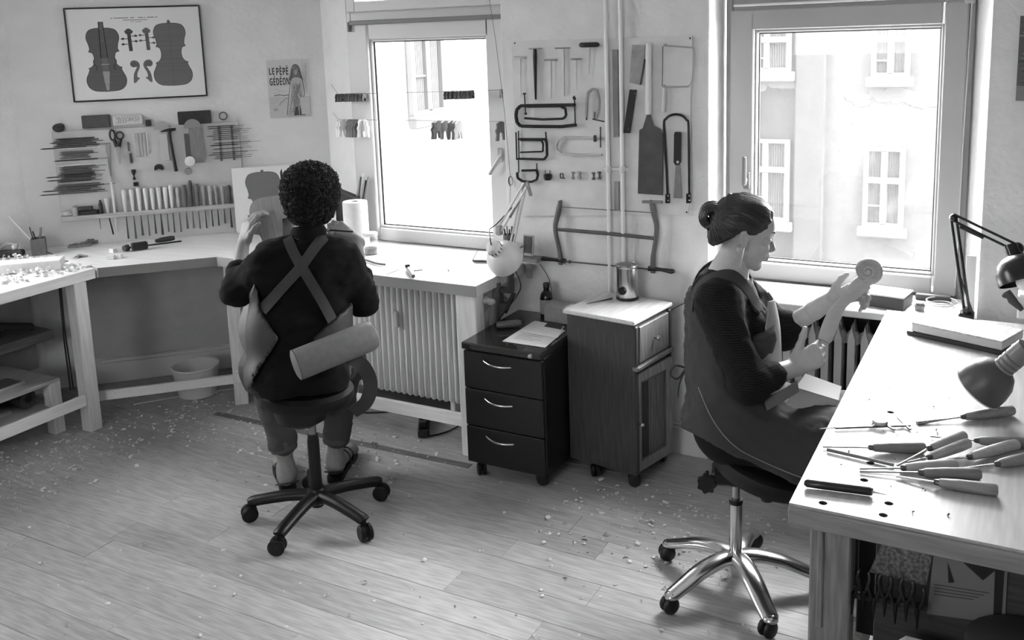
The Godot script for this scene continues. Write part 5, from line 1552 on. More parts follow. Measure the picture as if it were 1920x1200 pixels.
func scroll_neck(xf: Transform3D) -> void:
	var o := thing("violin_scroll", "unvarnished carved scroll and neck blank held in both hands of the woman", "violin scroll", xf)
	var pale := wood(.70, 0, .55, 3, .1)
	# neck: from the heel in her near hand up to the pegbox
	var a := Vector3(0.267, 0.91, 0.045)
	var b := Vector3(0.306, 0.994, 0)
	var c := Vector3(0.348, 1.048, -.01)
	var d := Vector3(0.391, 1.093, -.01)
	var nk := curve([a, b, c, d], 6)
	var rr := []
	for i in nk.size(): rr.append(lerpf(.019, .0245, float(i) / (nk.size() - 1)) + .004 * sin(i * .5))
	mi("neck", sh().tube(nk, rr, 14, true, Transform3D.IDENTITY, .72, Vector3.BACK), pale, o)
	# pegbox rising into the scroll
	var e := Vector3(0.419, 1.105, -.01)
	var top := Vector3(0.396, 1.13, -.01)
	mi("pegbox", sh().tube(curve([c, d, Vector3(0.424, 1.112, -.01), Vector3(0.426, 1.143, -.01)], 5), [.024, .0235, .023, .0225, .022, .021, .020, .019, .018, .0175, .017, .0165, .016, .0155, .015, .0145], 12, true, Transform3D.IDENTITY, .8, Vector3.BACK), pale, o)
	var sp := sh()
	var pts := []
	var rad := []
	for j in 44:
		var th := -.35 + j * .27
		var k := j / 43.0
		var q := lerpf(.036, .006, pow(k, .75))
		pts.append(top + Vector3(cos(th) * q, sin(th) * q, 0) * Vector3(1, 1, 1) + Vector3(0, 0, .012 * k))
		rad.append(lerpf(.0125, .006, k))
	sp.tube(pts, rad, 10)
	pts = []
	for j in 44:
		var th := -.35 + j * .27
		var k := j / 43.0
		var q := lerpf(.036, .006, pow(k, .75))
		pts.append(top + Vector3(cos(th) * q, sin(th) * q, 0) + Vector3(0, 0, -.012 * k))
	sp.tube(pts, rad, 10)
	sp.tube([top + Vector3(0, 0, -.026), top + Vector3(0, 0, .026)], .0085, 14)
	mi("volute", sp, pale, o)
	mi("back", sh().tube([top + Vector3(0, 0, -.014), top + Vector3(0, 0, .014)], .033, 28), wood(.64, 0, .6, 3, .1), o)

# ---------------------------------------------------------------- things on the benches, the cupboard, the desk and the floor
func sheet_on(p: Array, th := .0012) -> Sh:   # a sheet of paper lying on four corners
	return sh().sheet([[p[0], p[1]], [p[3], p[2]]], Vector3(0, th, 0))

func curl_mesh() -> ArrayMesh:
	var rows := []
	for i in 8:
		var a := i * .55
		var r := .006 + i * .0008
		rows.append([Vector3(cos(a) * r, .007 + sin(a) * r, -.006), Vector3(cos(a) * r + .002, .007 + sin(a) * r, .006)])
	return sh().sheet(rows, Vector3(.0004, .0004, 0)).mesh()

func shavings(called: String, label: String, spots: Array, v: float) -> void:
	var mm := MultiMesh.new()
	mm.transform_format = MultiMesh.TRANSFORM_3D
	mm.mesh = curl_mesh()
	mm.instance_count = spots.size()
	for i in spots.size(): mm.set_instance_transform(i, spots[i])
	var o := MultiMeshInstance3D.new()
	o.name = called
	o.multimesh = mm
	o.material_override = paint(v, .8)
	add_child(o)
	tag(o, label, "wood shavings", "", "stuff")

func bench_things() -> void:
	var r := RandomNumberGenerator.new()
	r.seed = 77
	# left bench: heap of shavings, pale batten, pencil box, dark oddments
	var spots := []
	for i in 420:
		var x := lerpf(-4.70, -4.08, pow(r.randf(), .8))
		var z := lerpf(-2.98, -2.2, r.randf())
		if x + z > -6.9 and r.randf() < .5: continue
		var q := Basis.from_euler(Vector3(r.randf() * TAU, r.randf() * TAU, r.randf() * TAU)).scaled(Vector3.ONE * (.6 + r.randf() * .9))
		spots.append(Transform3D(q, Vector3(x, BENCH + .004 + r.randf() * .018, z)))
	shavings("bench_shavings", "heap of pale wood shavings covering the left bench", spots, .86)
	var o := thing("pale_batten", "thick pale board lying among the shavings at the corner of the benches", "board")
	mi("board", sh().bar(Vector3(-4.56, .848, -2.62), Vector3(-4.215, .848, -2.93), .10, .05, .003), wood(.86, 2, .5, 1, .1), o)
	o = thing("long_batten", "thin pale strip behind the thick board where the two benches meet", "strip")
	mi("strip", sh().bar(Vector3(-4.40, .826, -3.02), Vector3(-4.10, .826, -2.99), .035, .01, .002), wood(.9, 0, .5, 1, .1), o)
	o = thing("pencil_box", "grey square pencil box in the corner with a long pale stick and brushes", "box", at(Vector3(-4.63, BENCH, -3.09), PI / 4 + .1))
	var s := sh()
	for k in 4: s.box([Vector3(0, .045, .033), Vector3(0, .045, -.033), Vector3(.033, .045, 0), Vector3(-.033, .045, 0)][k], Vector3(.07, .09, .005) if k < 2 else Vector3(.005, .09, .07), .001)
	s.box(Vector3(0, .004, 0), Vector3(.066, .006, .066))
	mi("box", s, mottled(.40, .7, 8, .15), o)
	var pens := [[Vector3(-.13, .225, -.01), .0035, .86, "long pale stick leaning out of the grey pencil box"], [Vector3(-.02, .13, .01), .004, .1, "dark pencil in the middle of the grey pencil box"], [Vector3(.02, .145, 0), .006, .45, "thick grey marker in the grey pencil box"], [Vector3(-.035, .15, -.015), .003, .2, "thin dark pencil behind the others in the grey pencil box"]]
	for k in 4:
		var e: Vector3 = pens[k][0]
		var b := Vector3(.012 - k * .008, .01, -.01 + k * .006)
		one("stick" if k == 0 else "pencil", sh().tube([b, e], pens[k][1], 8), paint(pens[k][2], .5), pens[k][3], "stick" if k == 0 else "pencil", o.transform)
	o = thing("dark_plane", "dark iron block plane with a bright knob at the left edge of the bench", "plane", at(Vector3(-4.78, BENCH, -2.95), .6))
	mi("sole", sh().box(Vector3(.05, .02, 0), Vector3(.17, .035, .05), .008), paint(.12, .45), o)
	mi("knob", sh().ball(Vector3(.09, .052, 0), Vector3(.018, .018, .018), 12), paint(.75, .3, .5), o)
	mi("lever", sh().tube([Vector3(0, .035, 0), Vector3(.05, .075, 0), Vector3(.11, .065, 0)], .009, 8), paint(.6, .4), o)
	var flat := [[Vector3(-4.59, 0.82, -3.307), .12, .012, .06, .60, "grey tray of small parts lying by the wall on the corner bench", "tray"], [Vector3(-4.587, 0.82, -3.379), .07, .02, .03, .5, "little pile of dark clips at the end of the grey tray", "clips"]]
	for q in flat:
		s = sh().box(Vector3(0, q[2] / 2, 0), Vector3(q[1], q[2], q[3]), .003)
		for k in 7: s.ball(Vector3((r.randf() - .5) * q[1] * .7, q[2] + .004, (r.randf() - .5) * q[3] * .6), Vector3(.008 + r.randf() * .006, .006, .006), 8)
		one("parts_tray" if q[6] == "tray" else "clip_pile", s, mottled(q[4], .6, 12, .4), q[5], q[6], at(q[0], .78))
	for k in 3: one("wood_block", sh().box(Vector3(0, .011, 0), Vector3(.035, .022, .024), .002), wood(.86, 0, .5, 2, .12), ["pale little block on the corner bench, left of a pair", "pale little block on the corner bench, right of a pair", "flat grey block behind the pair of pale blocks"][k], "block", at([Vector3(-4.145, 0.82, -3.156), Vector3(-4.121, 0.82, -3.189), Vector3(-4.276, 0.82, -3.273)][k], .6 - k * .3))
	o = thing("bar_clamp", "black bar clamp with a wooden handle lying on the corner bench", "clamp")
	mi("bar", sh().tube([Vector3(-4.22, 0.838, -3.319), Vector3(-4.068, 0.838, -3.555)], .0045, 8), paint(.12, .4, .5), o)
	mi("handle", sh().tube([Vector3(-4.183, 0.845, -3.48), Vector3(-4.176, 0.845, -3.511), Vector3(-4.158, 0.845, -3.561), Vector3(-4.148, 0.845, -3.579)], [.010, .014, .015, .012], 10), paint(.14, .4), o)
	mi("head", sh().bar(Vector3(-4.192, 0.845, -3.324), Vector3(-4.147, 0.845, -3.395), .035, .04, .006), paint(.07, .5), o)
	mi("jaw", sh().tube([Vector3(-4.218, 0.84, -3.297), Vector3(-4.217, 0.84, -3.324)], [.016, .018], 10), paint(.16, .5), o)
	o = thing("shaving_scoop", "grey curved gouge offcut lying near the bench corner", "offcut")
	mi("offcut", sh().tube([Vector3(-4.337, 0.828, -3.086), Vector3(-4.354, 0.828, -3.13), Vector3(-4.303, 0.828, -3.136)], [.008, .016, .006], 8, true, Transform3D.IDENTITY, .5, Vector3.UP), wood(.6, 0), o)
	# window bench
	var roll := thing("paper_roll", "tall roll of white paper towel standing beside the left window", "paper towel", at(Vector3(-3.065, BENCH, -3.83)))
	mi("roll", sh().lathe([Vector2(.02, .25), Vector2(.02, .005), Vector2(.062, 0), Vector2(.065, .006), Vector2(.065, .244), Vector2(.062, .25), Vector2(.02, .25)], 32), mottled(.88, .95, 5, .05), roll)
	mi("core", sh().lathe([Vector2(.017, 0), Vector2(.02, 0), Vector2(.02, .249), Vector2(.017, .249), Vector2(.017, 0)], 20), paint(.55, .9), roll)
	o = thing("brush_holder", "dark wedge-shaped holder of brushes behind the paper towel roll", "holder", at(Vector3(-3.22, BENCH, -3.93), .3))
	mi("holder", sh().prism(v2([-.06, 0, .09, 0, .09, .24, -.06, .30]), -.04, .04), paint(.22, .7), o)
	for k in 5: one("brush", sh().tube([Vector3(.06 + k * .012, .2, -.02), Vector3(.085 + k * .014, .335 + (k % 3) * .018, -.02)], [.003, .0055], 8), paint([.75, .3, .8, .15, .5][k], .5), "%s brush handle sticking out behind the paper towel roll" % ["leftmost pale", "slim dark", "bright", "darkest", "rightmost grey"][k], "brush", o.transform, "brushes behind the towel roll")
	one("white_board_offcut", sh().box(Vector3(0, .14, 0), Vector3(.11, .28, .006), .001), paint(.88, .6), "white sheet standing between the man's head and the towel roll", "sheet", at(Vector3(-3.27, BENCH, -3.83), .5, -.1))
	var jar := thing("glass_jar", "glass jar with dark varnish in its lower third and a pale lid", "jar", at(Vector3(-2.912, BENCH, -3.745)))
	mi("glass", sh().lathe([Vector2(0, 0), Vector2(.034, 0), Vector2(.037, .004), Vector2(.037, .088), Vector2(.033, .095), Vector2(.031, .095), Vector2(.034, .086), Vector2(.034, .005), Vector2(0, .004)], 28), glass(.10), jar)
	mi("varnish", sh().lathe([Vector2(0, .005), Vector2(.0335, .005), Vector2(.0335, .032), Vector2(0, .032)], 24), paint(.2, .3), jar)
	mi("lid", sh().lathe([Vector2(0, .094), Vector2(.036, .094), Vector2(.038, .098), Vector2(.038, .108), Vector2(.035, .112), Vector2(0, .112)], 28), paint(.82, .35), jar)
	one("bent_tool", sh().tube(curve([Vector3(-2.894, 0.828, -3.617), Vector3(-2.813, 0.828, -3.589), Vector3(-2.739, 0.828, -3.559), Vector3(-2.686, 0.828, -3.556)], 4), .0055, 8), paint(.3, .5), "dark bent bar lying right of the man's elbow on the window bench", "tool")
	one("short_peg", sh().tube([Vector3(-2.743, 0.826, -3.422), Vector3(-2.693, 0.826, -3.43)], [.006, .005], 8), paint(.25, .5), "short dark peg at the bench edge beside the man's sleeve", "peg")
	o = thing("peg_shaper", "small bright steel clamp with a dark screw near the window bench edge", "clamp")
	mi("body", sh().tube([Vector3(-2.544, 0.835, -3.537), Vector3(-2.485, 0.835, -3.473), Vector3(-2.412, 0.835, -3.398)], [.010, .012, .009], 10), paint(.7, .25, .8), o)
	mi("jaw", sh().tube([Vector3(-2.531, 0.846, -3.506), Vector3(-2.518, 0.846, -3.522)], .0075, 8), paint(.15, .4), o)
	mi("screw", sh().tube([Vector3(-2.473, 0.832, -3.49), Vector3(-2.446, 0.832, -3.522)], .0025, 6), paint(.2, .4, .6), o)
	one("glue_brush", sh().tube([Vector3(-2.446, 0.824, -3.733), Vector3(-2.342, 0.824, -3.584)], [.0025, .0035], 6), paint(.7, .5), "thin pale stick lying in the middle of the window bench", "stick")
	one("thin_skewer", sh().tube([Vector3(-2.579, 0.823, -3.423), Vector3(-2.581, 0.823, -3.584)], .0022, 6), paint(.85, .5), "thin white skewer lying left of the bright steel clamp", "stick")
	o = thing("notepad", "white notepad with a dark edge beside the white lamp", "notepad")
	mi("pages", sheet_on([Vector3(-2.317, 0.832, -3.771), Vector3(-2.222, 0.832, -3.795), Vector3(-2.304, 0.832, -3.954), Vector3(-2.391, 0.832, -3.934)], .004), paint(.85, .7), o)
	mi("cover", sheet_on([Vector3(-2.333, 0.822, -3.785), Vector3(-2.229, 0.822, -3.813), Vector3(-2.32, 0.822, -3.993), Vector3(-2.416, 0.822, -3.97)], .008), paint(.3, .7), o)
	# each thread leaves the wall, runs across the window and ends on the pier
	var strs := [[Vector3(-3.50, 1.652, -4.23), Vector3(-3.255, 1.613, -3.985), Vector3(-2.185, 1.640, -3.93)], [Vector3(-3.50, 1.49, -4.23), Vector3(-3.266, 1.479, -3.985), Vector3(-2.185, 1.488, -3.93)]]
	for k in 2: one("bridge_string", sh().tube(strs[k], .0012, 5), paint(.4, .8), ["upper taut thread across the left window carrying violin bridges", "lower taut thread across the left window carrying tall bridges"][k], "thread")
	var vb := sh().prism(curve2(v2([-.021, -.034, -.011, -.034, -.010, -.022, 0, -.018, .010, -.022, .011, -.034, .021, -.034, .018, -.020, .021, -.010, .015, -.002, .017, .004, 0, .008, -.017, .004, -.015, -.002, -.021, -.010, -.018, -.020]), 2), -.0021, .0021).mesh()
	var cb := sh().prism(v2([-.036, -.085, -.018, -.085, -.012, -.05, 0, -.042, .012, -.05, .018, -.085, .036, -.085, .030, -.055, .036, -.035, .024, -.022, .026, -.002, 0, .008, -.026, -.002, -.024, -.022, -.036, -.035, -.030, -.055]), -.005, .005).mesh()
	var dirn: Vector3 = (strs[0][2] - strs[0][1]).normalized()
	var span: float = strs[0][2].distance_to(strs[0][1])
	var sets := [[-.004, 30, "violin bridge blank in the dark row on the upper thread, left end", "upper left row of bridges"], [.66, 26, "violin bridge blank in the dark row on the upper thread, right part", "upper right row of bridges"]]
	for st in sets:
		for i in st[1]:
			if st[0] < .1 and i in [7, 8, 16]: continue
			var p: Vector3 = strs[0][1].lerp(strs[0][2], st[0] + i * .0064 / span) + Vector3(0, -.004, 0)
			one("violin_bridge", vb, paint(.24 + .05 * (i % 4), .6), st[2], "violin bridge", Transform3D(Basis(Vector3.UP.cross(dirn), Vector3.UP, dirn).rotated(Vector3.UP, (r.randf() - .5) * .5), p), st[3])
	one("violin_bridge", vb, paint(.3, .6), "single violin bridge blank hanging at the thread's right end by the pier", "violin bridge", Transform3D(Basis(Vector3.UP.cross(dirn), Vector3.UP, dirn).rotated(Vector3.UP, .9), strs[0][1].lerp(strs[0][2], .965) + Vector3(0, -.004, 0)))
	var fs := [.012, .03, .075, .081, .087, .093, .099, .105, .111, .117, .128, .14, .15, .165, .175, .60, .612, .65, .685, .71, .73, .955]
	for i in fs.size():
		var left := i < 15
		var p: Vector3 = strs[1][1].lerp(strs[1][2], fs[i]) + Vector3(0, -.006, 0)
		var thin: bool = i in [0, 1, 11, 12, 13, 14, 20]
		var yaw := (r.randf() - .5) * .35 + (1.1 if i in [11, 13, 14] else 0.0)
		var lab := ("tall cello bridge, %s from the left of the left bunch on the lower thread" % nth(i)) if left else ("tall cello bridge hanging before the pane, %s from the left there" % nth(i - 15))
		if i == 21: lab = "single tall cello bridge hanging on the window frame beside the pier"
		one("cello_bridge", cb, paint(.9 if thin else .36 + .04 * (i % 3), .6), lab, "cello bridge", Transform3D(Basis(Vector3.UP.cross(dirn), Vector3.UP, dirn).rotated(Vector3.UP, yaw), p), "" if i == 21 else ("left bunch of cello bridges" if left else "cello bridges before the pane"))
	# under the left bench
	o = thing("block_clamp", "dark bracket-shaped clamp lying on the dark plank under the left bench", "clamp")
	s = sh()
	s.bar(Vector3(-4.66, .50, -2.80), Vector3(-4.60, .452, -2.98), .06, .03, .004)
	s.box(Vector3(-4.66, .455, -2.80), Vector3(.05, .05, .05), .004)
	mi("block", s, wood(.2, 2, .6), o)
	o = thing("tape_rolls", "dark-topped coil of tape on the lower rack shelf", "tape", at(Vector3(-4.42, .283, -2.44)))
	mi("roll", sh().lathe([Vector2(.022, 0), Vector2(.05, 0), Vector2(.05, .045), Vector2(.022, .045), Vector2(.022, 0)], 22), paint(.7, .5), o)
	mi("top_coil", sh().ring(arc(Vector3(0, .055, 0), .04, 0, TAU * .96, 20, Vector3.RIGHT, Vector3.BACK), .009, 6), paint(.1, .5), o)
	o = thing("metal_rule", "flat metal square lying beside the tape on the rack shelf", "square")
	mi("blade", sh().box(Vector3(-4.36, .286, -2.62), Vector3(.14, .005, .16), .001, Transform3D.IDENTITY), paint(.45, .4, .5), o)
	mi("edge", sh().bar(Vector3(-4.29, .288, -2.46), Vector3(-4.29, .288, -2.70), .012, .012, .002), paint(.75, .3, .6), o)
	o = thing("cork_roll", "rolled cork sheet lying on the lowest rack shelf", "roll")
	mi("roll", sh().tube([Vector3(-4.62, .20, -2.68), Vector3(-4.28, .20, -2.70)], .045, 18), mottled(.33, .9, 10, .35), o)
	mi("core", sh().tube([Vector3(-4.281, .20, -2.70), Vector3(-4.276, .20, -2.70)], .018, 12), paint(.1, .8), o)
	o = thing("wood_offcuts", "pair of pale offcut boards lying on the lowest rack shelf", "boards")
	mi("board", sh().bar(Vector3(-4.36, .162, -2.30), Vector3(-4.33, .162, -2.62), .08, .018, .002), wood(.6, 2), o)
	mi("board", sh().bar(Vector3(-4.42, .182, -2.28), Vector3(-4.38, .182, -2.60), .05, .016, .002), wood(.7, 2), o)
	one("dark_bag", sh().ball(Vector3(0, .055, 0), Vector3(.10, .055, .13), 16).ball(Vector3(.03, .075, .06), Vector3(.06, .04, .07), 12), mottled(.05, .8, 8, .3), "black bag stuffed on the lowest rack shelf at the left edge", "bag", at(Vector3(-4.42, .153, -2.16)))
	one("hanging_straps", sh().tube([Vector3(-4.30, .76, -2.955), Vector3(-4.28, .45, -2.93), Vector3(-4.26, .17, -2.92)], .004, 6).tube([Vector3(-4.28, .76, -2.95), Vector3(-4.265, .5, -2.93), Vector3(-4.23, .18, -2.915)], .004, 6), paint(.15, .7), "dark thin cords hanging behind the corner bench leg", "cord")

func lamp_arm(s: Sh, a: Vector3, b: Vector3, gap: float, r: float, side: Vector3) -> void:
	for k in [-1, 1]: s.tube([a + side * gap * k, b + side * gap * k], r, 8)

func pier_things() -> void:
	# white clamp lamp on the end of the window bench
	var white := paint(.82, .35)
	var o := thing("white_desk_lamp", "white clamp lamp with a round shade at the end of the window bench", "lamp")
	var base := Vector3(-2.02, .86, -3.62)
	var elbow := Vector3(-1.965, 1.236, -3.66)
	var wrist := Vector3(-2.071, 1.031, -3.6)
	var s := sh()
	s.box(base + Vector3(-.05, -.025, 0), Vector3(.07, .018, .045), .004)
	s.box(base + Vector3(-.05, -.11, 0), Vector3(.07, .018, .045), .004)
	s.box(base + Vector3(-.012, -.07, 0), Vector3(.016, .1, .045), .003)
	s.tube([base + Vector3(-.06, -.10, 0), base + Vector3(-.06, -.17, 0)], .008, 8)
	s.tube([base + Vector3(-.09, -.172, 0), base + Vector3(-.03, -.172, 0)], .006, 8)
	s.tube([base + Vector3(-.02, -.03, 0), base + Vector3(-.02, .03, 0)], .013, 12)
	mi("clamp", s, paint(.3, .5, .3), o)
	s = sh()
	var sd := Vector3(.9, .1, .3).normalized()
	lamp_arm(s, base + Vector3(-.02, .03, 0), elbow, .011, .0052, sd)
	mi("lower_arm", s, white, o)
	s = sh()
	lamp_arm(s, elbow + Vector3(.008, 0, .01), wrist, .012, .0052, Vector3(.5, -.6, .2).normalized())
	mi("upper_arm", s, white, o)
	s = sh()
	mi("joint", sh().tube([elbow + Vector3(-.02, -.02, 0), elbow + Vector3(.012, .012, 0), elbow + Vector3(.03, -.05, 0)], .009, 8), paint(.62, .4), o)
	mi("spring", sh().tube([wrist.lerp(elbow, .35) + Vector3(.012, -.012, .008), wrist.lerp(elbow, .75) + Vector3(.012, -.012, .008)], .0065, 8), paint(.5, .4), o)
	s.box(wrist, Vector3(.03, .045, .03), .006)
	mi("joint", s, paint(.62, .4), o)
	var hc := Vector3(-2.014, 0.928, -3.53)
	var nb := Vector3(-2.075, 0.98, -3.56)
	var ax := Vector3(.06, -.63, -.77).normalized()
	var X := ax.cross(Vector3.RIGHT).normalized()
	var hx := Transform3D(Basis(X, -ax, X.cross(-ax)), hc)
	s = sh()
	s.lathe([Vector2(.0795, -.03), Vector2(.082, -.03), Vector2(.0815, -.005), Vector2(.074, .022), Vector2(.058, .046), Vector2(.034, .058), Vector2(.030, .060), Vector2(.028, .056), Vector2(.055, .042), Vector2(.071, .02), Vector2(.0785, -.006), Vector2(.0795, -.03)], 36, hx)
	mi("shade", s, white, o)
	s = sh()
	s.lathe([Vector2(0, .052), Vector2(.031, .052), Vector2(.034, .07), Vector2(.034, .098), Vector2(.028, .112), Vector2(.012, .118), Vector2(0, .118)], 26, hx)
	mi("socket", s, white, o)
	s = sh()
	for k in 12:
		var a := TAU * k / 12
		s.box(Vector3(cos(a) * .0335, .085, sin(a) * .0335), Vector3(.004, .018, .005), .001, hx * Transform3D(Basis.IDENTITY, Vector3.ZERO))
	mi("vents", s, paint(.12, .5), o).set_meta("kind", "stuff")
	s = sh()
	s.tube(curve([hx * Vector3(0, .118, 0), hx * Vector3(-.02, .14, 0), wrist + Vector3(-.05, .0, .0), wrist + Vector3(-.01, .03, 0), elbow.lerp(wrist, .5)], 5), .0028, 6)
	s.tube(curve([base + Vector3(.0, .02, .01), base + Vector3(.05, -.07, .02), Vector3(-1.985, .73, -3.57), Vector3(-2.06, .62, -3.54), Vector3(-2.16, .4, -3.6)], 5), .003, 6)
	s.tube([Vector3(-1.99, .755, -3.572), Vector3(-2.03, .665, -3.553)], .010, 8)
	mi("cable", s, paint(.07, .5), o)
	# things on the pier side of the bench
	o = thing("pencil_cup", "grey cup of dark pens behind the white lamp", "cup", at(Vector3(-2.1, 0.922, -3.74)))
	mi("cup", sh().lathe([Vector2(0, 0), Vector2(.026, 0), Vector2(.028, .06), Vector2(.025, .06), Vector2(.024, .004), Vector2(0, .004)], 20), paint(.35, .5), o)
	for k in 4: one("pen", sh().tube([Vector3(-.01 + k * .006, .008, 0), Vector3(-.022 + k * .014, .085 + k % 2 * .015, .004)], [.003, .004], 7), paint([.1, .5, .06, .3][k], .4), "%s pen in the grey cup behind the white lamp" % ["leftmost dark", "mid grey", "tallest black", "rightmost grey"][k], "pen", o.transform)
	one("cup_bracket", sh().box(Vector3(0, -.006, -.04), Vector3(.09, .012, .13), .002), paint(.7, .6), "narrow shelf board on the pier carrying the pen cup", "shelf", at(Vector3(-2.1, 0.922, -3.74)))
	o = thing("small_picture", "small pale frame with a dark panel standing behind the lamp arm", "frame", at(Vector3(-2.035, 0.87, -3.8), -.1, -.12))
	var f := sh()
	frame_box(f, -.03, .03, 0, .10, 0, .012, .007, .007, .014, .007)
	mi("frame", f, paint(.75, .5), o)
	mi("panel", sh().box(Vector3(0, .052, -.002), Vector3(.048, .082, .004)), paint(.38, .4), o)
	one("frame_shelf", sh().box(Vector3(0, -.008, -.01), Vector3(.15, .016, .08), .002), wood(.6, 0), "little ledge on the wall under the small pale frame", "shelf", at(Vector3(-2.049, 0.864, -3.8)))
	one("wall_socket", sh().box(Vector3(0, 0, 0), Vector3(.03, .07, .016), .004), paint(.7, .5), "grey switch box on the wall left of the bow saw's handle", "switch", at(Vector3(-2.056, 0.785, -3.845)))
	one("wall_cable", sh().tube(curve([Vector3(-2, 0.823, -3.85), Vector3(-1.952, 0.75, -3.85), Vector3(-1.938, 0.634, -3.85)], 4), .002, 6), paint(.35, .6), "thin cable running down the wall behind the brown bottle", "cable")
	one("small_wall_cable", sh().tube(curve([Vector3(-1.367, 0.66, -3.85), Vector3(-1.31, 0.698, -3.85), Vector3(-1.249, 0.729, -3.85)], 4), .002, 6), paint(.35, .6), "thin cable running from the small cupboard to the right along the wall", "cable")
	one("rag", sh().ball(Vector3(-2.112, 0.73, -3.5), Vector3(.035, .018, .03), 12).ball(Vector3(-2.071, 0.725, -3.5), Vector3(.025, .016, .02), 10), mottled(.75, .9, 12, .3), "pale crumpled rag stuffed behind the window bench leg", "rag")
	one("broom_stick", sh().tube([Vector3(-2.097, 0.595, -3.56), Vector3(-2.092, 0.786, -3.6)], [.02, .018], 10), wood(.4, 1), "thick dark wooden stick standing behind the black pedestal", "stick")
	one("cardboard_tube", sh().tube([Vector3(-2.257, 0.432, -3.6), Vector3(-2.093, 0.694, -3.66)], [.035, .04], 16), mottled(.5, .8, 5, .2), "grey cardboard tube slanting behind the pedestal's left corner", "tube")
	# on the pedestal
	o = thing("brown_bottle", "dark bottle with a pale label behind the box on the pedestal", "bottle", at(Vector3(-1.915, .611, -3.745)))
	mi("glass", sh().lathe([Vector2(0, 0), Vector2(.029, 0), Vector2(.031, .004), Vector2(.031, .085), Vector2(.026, .105), Vector2(.014, .12), Vector2(.0135, .135), Vector2(0, .135)], 26), paint(.06, .15), o)
	mi("label", sh().lathe([Vector2(.0312, .012), Vector2(.0318, .013), Vector2(.0318, .078), Vector2(.0312, .079)], 26), paint(.55, .7), o)
	mi("cap", sh().lathe([Vector2(0, .133), Vector2(.016, .133), Vector2(.016, .152), Vector2(.014, .155), Vector2(0, .155)], 20), paint(.05, .4), o)
	o = thing("cardboard_box", "grey cardboard box at the back of the pedestal against the cupboard", "box", at(Vector3(-1.795, .611, -3.70), -.06))
	mi("box", sh().box(Vector3(0, .0375, 0), Vector3(.175, .075, .10), .003), mottled(.6, .8, 6, .1), o)
	mi("flap", sh().box(Vector3(.05, .0765, .01), Vector3(.07, .002, .07), .0006), paint(.75, .8), o)
	o = thing("printed_sheets", "printed white paper sheets spread on the black pedestal", "paper")
	mi("sheet", sheet_on([Vector3(-1.922, 0.612, -3.333), Vector3(-1.717, 0.612, -3.33), Vector3(-1.737, 0.612, -3.568), Vector3(-1.928, 0.612, -3.631)]), paint(.80, .75), o)
	mi("sheet", sheet_on([Vector3(-1.912, 0.614, -3.474), Vector3(-1.722, 0.614, -3.458), Vector3(-1.765, 0.614, -3.617), Vector3(-1.922, 0.614, -3.637)]), paint(.83, .75), o)
	s = sh()
	var c := [Vector3(-1.904, 0.615, -3.363), Vector3(-1.747, 0.615, -3.361), Vector3(-1.757, 0.615, -3.535), Vector3(-1.903, 0.615, -3.573)]
	for k in 9:
		var e0: Vector3 = c[0].lerp(c[3], .1 + k * .1)
		var e1: Vector3 = c[1].lerp(c[2], .1 + k * .1)
		s.bar(e0.lerp(e1, .06), e0.lerp(e1, .7 + .2 * sin(k * 2.2)), .0022, .0004)
	mi("text_lines", s, paint(.45, .8), o).set_meta("kind", "stuff")
	one("snack_packet", sh().tube([Vector3(-2.032, 0.629, -3.478), Vector3(-2.021, 0.629, -3.483), Vector3(-1.953, 0.629, -3.536), Vector3(-1.94, 0.629, -3.542)], [.012, .018, .018, .012], 14, true, Transform3D.IDENTITY, .9, Vector3.UP), mottled(.42, .35, 14, .4), "rounded foil packet lying behind the papers on the pedestal", "packet")
	one("spectacle_leaflet", sheet_on([Vector3(-1.845, 0.616, -3.576), Vector3(-1.756, 0.616, -3.564), Vector3(-1.776, 0.616, -3.638), Vector3(-1.855, 0.616, -3.648)]), mottled(.3, .6, 20, .6), "dark printed leaflet on the papers beside the cupboard", "leaflet")
	# on the cupboard
	o = thing("coffee_grinder", "polished steel coffee grinder with a black button on the small cupboard", "grinder", at(Vector3(-1.512, .7365, -3.735)))
	mi("body", sh().lathe([Vector2(0, .014), Vector2(.047, .014), Vector2(.047, .145), Vector2(0, .145)], 36), paint(.75, .2, 1.0), o)
	mi("base", sh().lathe([Vector2(0, 0), Vector2(.046, 0), Vector2(.049, .004), Vector2(.049, .014), Vector2(0, .015)], 36), paint(.08, .4), o)
	mi("rim", sh().lathe([Vector2(0, .145), Vector2(.049, .145), Vector2(.0505, .15), Vector2(.0495, .157), Vector2(.044, .158), Vector2(.042, .154), Vector2(0, .153)], 36), paint(.8, .2, .9), o)
	mi("lid", sh().lathe([Vector2(0, .153), Vector2(.042, .153), Vector2(.038, .159), Vector2(.02, .163), Vector2(0, .164)], 30), paint(.42, .15), o)
	var kx := Transform3D(Basis.from_euler(Vector3(PI / 2, 0, 0)), Vector3(0, .048, .046)).rotated(Vector3.UP, -.05)
	mi("button", sh().lathe([Vector2(0, -.002), Vector2(.018, -.002), Vector2(.019, .004), Vector2(.017, .009), Vector2(0, .011)], 24, kx), paint(.03, .25), o)
	one("steel_rod", sh().tube([Vector3(-1.640, .7405, -3.585), Vector3(-1.570, .7405, -3.70)], [.0015, .0045], 8), paint(.3, .4, .4), "dark tapered rod lying on the cupboard beside the grinder", "rod")

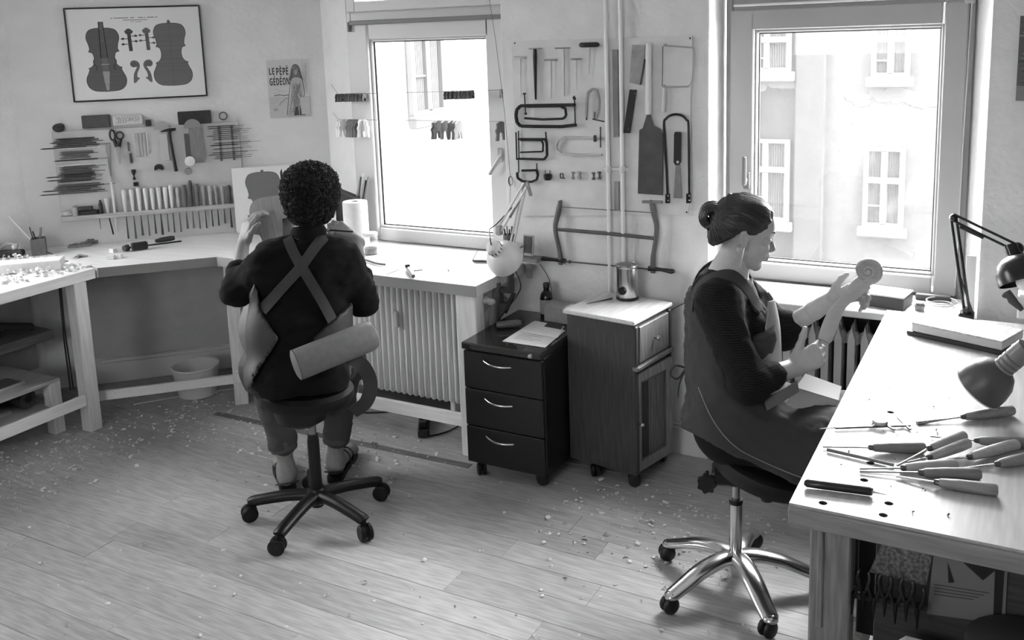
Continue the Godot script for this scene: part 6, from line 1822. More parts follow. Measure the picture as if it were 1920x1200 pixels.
func chisel(label: String, tip: Vector3, fer: Vector3, end: Vector3, shade: float, w := .007, group := "", kind := "gouge") -> void:
	var o := thing(kind, label, kind, Transform3D.IDENTITY, group)
	var d := (end - fer).normalized()
	var L := fer.distance_to(end)
	mi("handle", sh().tube([fer, fer + d * .006, fer + d * L * .35, fer + d * L * .8, end - d * .004, end], [.0085, .0105, .0135, .0150, .0138, .011], 9), wood(shade, 0, .45, 2.5, .2), o)
	mi("ferrule", sh().tube([fer - d * .012, fer - d * .008, fer + d * .001], [.0042, .007, .0078], 10), paint(.35, .35, .7), o)
	var b := sh()
	var sh_ := fer.lerp(tip, .3)
	b.tube([fer - d * .01, sh_, tip], [.0038, .0036, w * .55], 8, true, Transform3D.IDENTITY, .55, Vector3.UP)
	mi("blade", b, paint(.68, .25, .9), o)

func desk_things() -> void:
	var r := RandomNumberGenerator.new()
	r.seed = 5
	chisel("broad flat chisel lying alone nearest the grey lamp", Vector3(-.221, 0.843, -2.578), Vector3(-.111, 0.852, -2.651), Vector3(0.002, 0.855, -2.741), .55, .016, "", "chisel")
	chisel("gouge with a barrel handle, its tip nearest the bench edge under the callipers", Vector3(-.416, 0.845, -2.323), Vector3(-.3, 0.854, -2.35), Vector3(-.185, 0.854, -2.4), .5)
	chisel("gouge with a slanting handle, upper of the crossed pair", Vector3(-.236, 0.848, -2.284), Vector3(-.171, 0.868, -2.373), Vector3(-.102, 0.876, -2.466), .66)
	chisel("gouge with a slanting handle, lower of the crossed pair", Vector3(-.218, 0.845, -2.317), Vector3(-.168, 0.858, -2.345), Vector3(-.091, 0.866, -2.447), .66)
	chisel("dark-bladed gouge at the back, its handle cut by the right edge", Vector3(-.182, 0.845, -2.498), Vector3(-.07, 0.853, -2.502), Vector3(0.047, 0.855, -2.529), .5)
	chisel("gouge with a pale handle right of the crossed pair", Vector3(-.167, 0.846, -2.342), Vector3(-.083, 0.854, -2.394), Vector3(0.015, 0.858, -2.505), .68)
	chisel("gouge cut by the right edge below the pale-handled one", Vector3(-.094, 0.843, -2.345), Vector3(-.022, 0.852, -2.385), Vector3(0.058, 0.855, -2.456), .55)
	chisel("slim gouge with a narrow pale handle, first of the three at the bottom", Vector3(-.314, 0.845, -2.236), Vector3(-.217, 0.85, -2.275), Vector3(-.11, 0.852, -2.339), .7)
	chisel("thick gouge in the middle of the three at the bottom", Vector3(-.312, 0.845, -2.222), Vector3(-.176, 0.853, -2.26), Vector3(-.057, 0.854, -2.304), .5)
	chisel("gouge nearest the viewer with a flared handle end, last of the three at the bottom", Vector3(-.232, 0.845, -2.231), Vector3(-.139, 0.853, -2.222), Vector3(-.019, 0.854, -2.235), .58)
	one("carving_stick", sh().tube([Vector3(-.403, 0.846, -2.309), Vector3(-.244, 0.846, -2.288)], .0045, 6), wood(.45, 0), "thin dark square stick lying under the barrel-handled gouge", "stick")
	var o := thing("marking_awl", "black-bodied marking knife with a needle tip nearest the bench corner", "knife")
	mi("body", sh().tube([Vector3(-.414, 0.851, -2.099), Vector3(-.409, 0.851, -2.098), Vector3(-.372, 0.851, -2.104), Vector3(-.275, 0.851, -2.118), Vector3(-.269, 0.851, -2.117)], [.006, .0095, .0105, .0105, .009], 8), paint(.12, .35), o)
	mi("blade", sh().tube([Vector3(-.269, 0.851, -2.117), Vector3(-.236, 0.851, -2.116)], [.003, .0006], 6), paint(.8, .25, .9), o)
	o = thing("dial_callipers", "steel dial callipers lying across the front of the workbench", "callipers")
	mi("beam", sh().bar(Vector3(-.41, 0.846, -2.452), Vector3(-.235, 0.846, -2.549), .011, .005, .001), paint(.4, .3, .8), o)
	mi("dial", sh().lathe([Vector2(0, 0), Vector2(.019, 0), Vector2(.020, .004), Vector2(.018, .010), Vector2(0, .011)], 24, at(Vector3(-.307, 0.848, -2.523))), paint(.72, .25, .5), o)
	var s := sh()
	s.bar(Vector3(-.243, 0.846, -2.538), Vector3(-.269, 0.848, -2.582), .008, .004, .001)
	s.bar(Vector3(-.243, 0.846, -2.538), Vector3(-.231, 0.844, -2.523), .007, .004, .001)
	s.bar(Vector3(-.336, 0.846, -2.492), Vector3(-.322, 0.847, -2.534), .009, .004, .001)
	s.bar(Vector3(-.288, 0.846, -2.518), Vector3(-.268, 0.844, -2.506), .007, .004, .001)
	mi("jaw", s, paint(.35, .3, .8), o)
	mi("depth_rod", sh().tube([Vector3(-.444, 0.845, -2.431), Vector3(-.407, 0.845, -2.456)], .0016, 6), paint(.7, .3, .8), o)
	# book and board at the back
	var bx := at(Vector3(-.150, DESK, -3.375), -.36)
	o = thing("marbled_box", "flat box with a pale marbled lid lying at the back of the workbench", "box", bx)
	mi("body", sh().box(Vector3(0, .028, 0), Vector3(.295, .026, .165), .002), paint(.78, .6), o)
	mi("lid", sh().box(Vector3(0, .043, 0), Vector3(.297, .006, .167), .0015), mottled(.88, .5, 9, .25), o)
	one("dark_board", sh().box(Vector3(-.008, .0075, .006), Vector3(.31, .013, .165), .002), paint(.2, .6), "thin dark board under the marbled box", "board", bx)
	# foreground lamp
	var grey := paint(.27, .42)
	o = thing("grey_desk_lamp", "grey bell-shaped desk lamp reaching over the workbench from the right edge", "lamp")
	var c := Vector3(-.066, 0.935, -2.711)
	var ax := Vector3(-.56, -.70, -.10).normalized()
	var X := ax.cross(Vector3.BACK).normalized()
	var hx := Transform3D(Basis(X, -ax, X.cross(-ax)).scaled(Vector3.ONE * .82), c)
	mi("shade", sh().lathe([Vector2(.078, -.035), Vector2(.0815, -.035), Vector2(.080, .0), Vector2(.072, .035), Vector2(.055, .062), Vector2(.032, .078), Vector2(.028, .075), Vector2(.052, .057), Vector2(.069, .032), Vector2(.077, 0), Vector2(.078, -.035)], 40, hx), grey, o)
	mi("rim", sh().lathe([Vector2(.079, -.038), Vector2(.083, -.037), Vector2(.083, -.033), Vector2(.079, -.033), Vector2(.079, -.038)], 40, hx), paint(.8, .3), o)
	mi("socket", sh().lathe([Vector2(0, .07), Vector2(.034, .07), Vector2(.034, .084), Vector2(.030, .088), Vector2(.034, .092), Vector2(.034, .102), Vector2(.030, .106), Vector2(.034, .11), Vector2(.034, .12), Vector2(.030, .124), Vector2(.034, .128), Vector2(.033, .18), Vector2(0, .186)], 28, hx), paint(.42, .35), o)
	var pv: Vector3 = hx * Vector3(0, .13, .045)
	s = sh()
	lamp_arm(s, pv, Vector3(.34, 1.28, -2.60), .014, .006, Vector3(0, .5, .8).normalized())
	s.box(pv, Vector3(.03, .04, .03), .006)
	mi("arm", s, grey, o)
	s = sh()
	lamp_arm(s, Vector3(.34, 1.28, -2.60), Vector3(.40, .9, -3.0), .014, .006, Vector3(1, 0, 0))
	s.tube([Vector3(.40, .84, -3.0), Vector3(.40, .91, -3.0)], .02, 12)
	s.box(Vector3(.40, .86, -3.0), Vector3(.06, .04, .08), .006)
	mi("lower_arm", s, grey, o)
	# black lamp at the back
	var blk := paint(.05, .25)
	o = thing("black_desk_lamp", "black jointed desk lamp standing beside the right window", "lamp")
	var foot := Vector3(-.163, 0.85, -3.62)
	foot.y = DESK
	var el := Vector3(-.22, 1.205, -3.62)
	var hd := Vector3(-.014, 1.135, -3.5)
	s = sh()
	lamp_arm(s, foot + Vector3(0, .03, 0), el, .009, .005, Vector3(.95, .1, .3).normalized())
	mi("lower_arm", s, blk, o)
	s = sh()
	lamp_arm(s, el, hd, .011, .0048, Vector3(.2, .9, 0).normalized())
	s.tube([el.lerp(hd, .12) + Vector3(.0, -.02, .01), el.lerp(hd, .48) + Vector3(0, -.018, .01)], .006, 8)
	mi("upper_arm", s, blk, o)
	s = sh()
	s.tube([foot + Vector3(0, .0, 0), foot + Vector3(0, .04, 0)], .016, 12)
	s.box(foot + Vector3(0, .012, 0), Vector3(.05, .022, .06), .005)
	s.bar(foot + Vector3(.012, .03, .01), foot + Vector3(-.012, .16, .01), .006, .006)
	s.bar(foot + Vector3(.022, .02, .01), foot.lerp(el, .4) + Vector3(-.0, 0, .012), .006, .006)
	mi("base_joint", s, blk, o)
	mi("elbow_joint", sh().ball(el, Vector3(.014, .014, .014), 10), blk, o)
	mi("head_joint", sh().ball(hd, Vector3(.02, .022, .02), 12), blk, o)
	var hc2 := Vector3(0.001, 1.061, -3.46)
	ax = Vector3(.35, -.85, .35).normalized()
	X = ax.cross(Vector3.BACK).normalized()
	hx = Transform3D(Basis(X, -ax, X.cross(-ax)), hc2)
	mi("shade", sh().lathe([Vector2(.077, -.03), Vector2(.08, -.03), Vector2(.078, .005), Vector2(.066, .035), Vector2(.045, .056), Vector2(.024, .064), Vector2(.022, .1), Vector2(0, .104), Vector2(0, .06), Vector2(.042, .052), Vector2(.062, .033), Vector2(.075, .004), Vector2(.077, -.03)], 36, hx), blk, o)
	mi("bulb", sh().ball(hc2 + ax * .03, Vector3(.026, .03, .026), 14), paint(.9, .3), o)
	# oddments round the back of the desk
	one("white_gauge_card", sh().box(Vector3(0, .11, 0), Vector3(.034, .22, .006), .001), paint(.86, .5), "tall narrow white card leaning on the wall behind the black lamp", "card", at(Vector3(-.166, .80, -3.835), 0, -.03))
	one("wire_bowl", sh().ring(arc(Vector3.ZERO, .04, 0, TAU * .97, 24, Vector3.RIGHT, Vector3(0, .0, 1)), .003, 6).ring(arc(Vector3(0, .012, 0), .055, 0, TAU * .97, 24, Vector3.RIGHT, Vector3(0, .0, 1)), .003, 6), paint(.6, .35, .4), "oval wire ring tray on the sill left of the black lamp", "tray", at(Vector3(-.265, .806, -3.90)))
	one("small_pot", sh().lathe([Vector2(0, 0), Vector2(.016, 0), Vector2(.020, .02), Vector2(.014, .028), Vector2(.017, .032), Vector2(0, .036)], 18), paint(.45, .4), "tiny lidded pot on the right end of the sill", "pot", at(Vector3(-.334, .80, -3.80)))
	o = thing("wooden_case", "dark long case with a pale lid lying on the window sill", "case", at(Vector3(-.462, .80, -3.84), -.16))
	mi("case", sh().box(Vector3(0, .024, 0), Vector3(.17, .046, .13), .003), paint(.26, .6), o)
	mi("lid", sh().box(Vector3(0, .0505, 0), Vector3(.172, .007, .132), .002), paint(.8, .5), o)
	one("dark_strip", sh().box(Vector3(0, .012, 0), Vector3(.13, .022, .03), .003), paint(.2, .6), "dark strip lying on the sill behind the tiny pot", "strip", at(Vector3(-.30, .80, -3.96)))
	o = thing("tissue_dispenser", "white box with a dark crumpled cloth hanging from it at the right edge", "dispenser", at(Vector3(.02, DESK, -3.70)))
	mi("box", sh().box(Vector3(.03, .05, 0), Vector3(.11, .09, .10), .006), paint(.85, .5), o)
	s = sh()
	s.tube([Vector3(-.06, .10, .03), Vector3(-.04, .07, .04), Vector3(-.01, .045, .06)], [.012, .016, .008], 8)
	s.ball(Vector3(-.062, .085, .03), Vector3(.016, .012, .012), 8)
	mi("cloth", s, paint(.25, .8), o)
	# under the desk: photo, sheet and pliers on the front panel
	one("grainy_photo", plate(sh(), [Vector3(-.239, 0.742, -2.137), Vector3(-.137, 0.745, -2.137), Vector3(-.15, 0.641, -2.137), Vector3(-.272, 0.642, -2.137)], Vector3.BACK, .002), mottled(.55, .5, 14, .6), "grainy grey photograph pinned to the panel under the workbench", "photo")
	o = thing("pinned_sheet", "paper sheet with a dark picture of a slanting arrow shape, pinned under the workbench", "paper")
	mi("sheet", plate(sh(), [Vector3(-.137, 0.735, -2.136), Vector3(0.009, 0.744, -2.136), Vector3(0.01, 0.592, -2.136), Vector3(-.146, 0.572, -2.136)], Vector3.BACK, .0015), paint(.42, .7), o)
	s = sh()
	plate(s, [Vector3(-.102, 0.737, -2.134), Vector3(0.003, 0.738, -2.134), Vector3(0.003, 0.607, -2.134), Vector3(-.013, 0.604, -2.134), Vector3(-.015, 0.714, -2.134), Vector3(-.037, 0.685, -2.134)], Vector3.BACK, .0008)
	plate(s, [Vector3(-.109, 0.712, -2.134), Vector3(-.093, 0.665, -2.134), Vector3(-.105, 0.661, -2.134)], Vector3.BACK, .0008)
	mi("printed_shape", s, paint(.07, .7), o)
	s = sh()
	for k in 4: s.bar(Vector3(-.133, 0.649, -2.134) + Vector3(.0, -.008 * k, 0), Vector3(-.023, 0.658, -2.134) + Vector3(-.01 * k, -.008 * k, 0), .0016, .0006, 0, Vector3.BACK)
	mi("text_lines", s, paint(.2, .7), o).set_meta("kind", "stuff")
	o = thing("pliers_rail", "dark wooden rail under the workbench holding a row of black pliers", "rail")
	mi("rail", sh().bar(Vector3(-.324, 0.597, -2.1), Vector3(-.147, 0.607, -2.1), .012, .016, .002), wood(.25, 0), o)
	for k in 7:
		var top := Vector3(-.299, 0.662, -2.08).lerp(Vector3(-.162, 0.666, -2.08), k / 6.0) + Vector3(0, .012 * (k % 2), 0)
		var p := thing("pliers", "%s of the row of black pliers under the workbench" % ["first pair at the left", "second pair", "third pair", "fourth pair", "fifth pair", "sixth pair", "last pair at the right"][k], "pliers")
		for sd in [-1, 1]:
			mi("handle", sh().tube(curve([top + Vector3(sd * .010, .0, 0), top + Vector3(sd * .013, -.02, .004), top + Vector3(sd * .004, -.05, .004)], 4), [.004, .0048, .0052, .0055, .0055, .005, .005, .0045, .004], 7), paint(.045, .35), p)
		mi("jaw", sh().tube([top + Vector3(0, -.045, .004), top + Vector3(0, -.062, .004), top + Vector3(.001, -.10, .004)], [.006, .0055, .0015], 7), paint(.15, .3, .7), p)
	one("dust_bin", sh().lathe([Vector2(0, 0), Vector2(.10, 0), Vector2(.115, .18), Vector2(.105, .185), Vector2(.0, .185)], 28), paint(.2, .6), "dark round bin under the workbench at the bottom right", "bin", at(Vector3(.05, .44, -2.02)))
	one("bin_shelf", sh().box(Vector3(0, -.012, 0), Vector3(.60, .024, .2), .003), wood(.3, 0), "board shelf under the workbench front carrying the dark bin", "shelf", at(Vector3(.05, .44, -2.035)))
	one("white_tub", sh().box(Vector3(0, .06, 0), Vector3(.09, .12, .08), .02), paint(.82, .4), "white rounded tub at the bottom edge under the workbench", "tub", at(Vector3(-.155, .44, -2.03)))
	var spots := []
	for i in 26:
		var p := Vector3(lerpf(-.41, -.1, r.randf()), DESK + .001, lerpf(-2.85, -2.05, r.randf()))
		spots.append(Transform3D(Basis.from_euler(Vector3(r.randf() * .6, r.randf() * TAU, r.randf() * .6)).scaled(Vector3.ONE * (.12 + r.randf() * .22)), p))
	shavings("carving_chips", "scattered dark carving chips on the front of the workbench", spots, .35)

func floor_things() -> void:
	var r := RandomNumberGenerator.new()
	r.seed = 99
	var spots := []
	for i in 1500:
		var p := Vector3.ZERO
		var pick := r.randf()
		if pick < .33: p = Vector3(-3.95 + r.randfn() * .18, 0, -2.55 + r.randfn() * .32)
		elif pick < .62: p = Vector3(lerpf(-3.9, -2.3, r.randf()), 0, lerpf(-3.55, -3.0, r.randf()))
		elif pick < .80: p = Vector3(lerpf(-1.6, -.7, r.randf()), 0, lerpf(-3.5, -2.9, r.randf()))
		else: p = Vector3(lerpf(-3.9, -.6, r.randf()), 0, lerpf(-3.4, -1.5, r.randf()))
		if p.z < -3.75 or p.x < -4.3: continue
		p.y = .0015
		spots.append(Transform3D(Basis.from_euler(Vector3(r.randf() * TAU, r.randf() * TAU, r.randf() * TAU)).scaled(Vector3(1, .5, 1) * (.45 + r.randf() * r.randf() * 1.1)), p))
	shavings("floor_shavings", "pale wood shavings scattered over the floorboards", spots, .82)
	var o := thing("power_strip", "black power strip lying on the floor under the window bench", "power strip")
	var a := Vector3(-2.60, .022, -3.70)
	var b := Vector3(-2.475, .022, -3.50)
	mi("body", sh().bar(a, b, .055, .042, .006), paint(.04, .4), o)
	for k in 3: mi("plug", sh().box(Vector3.ZERO, Vector3(.04, .03, .04), .006, Transform3D(Basis.from_euler(Vector3(0, .55, 0)), a.lerp(b, .2 + k * .3) + Vector3(0, .032, 0))), paint(.05, .5), o)
	one("floor_cable", sh().tube(curve([b + Vector3(0, -.015, 0), Vector3(-2.40, .006, -3.62), Vector3(-2.38, .006, -3.85), Vector3(-2.33, .006, -3.7), Vector3(-2.26, .006, -3.52)], 5), .004, 6), paint(.06, .5), "black cable curling from the power strip to the bench leg", "cable")
	one("floor_cable", sh().tube(curve([a + Vector3(0, -.015, 0), Vector3(-2.75, .006, -3.72), Vector3(-2.95, .006, -3.62), Vector3(-3.2, .006, -3.66)], 5), .004, 6), paint(.06, .5), "black cable running from the power strip behind the man's stool", "cable")
	one("wall_flex", sh().tube(curve([Vector3(-4.15, .006, -3.20), Vector3(-3.98, .006, -3.42), Vector3(-3.8, .006, -3.62), Vector3(-3.7, .006, -3.8)], 5), .004, 6), paint(.7, .5), "pale cable lying on the floor under the corner bench rail", "cable")
	o = thing("white_bucket", "white plastic tub on the floor under the corner bench", "bucket", at(Vector3(-3.955, 0, -3.47)))
	mi("tub", sh().lathe([Vector2(0, .004), Vector2(.10, .004), Vector2(.125, .16), Vector2(.13, .165), Vector2(.128, .172), Vector2(.12, .168), Vector2(.096, .01), Vector2(0, .01)], 30), paint(.78, .4), o)

# ---------------------------------------------------------------- bodies: a field of tapered capsules and ellipsoids joined smoothly, meshed as surface nets
class Field:
	var prims := []      # [kind, a, b, ra, rb, basis, subtract]
	var k := .02
	var grow := 0.0
	func cap(a: Vector3, b: Vector3, ra: float, rb: float) -> Field:
		prims.append([0, a, b, ra, rb, null, false])
		return self
	# a capsule squeezed by f along the direction n
	func flat(a: Vector3, b: Vector3, ra: float, rb: float, n: Vector3, f: float) -> Field:
		prims.append([2, a, b, ra, rb, [n.normalized(), f], false])
		return self
	func chain(p: Array, r: Array) -> Field:
		for i in p.size() - 1: cap(p[i], p[i + 1], r[i], r[i + 1])
		return self
	func ell(c: Vector3, r: Vector3, basis := Basis.IDENTITY) -> Field:
		prims.append([1, c, r, 0.0, 0.0, basis.inverse(), false])
		return self
	func cut(c: Vector3, r: Vector3, basis := Basis.IDENTITY) -> Field:
		prims.append([1, c, r, 0.0, 0.0, basis.inverse(), true])
		return self
	func one(q: Array, p: Vector3) -> float:
		if q[0] == 1:
			var l: Vector3 = q[5] * (p - q[1])
			var r: Vector3 = q[2]
			var s := Vector3(l.x / r.x, l.y / r.y, l.z / r.z).length()
			return (s - 1.0) * minf(r.x, minf(r.y, r.z)) if s < 1.0 else (s - 1.0) * l.length() / s
		var a: Vector3 = q[1]
		var ab: Vector3 = q[2] - a
		var ap := p - a
		var f := 1.0
		if q[0] == 2:
			var n: Vector3 = q[5][0]
			f = q[5][1]
			ap += n * (ap.dot(n) * (1.0 / f - 1.0))
			ab += n * (ab.dot(n) * (1.0 / f - 1.0))
		var h := clampf(ap.dot(ab) / maxf(ab.length_squared(), 1e-9), 0, 1)
		return ((ap - ab * h).length() - lerpf(q[3], q[4], h)) * (f if q[0] == 2 else 1.0)
	func d(p: Vector3) -> float:
		var v := 1.0
		for q in prims:
			var e := one(q, p)
			if q[6]: v = smax(v, -e)
			else: v = e if v >= 1.0 else smin(v, e)
		return v - grow
	func smin(a: float, b: float) -> float:
		var h := maxf(k - absf(a - b), 0.0) / k
		return minf(a, b) - h * h * k * .25
	func smax(a: float, b: float) -> float:
		var h := maxf(k - absf(a - b), 0.0) / k
		return maxf(a, b) + h * h * k * .25
	func reach(q: Array) -> AABB:
		var m := k + absf(grow)
		if q[0] == 1:
			var r := maxf(q[2].x, maxf(q[2].y, q[2].z)) + m
			return AABB(q[1] - Vector3.ONE * r, Vector3.ONE * 2 * r)
		var w := maxf(q[3], q[4]) + m
		var lo: Vector3 = q[1].min(q[2]) - Vector3.ONE * w
		return AABB(lo, q[1].max(q[2]) + Vector3.ONE * w - lo)
	# where a ray first meets the surface
	func hit(o: Vector3, dir: Vector3, most := 2.0) -> Vector3:
		var s := 0.0
		for i in 90:
			var e := d(o + dir * s)
			if e < .0008: break
			s += e * .8
			if s > most: break
		return o + dir * s
	# verts and indices; clip(p) > 0 is cut away, swell(p) is added to the distance
	func mesh_into(out: Array, c: float, clip = null, swell = null) -> void:
		var box := AABB()
		var first := true
		for q in prims:
			if q[6]: continue
			box = reach(q) if first else box.merge(reach(q))
			first = false
		box = box.grow(c * 2)
		var nx := int(box.size.x / c) + 2
		var ny := int(box.size.y / c) + 2
		var nz := int(box.size.z / c) + 2
		var sx := nx * ny
		var f := PackedFloat32Array()
		f.resize(nx * ny * nz)
		f.fill(1.0)
		var o := box.position
		for pass_ in 2:
			for q in prims:
				if q[6] != (pass_ == 1): continue
				var b := reach(q).grow(c * 1.5)
				var lo := ((b.position - o) / c).floor()
				var hi := ((b.end - o) / c).ceil()
				var x0 := maxi(0, int(lo.x))
				var x1 := mini(nx, int(hi.x) + 1)
				for z in range(maxi(0, int(lo.z)), mini(nz, int(hi.z) + 1)):
					for y in range(maxi(0, int(lo.y)), mini(ny, int(hi.y) + 1)):
						var i := z * sx + y * nx + x0
						var p := o + Vector3(x0, y, z) * c
						for x in range(x0, x1):
							var e := one(q, p) - grow
							var a := f[i]
							if pass_ == 1:
								if a < 1.0: f[i] = smax(a, -e)
							elif a >= 1.0: f[i] = e
							else:
								var h := k - absf(a - e)
								f[i] = minf(a, e) - (h * h / k * .25 if h > 0.0 else 0.0)
							i += 1
							p.x += c
		if clip != null or swell != null:
			for z in nz:
				for y in ny:
					for x in nx:
						var i := z * sx + y * nx + x
						if f[i] < c * 3 and f[i] > -c * 6:
							var p := o + Vector3(x, y, z) * c
							if swell != null: f[i] += swell.call(p)
							if clip != null: f[i] = maxf(f[i], clip.call(p))
		var v := PackedVector3Array()
		var at := PackedInt32Array()
		at.resize(f.size())
		at.fill(-1)
		var offs := [0, 1, nx, nx + 1, sx, sx + 1, sx + nx, sx + nx + 1]
		var edges := [[0, 1], [2, 3], [4, 5], [6, 7], [0, 2], [1, 3], [4, 6], [5, 7], [0, 4], [1, 5], [2, 6], [3, 7]]
		var pos := []
		for j in 8: pos.append(Vector3(j & 1, (j >> 1) & 1, (j >> 2) & 1))
		for z in nz - 1:
			for y in ny - 1:
				for x in nx - 1:
					var i := z * sx + y * nx + x
					var g := f[i]
					if g > c * 2.0 or g < -c * 2.0: continue
					var neg := 0
					for j in 8: if f[i + offs[j]] < 0: neg += 1
					if neg == 0 or neg == 8: continue
					var sum := Vector3.ZERO
					var cnt := 0
					for e in edges:
						var fa := f[i + offs[e[0]]]
						var fb := f[i + offs[e[1]]]
						if (fa < 0) != (fb < 0):
							sum += pos[e[0]].lerp(pos[e[1]], fa / (fa - fb))
							cnt += 1
					at[i] = v.size()
					v.append(o + (Vector3(x, y, z) + sum / cnt) * c)
		var idx := PackedInt32Array()
		var steps := [1, nx, sx]
		for z in range(1, nz - 1):
			for y in range(1, ny - 1):
				for x in range(1, nx - 1):
					var i := z * sx + y * nx + x
					if at[i] < 0 : continue
					var fa := f[i]
					for ax in 3:
						var fb := f[i + steps[ax]]
						if (fa < 0) == (fb < 0): continue
						var u: int = steps[(ax + 1) % 3]
						var w: int = steps[(ax + 2) % 3]
						var a := at[i]
						var b := at[i - u]
						var cc := at[i - u - w]
						var dd := at[i - w]
						if a < 0 or b < 0 or cc < 0 or dd < 0: continue
						if fa < 0: idx.append_array(PackedInt32Array([a, cc, b, a, dd, cc]))
						else: idx.append_array(PackedInt32Array([a, b, cc, a, cc, dd]))
		var base: int = out[0].size()
		out[0].append_array(v)
		for j in idx: out[1].append(j + base)

func blank() -> Array:
	return [PackedVector3Array(), PackedInt32Array()]

# smooth normals, after pushing every point along its normal by push(p, n)
func skin(o: Array, push = null) -> ArrayMesh:
	var v: PackedVector3Array = o[0]
	var ix: PackedInt32Array = o[1]
	var n := PackedVector3Array()
	for turn in (2 if push != null else 1):
		n = PackedVector3Array()
		n.resize(v.size())
		for i in range(0, ix.size(), 3):
			var w := (v[ix[i + 2]] - v[ix[i]]).cross(v[ix[i + 1]] - v[ix[i]])
			n[ix[i]] += w
			n[ix[i + 1]] += w
			n[ix[i + 2]] += w
		for i in n.size(): n[i] = n[i].normalized()
		if turn == 0 and push != null:
			for i in v.size(): v[i] += n[i] * push.call(v[i], n[i])
	var a := []
	a.resize(Mesh.ARRAY_MAX)
	a[Mesh.ARRAY_VERTEX] = v
	a[Mesh.ARRAY_NORMAL] = n
	a[Mesh.ARRAY_INDEX] = ix
	var m := ArrayMesh.new()
	m.add_surface_from_arrays(Mesh.PRIMITIVE_TRIANGLES, a)
	return m

# a hand: w wrist, f towards the knuckles, n out of the palm, s towards the thumb; curls = [knuckle, middle, tip] per finger in degrees, index first
func hand(F: Field, w: Vector3, f: Vector3, n: Vector3, curls: Array, thumb: Array, spread := 4.0) -> void:
	f = f.normalized()
	n = (n - f * n.dot(f)).normalized()
	var s: Vector3 = thumb[0]
	s = (s - f * s.dot(f) - n * s.dot(n)).normalized()
	F.flat(w - f * .02, w + f * .02, .026, .028, n, .72)
	var off := [.027, .009, -.009, -.026]
	var far := [.088, .092, .088, .080]
	var rad := [.0092, .0095, .0090, .0080]
	var lens := [[.044, .026, .020], [.048, .030, .021], [.044, .028, .020], [.034, .021, .018]]
	for i in 4:
		var kn: Vector3 = w + f * far[i] + s * off[i]
		F.flat(w + f * .012 + s * off[i] * .55, kn, .017, .0125, n, .85)
		var dir := f.rotated(n, deg_to_rad(spread * (1.2 - i)) * (1.0 if s.cross(f).dot(n) < 0 else -1.0))
		var ax := dir.cross(n).normalized()
		var p := kn
		var r: float = rad[i]
		for j in 3:
			dir = dir.rotated(ax, deg_to_rad(curls[i][j]))
			var q: Vector3 = p + dir * lens[i][j]
			F.cap(p, q, r * (1.0 - j * .06), r * (.94 - j * .08))
			p = q
	# thumb: base on the side of the palm, thumb[1] its direction, thumb[2] the direction of its last joint
	var b := w + f * .022 + s * .024 + n * .006
	var t1: Vector3 = b + (thumb[1] as Vector3).normalized() * .042
	var t2: Vector3 = t1 + ((thumb[1] as Vector3).normalized() * .5 + (thumb[2] as Vector3).normalized() * .5).normalized() * .031
	var t3: Vector3 = t2 + (thumb[2] as Vector3).normalized() * .024
	F.cap(b, t1, .0155, .0115)
	F.cap(t1, t2, .0112, .0102)
	F.cap(t2, t3, .0102, .0082)

# a head: c its centre, X the way it faces, Y up, Z its left
func head(F: Field, c: Vector3, B: Basis, smile := 1.0) -> void:
	var P := func(x: float, y: float, z: float) -> Vector3: return c + B * Vector3(x, y, z)
	F.ell(P.call(-.012, .033, 0), Vector3(.095, .083, .073), B)
	F.ell(P.call(.026, -.035, 0), Vector3(.058, .072, .056), B)
	F.ell(P.call(.05, .035, 0), Vector3(.036, .045, .052), B)
	F.cap(P.call(.058, -.094, 0), P.call(.05, -.09, 0), .020, .02)
	for s in [-1, 1]:
		F.cap(P.call(-.008, -.045, s * .05), P.call(.048, -.088, s * .018), .016, .018)
		F.cap(P.call(.078, .018, s * .012), P.call(.062, .020, s * .044), .011, .010)
		F.ell(P.call(.058, -.028, s * .038), Vector3(.022, .020 * smile, .02), B)
		F.cut(P.call(.092, .000, s * .031), Vector3(.014, .009, .015), B)
	# nose
	F.cap(P.call(.079, .008, 0), P.call(.0995, -.029, 0), .0052, .0080)
	for s in [-1, 1]:
		F.ell(P.call(.089, -.034, s * .009), Vector3(.010, .0068, .0068), B)
		F.ell(P.call(.067, -.001, s * .031), Vector3(.0135, .0105, .0135), B)
	# lips
	for s in [-1, 1]:
		F.cap(P.call(.086, -.056, 0), P.call(.072, -.055, s * .024), .0058, .003)
		F.cap(P.call(.083, -.066, 0), P.call(.071, -.059, s * .022), .0062, .003)
	# ears
	for s in [-1, 1]:
		var E := B * Basis.from_euler(Vector3(0, s * .35, .22))
		F.ell(P.call(-.012, .0, s * .074), Vector3(.018, .0265, .007), E)
		F.cut(P.call(-.006, -.002, s * .082), Vector3(.009, .014, .006), E)
		F.ell(P.call(-.004, -.026, s * .071), Vector3(.008, .009, .006), B)

func fold_noise(freq: float, seed_: int) -> FastNoiseLite:
	var n := FastNoiseLite.new()
	n.seed = seed_
	n.frequency = freq
	n.fractal_octaves = 2
	return n

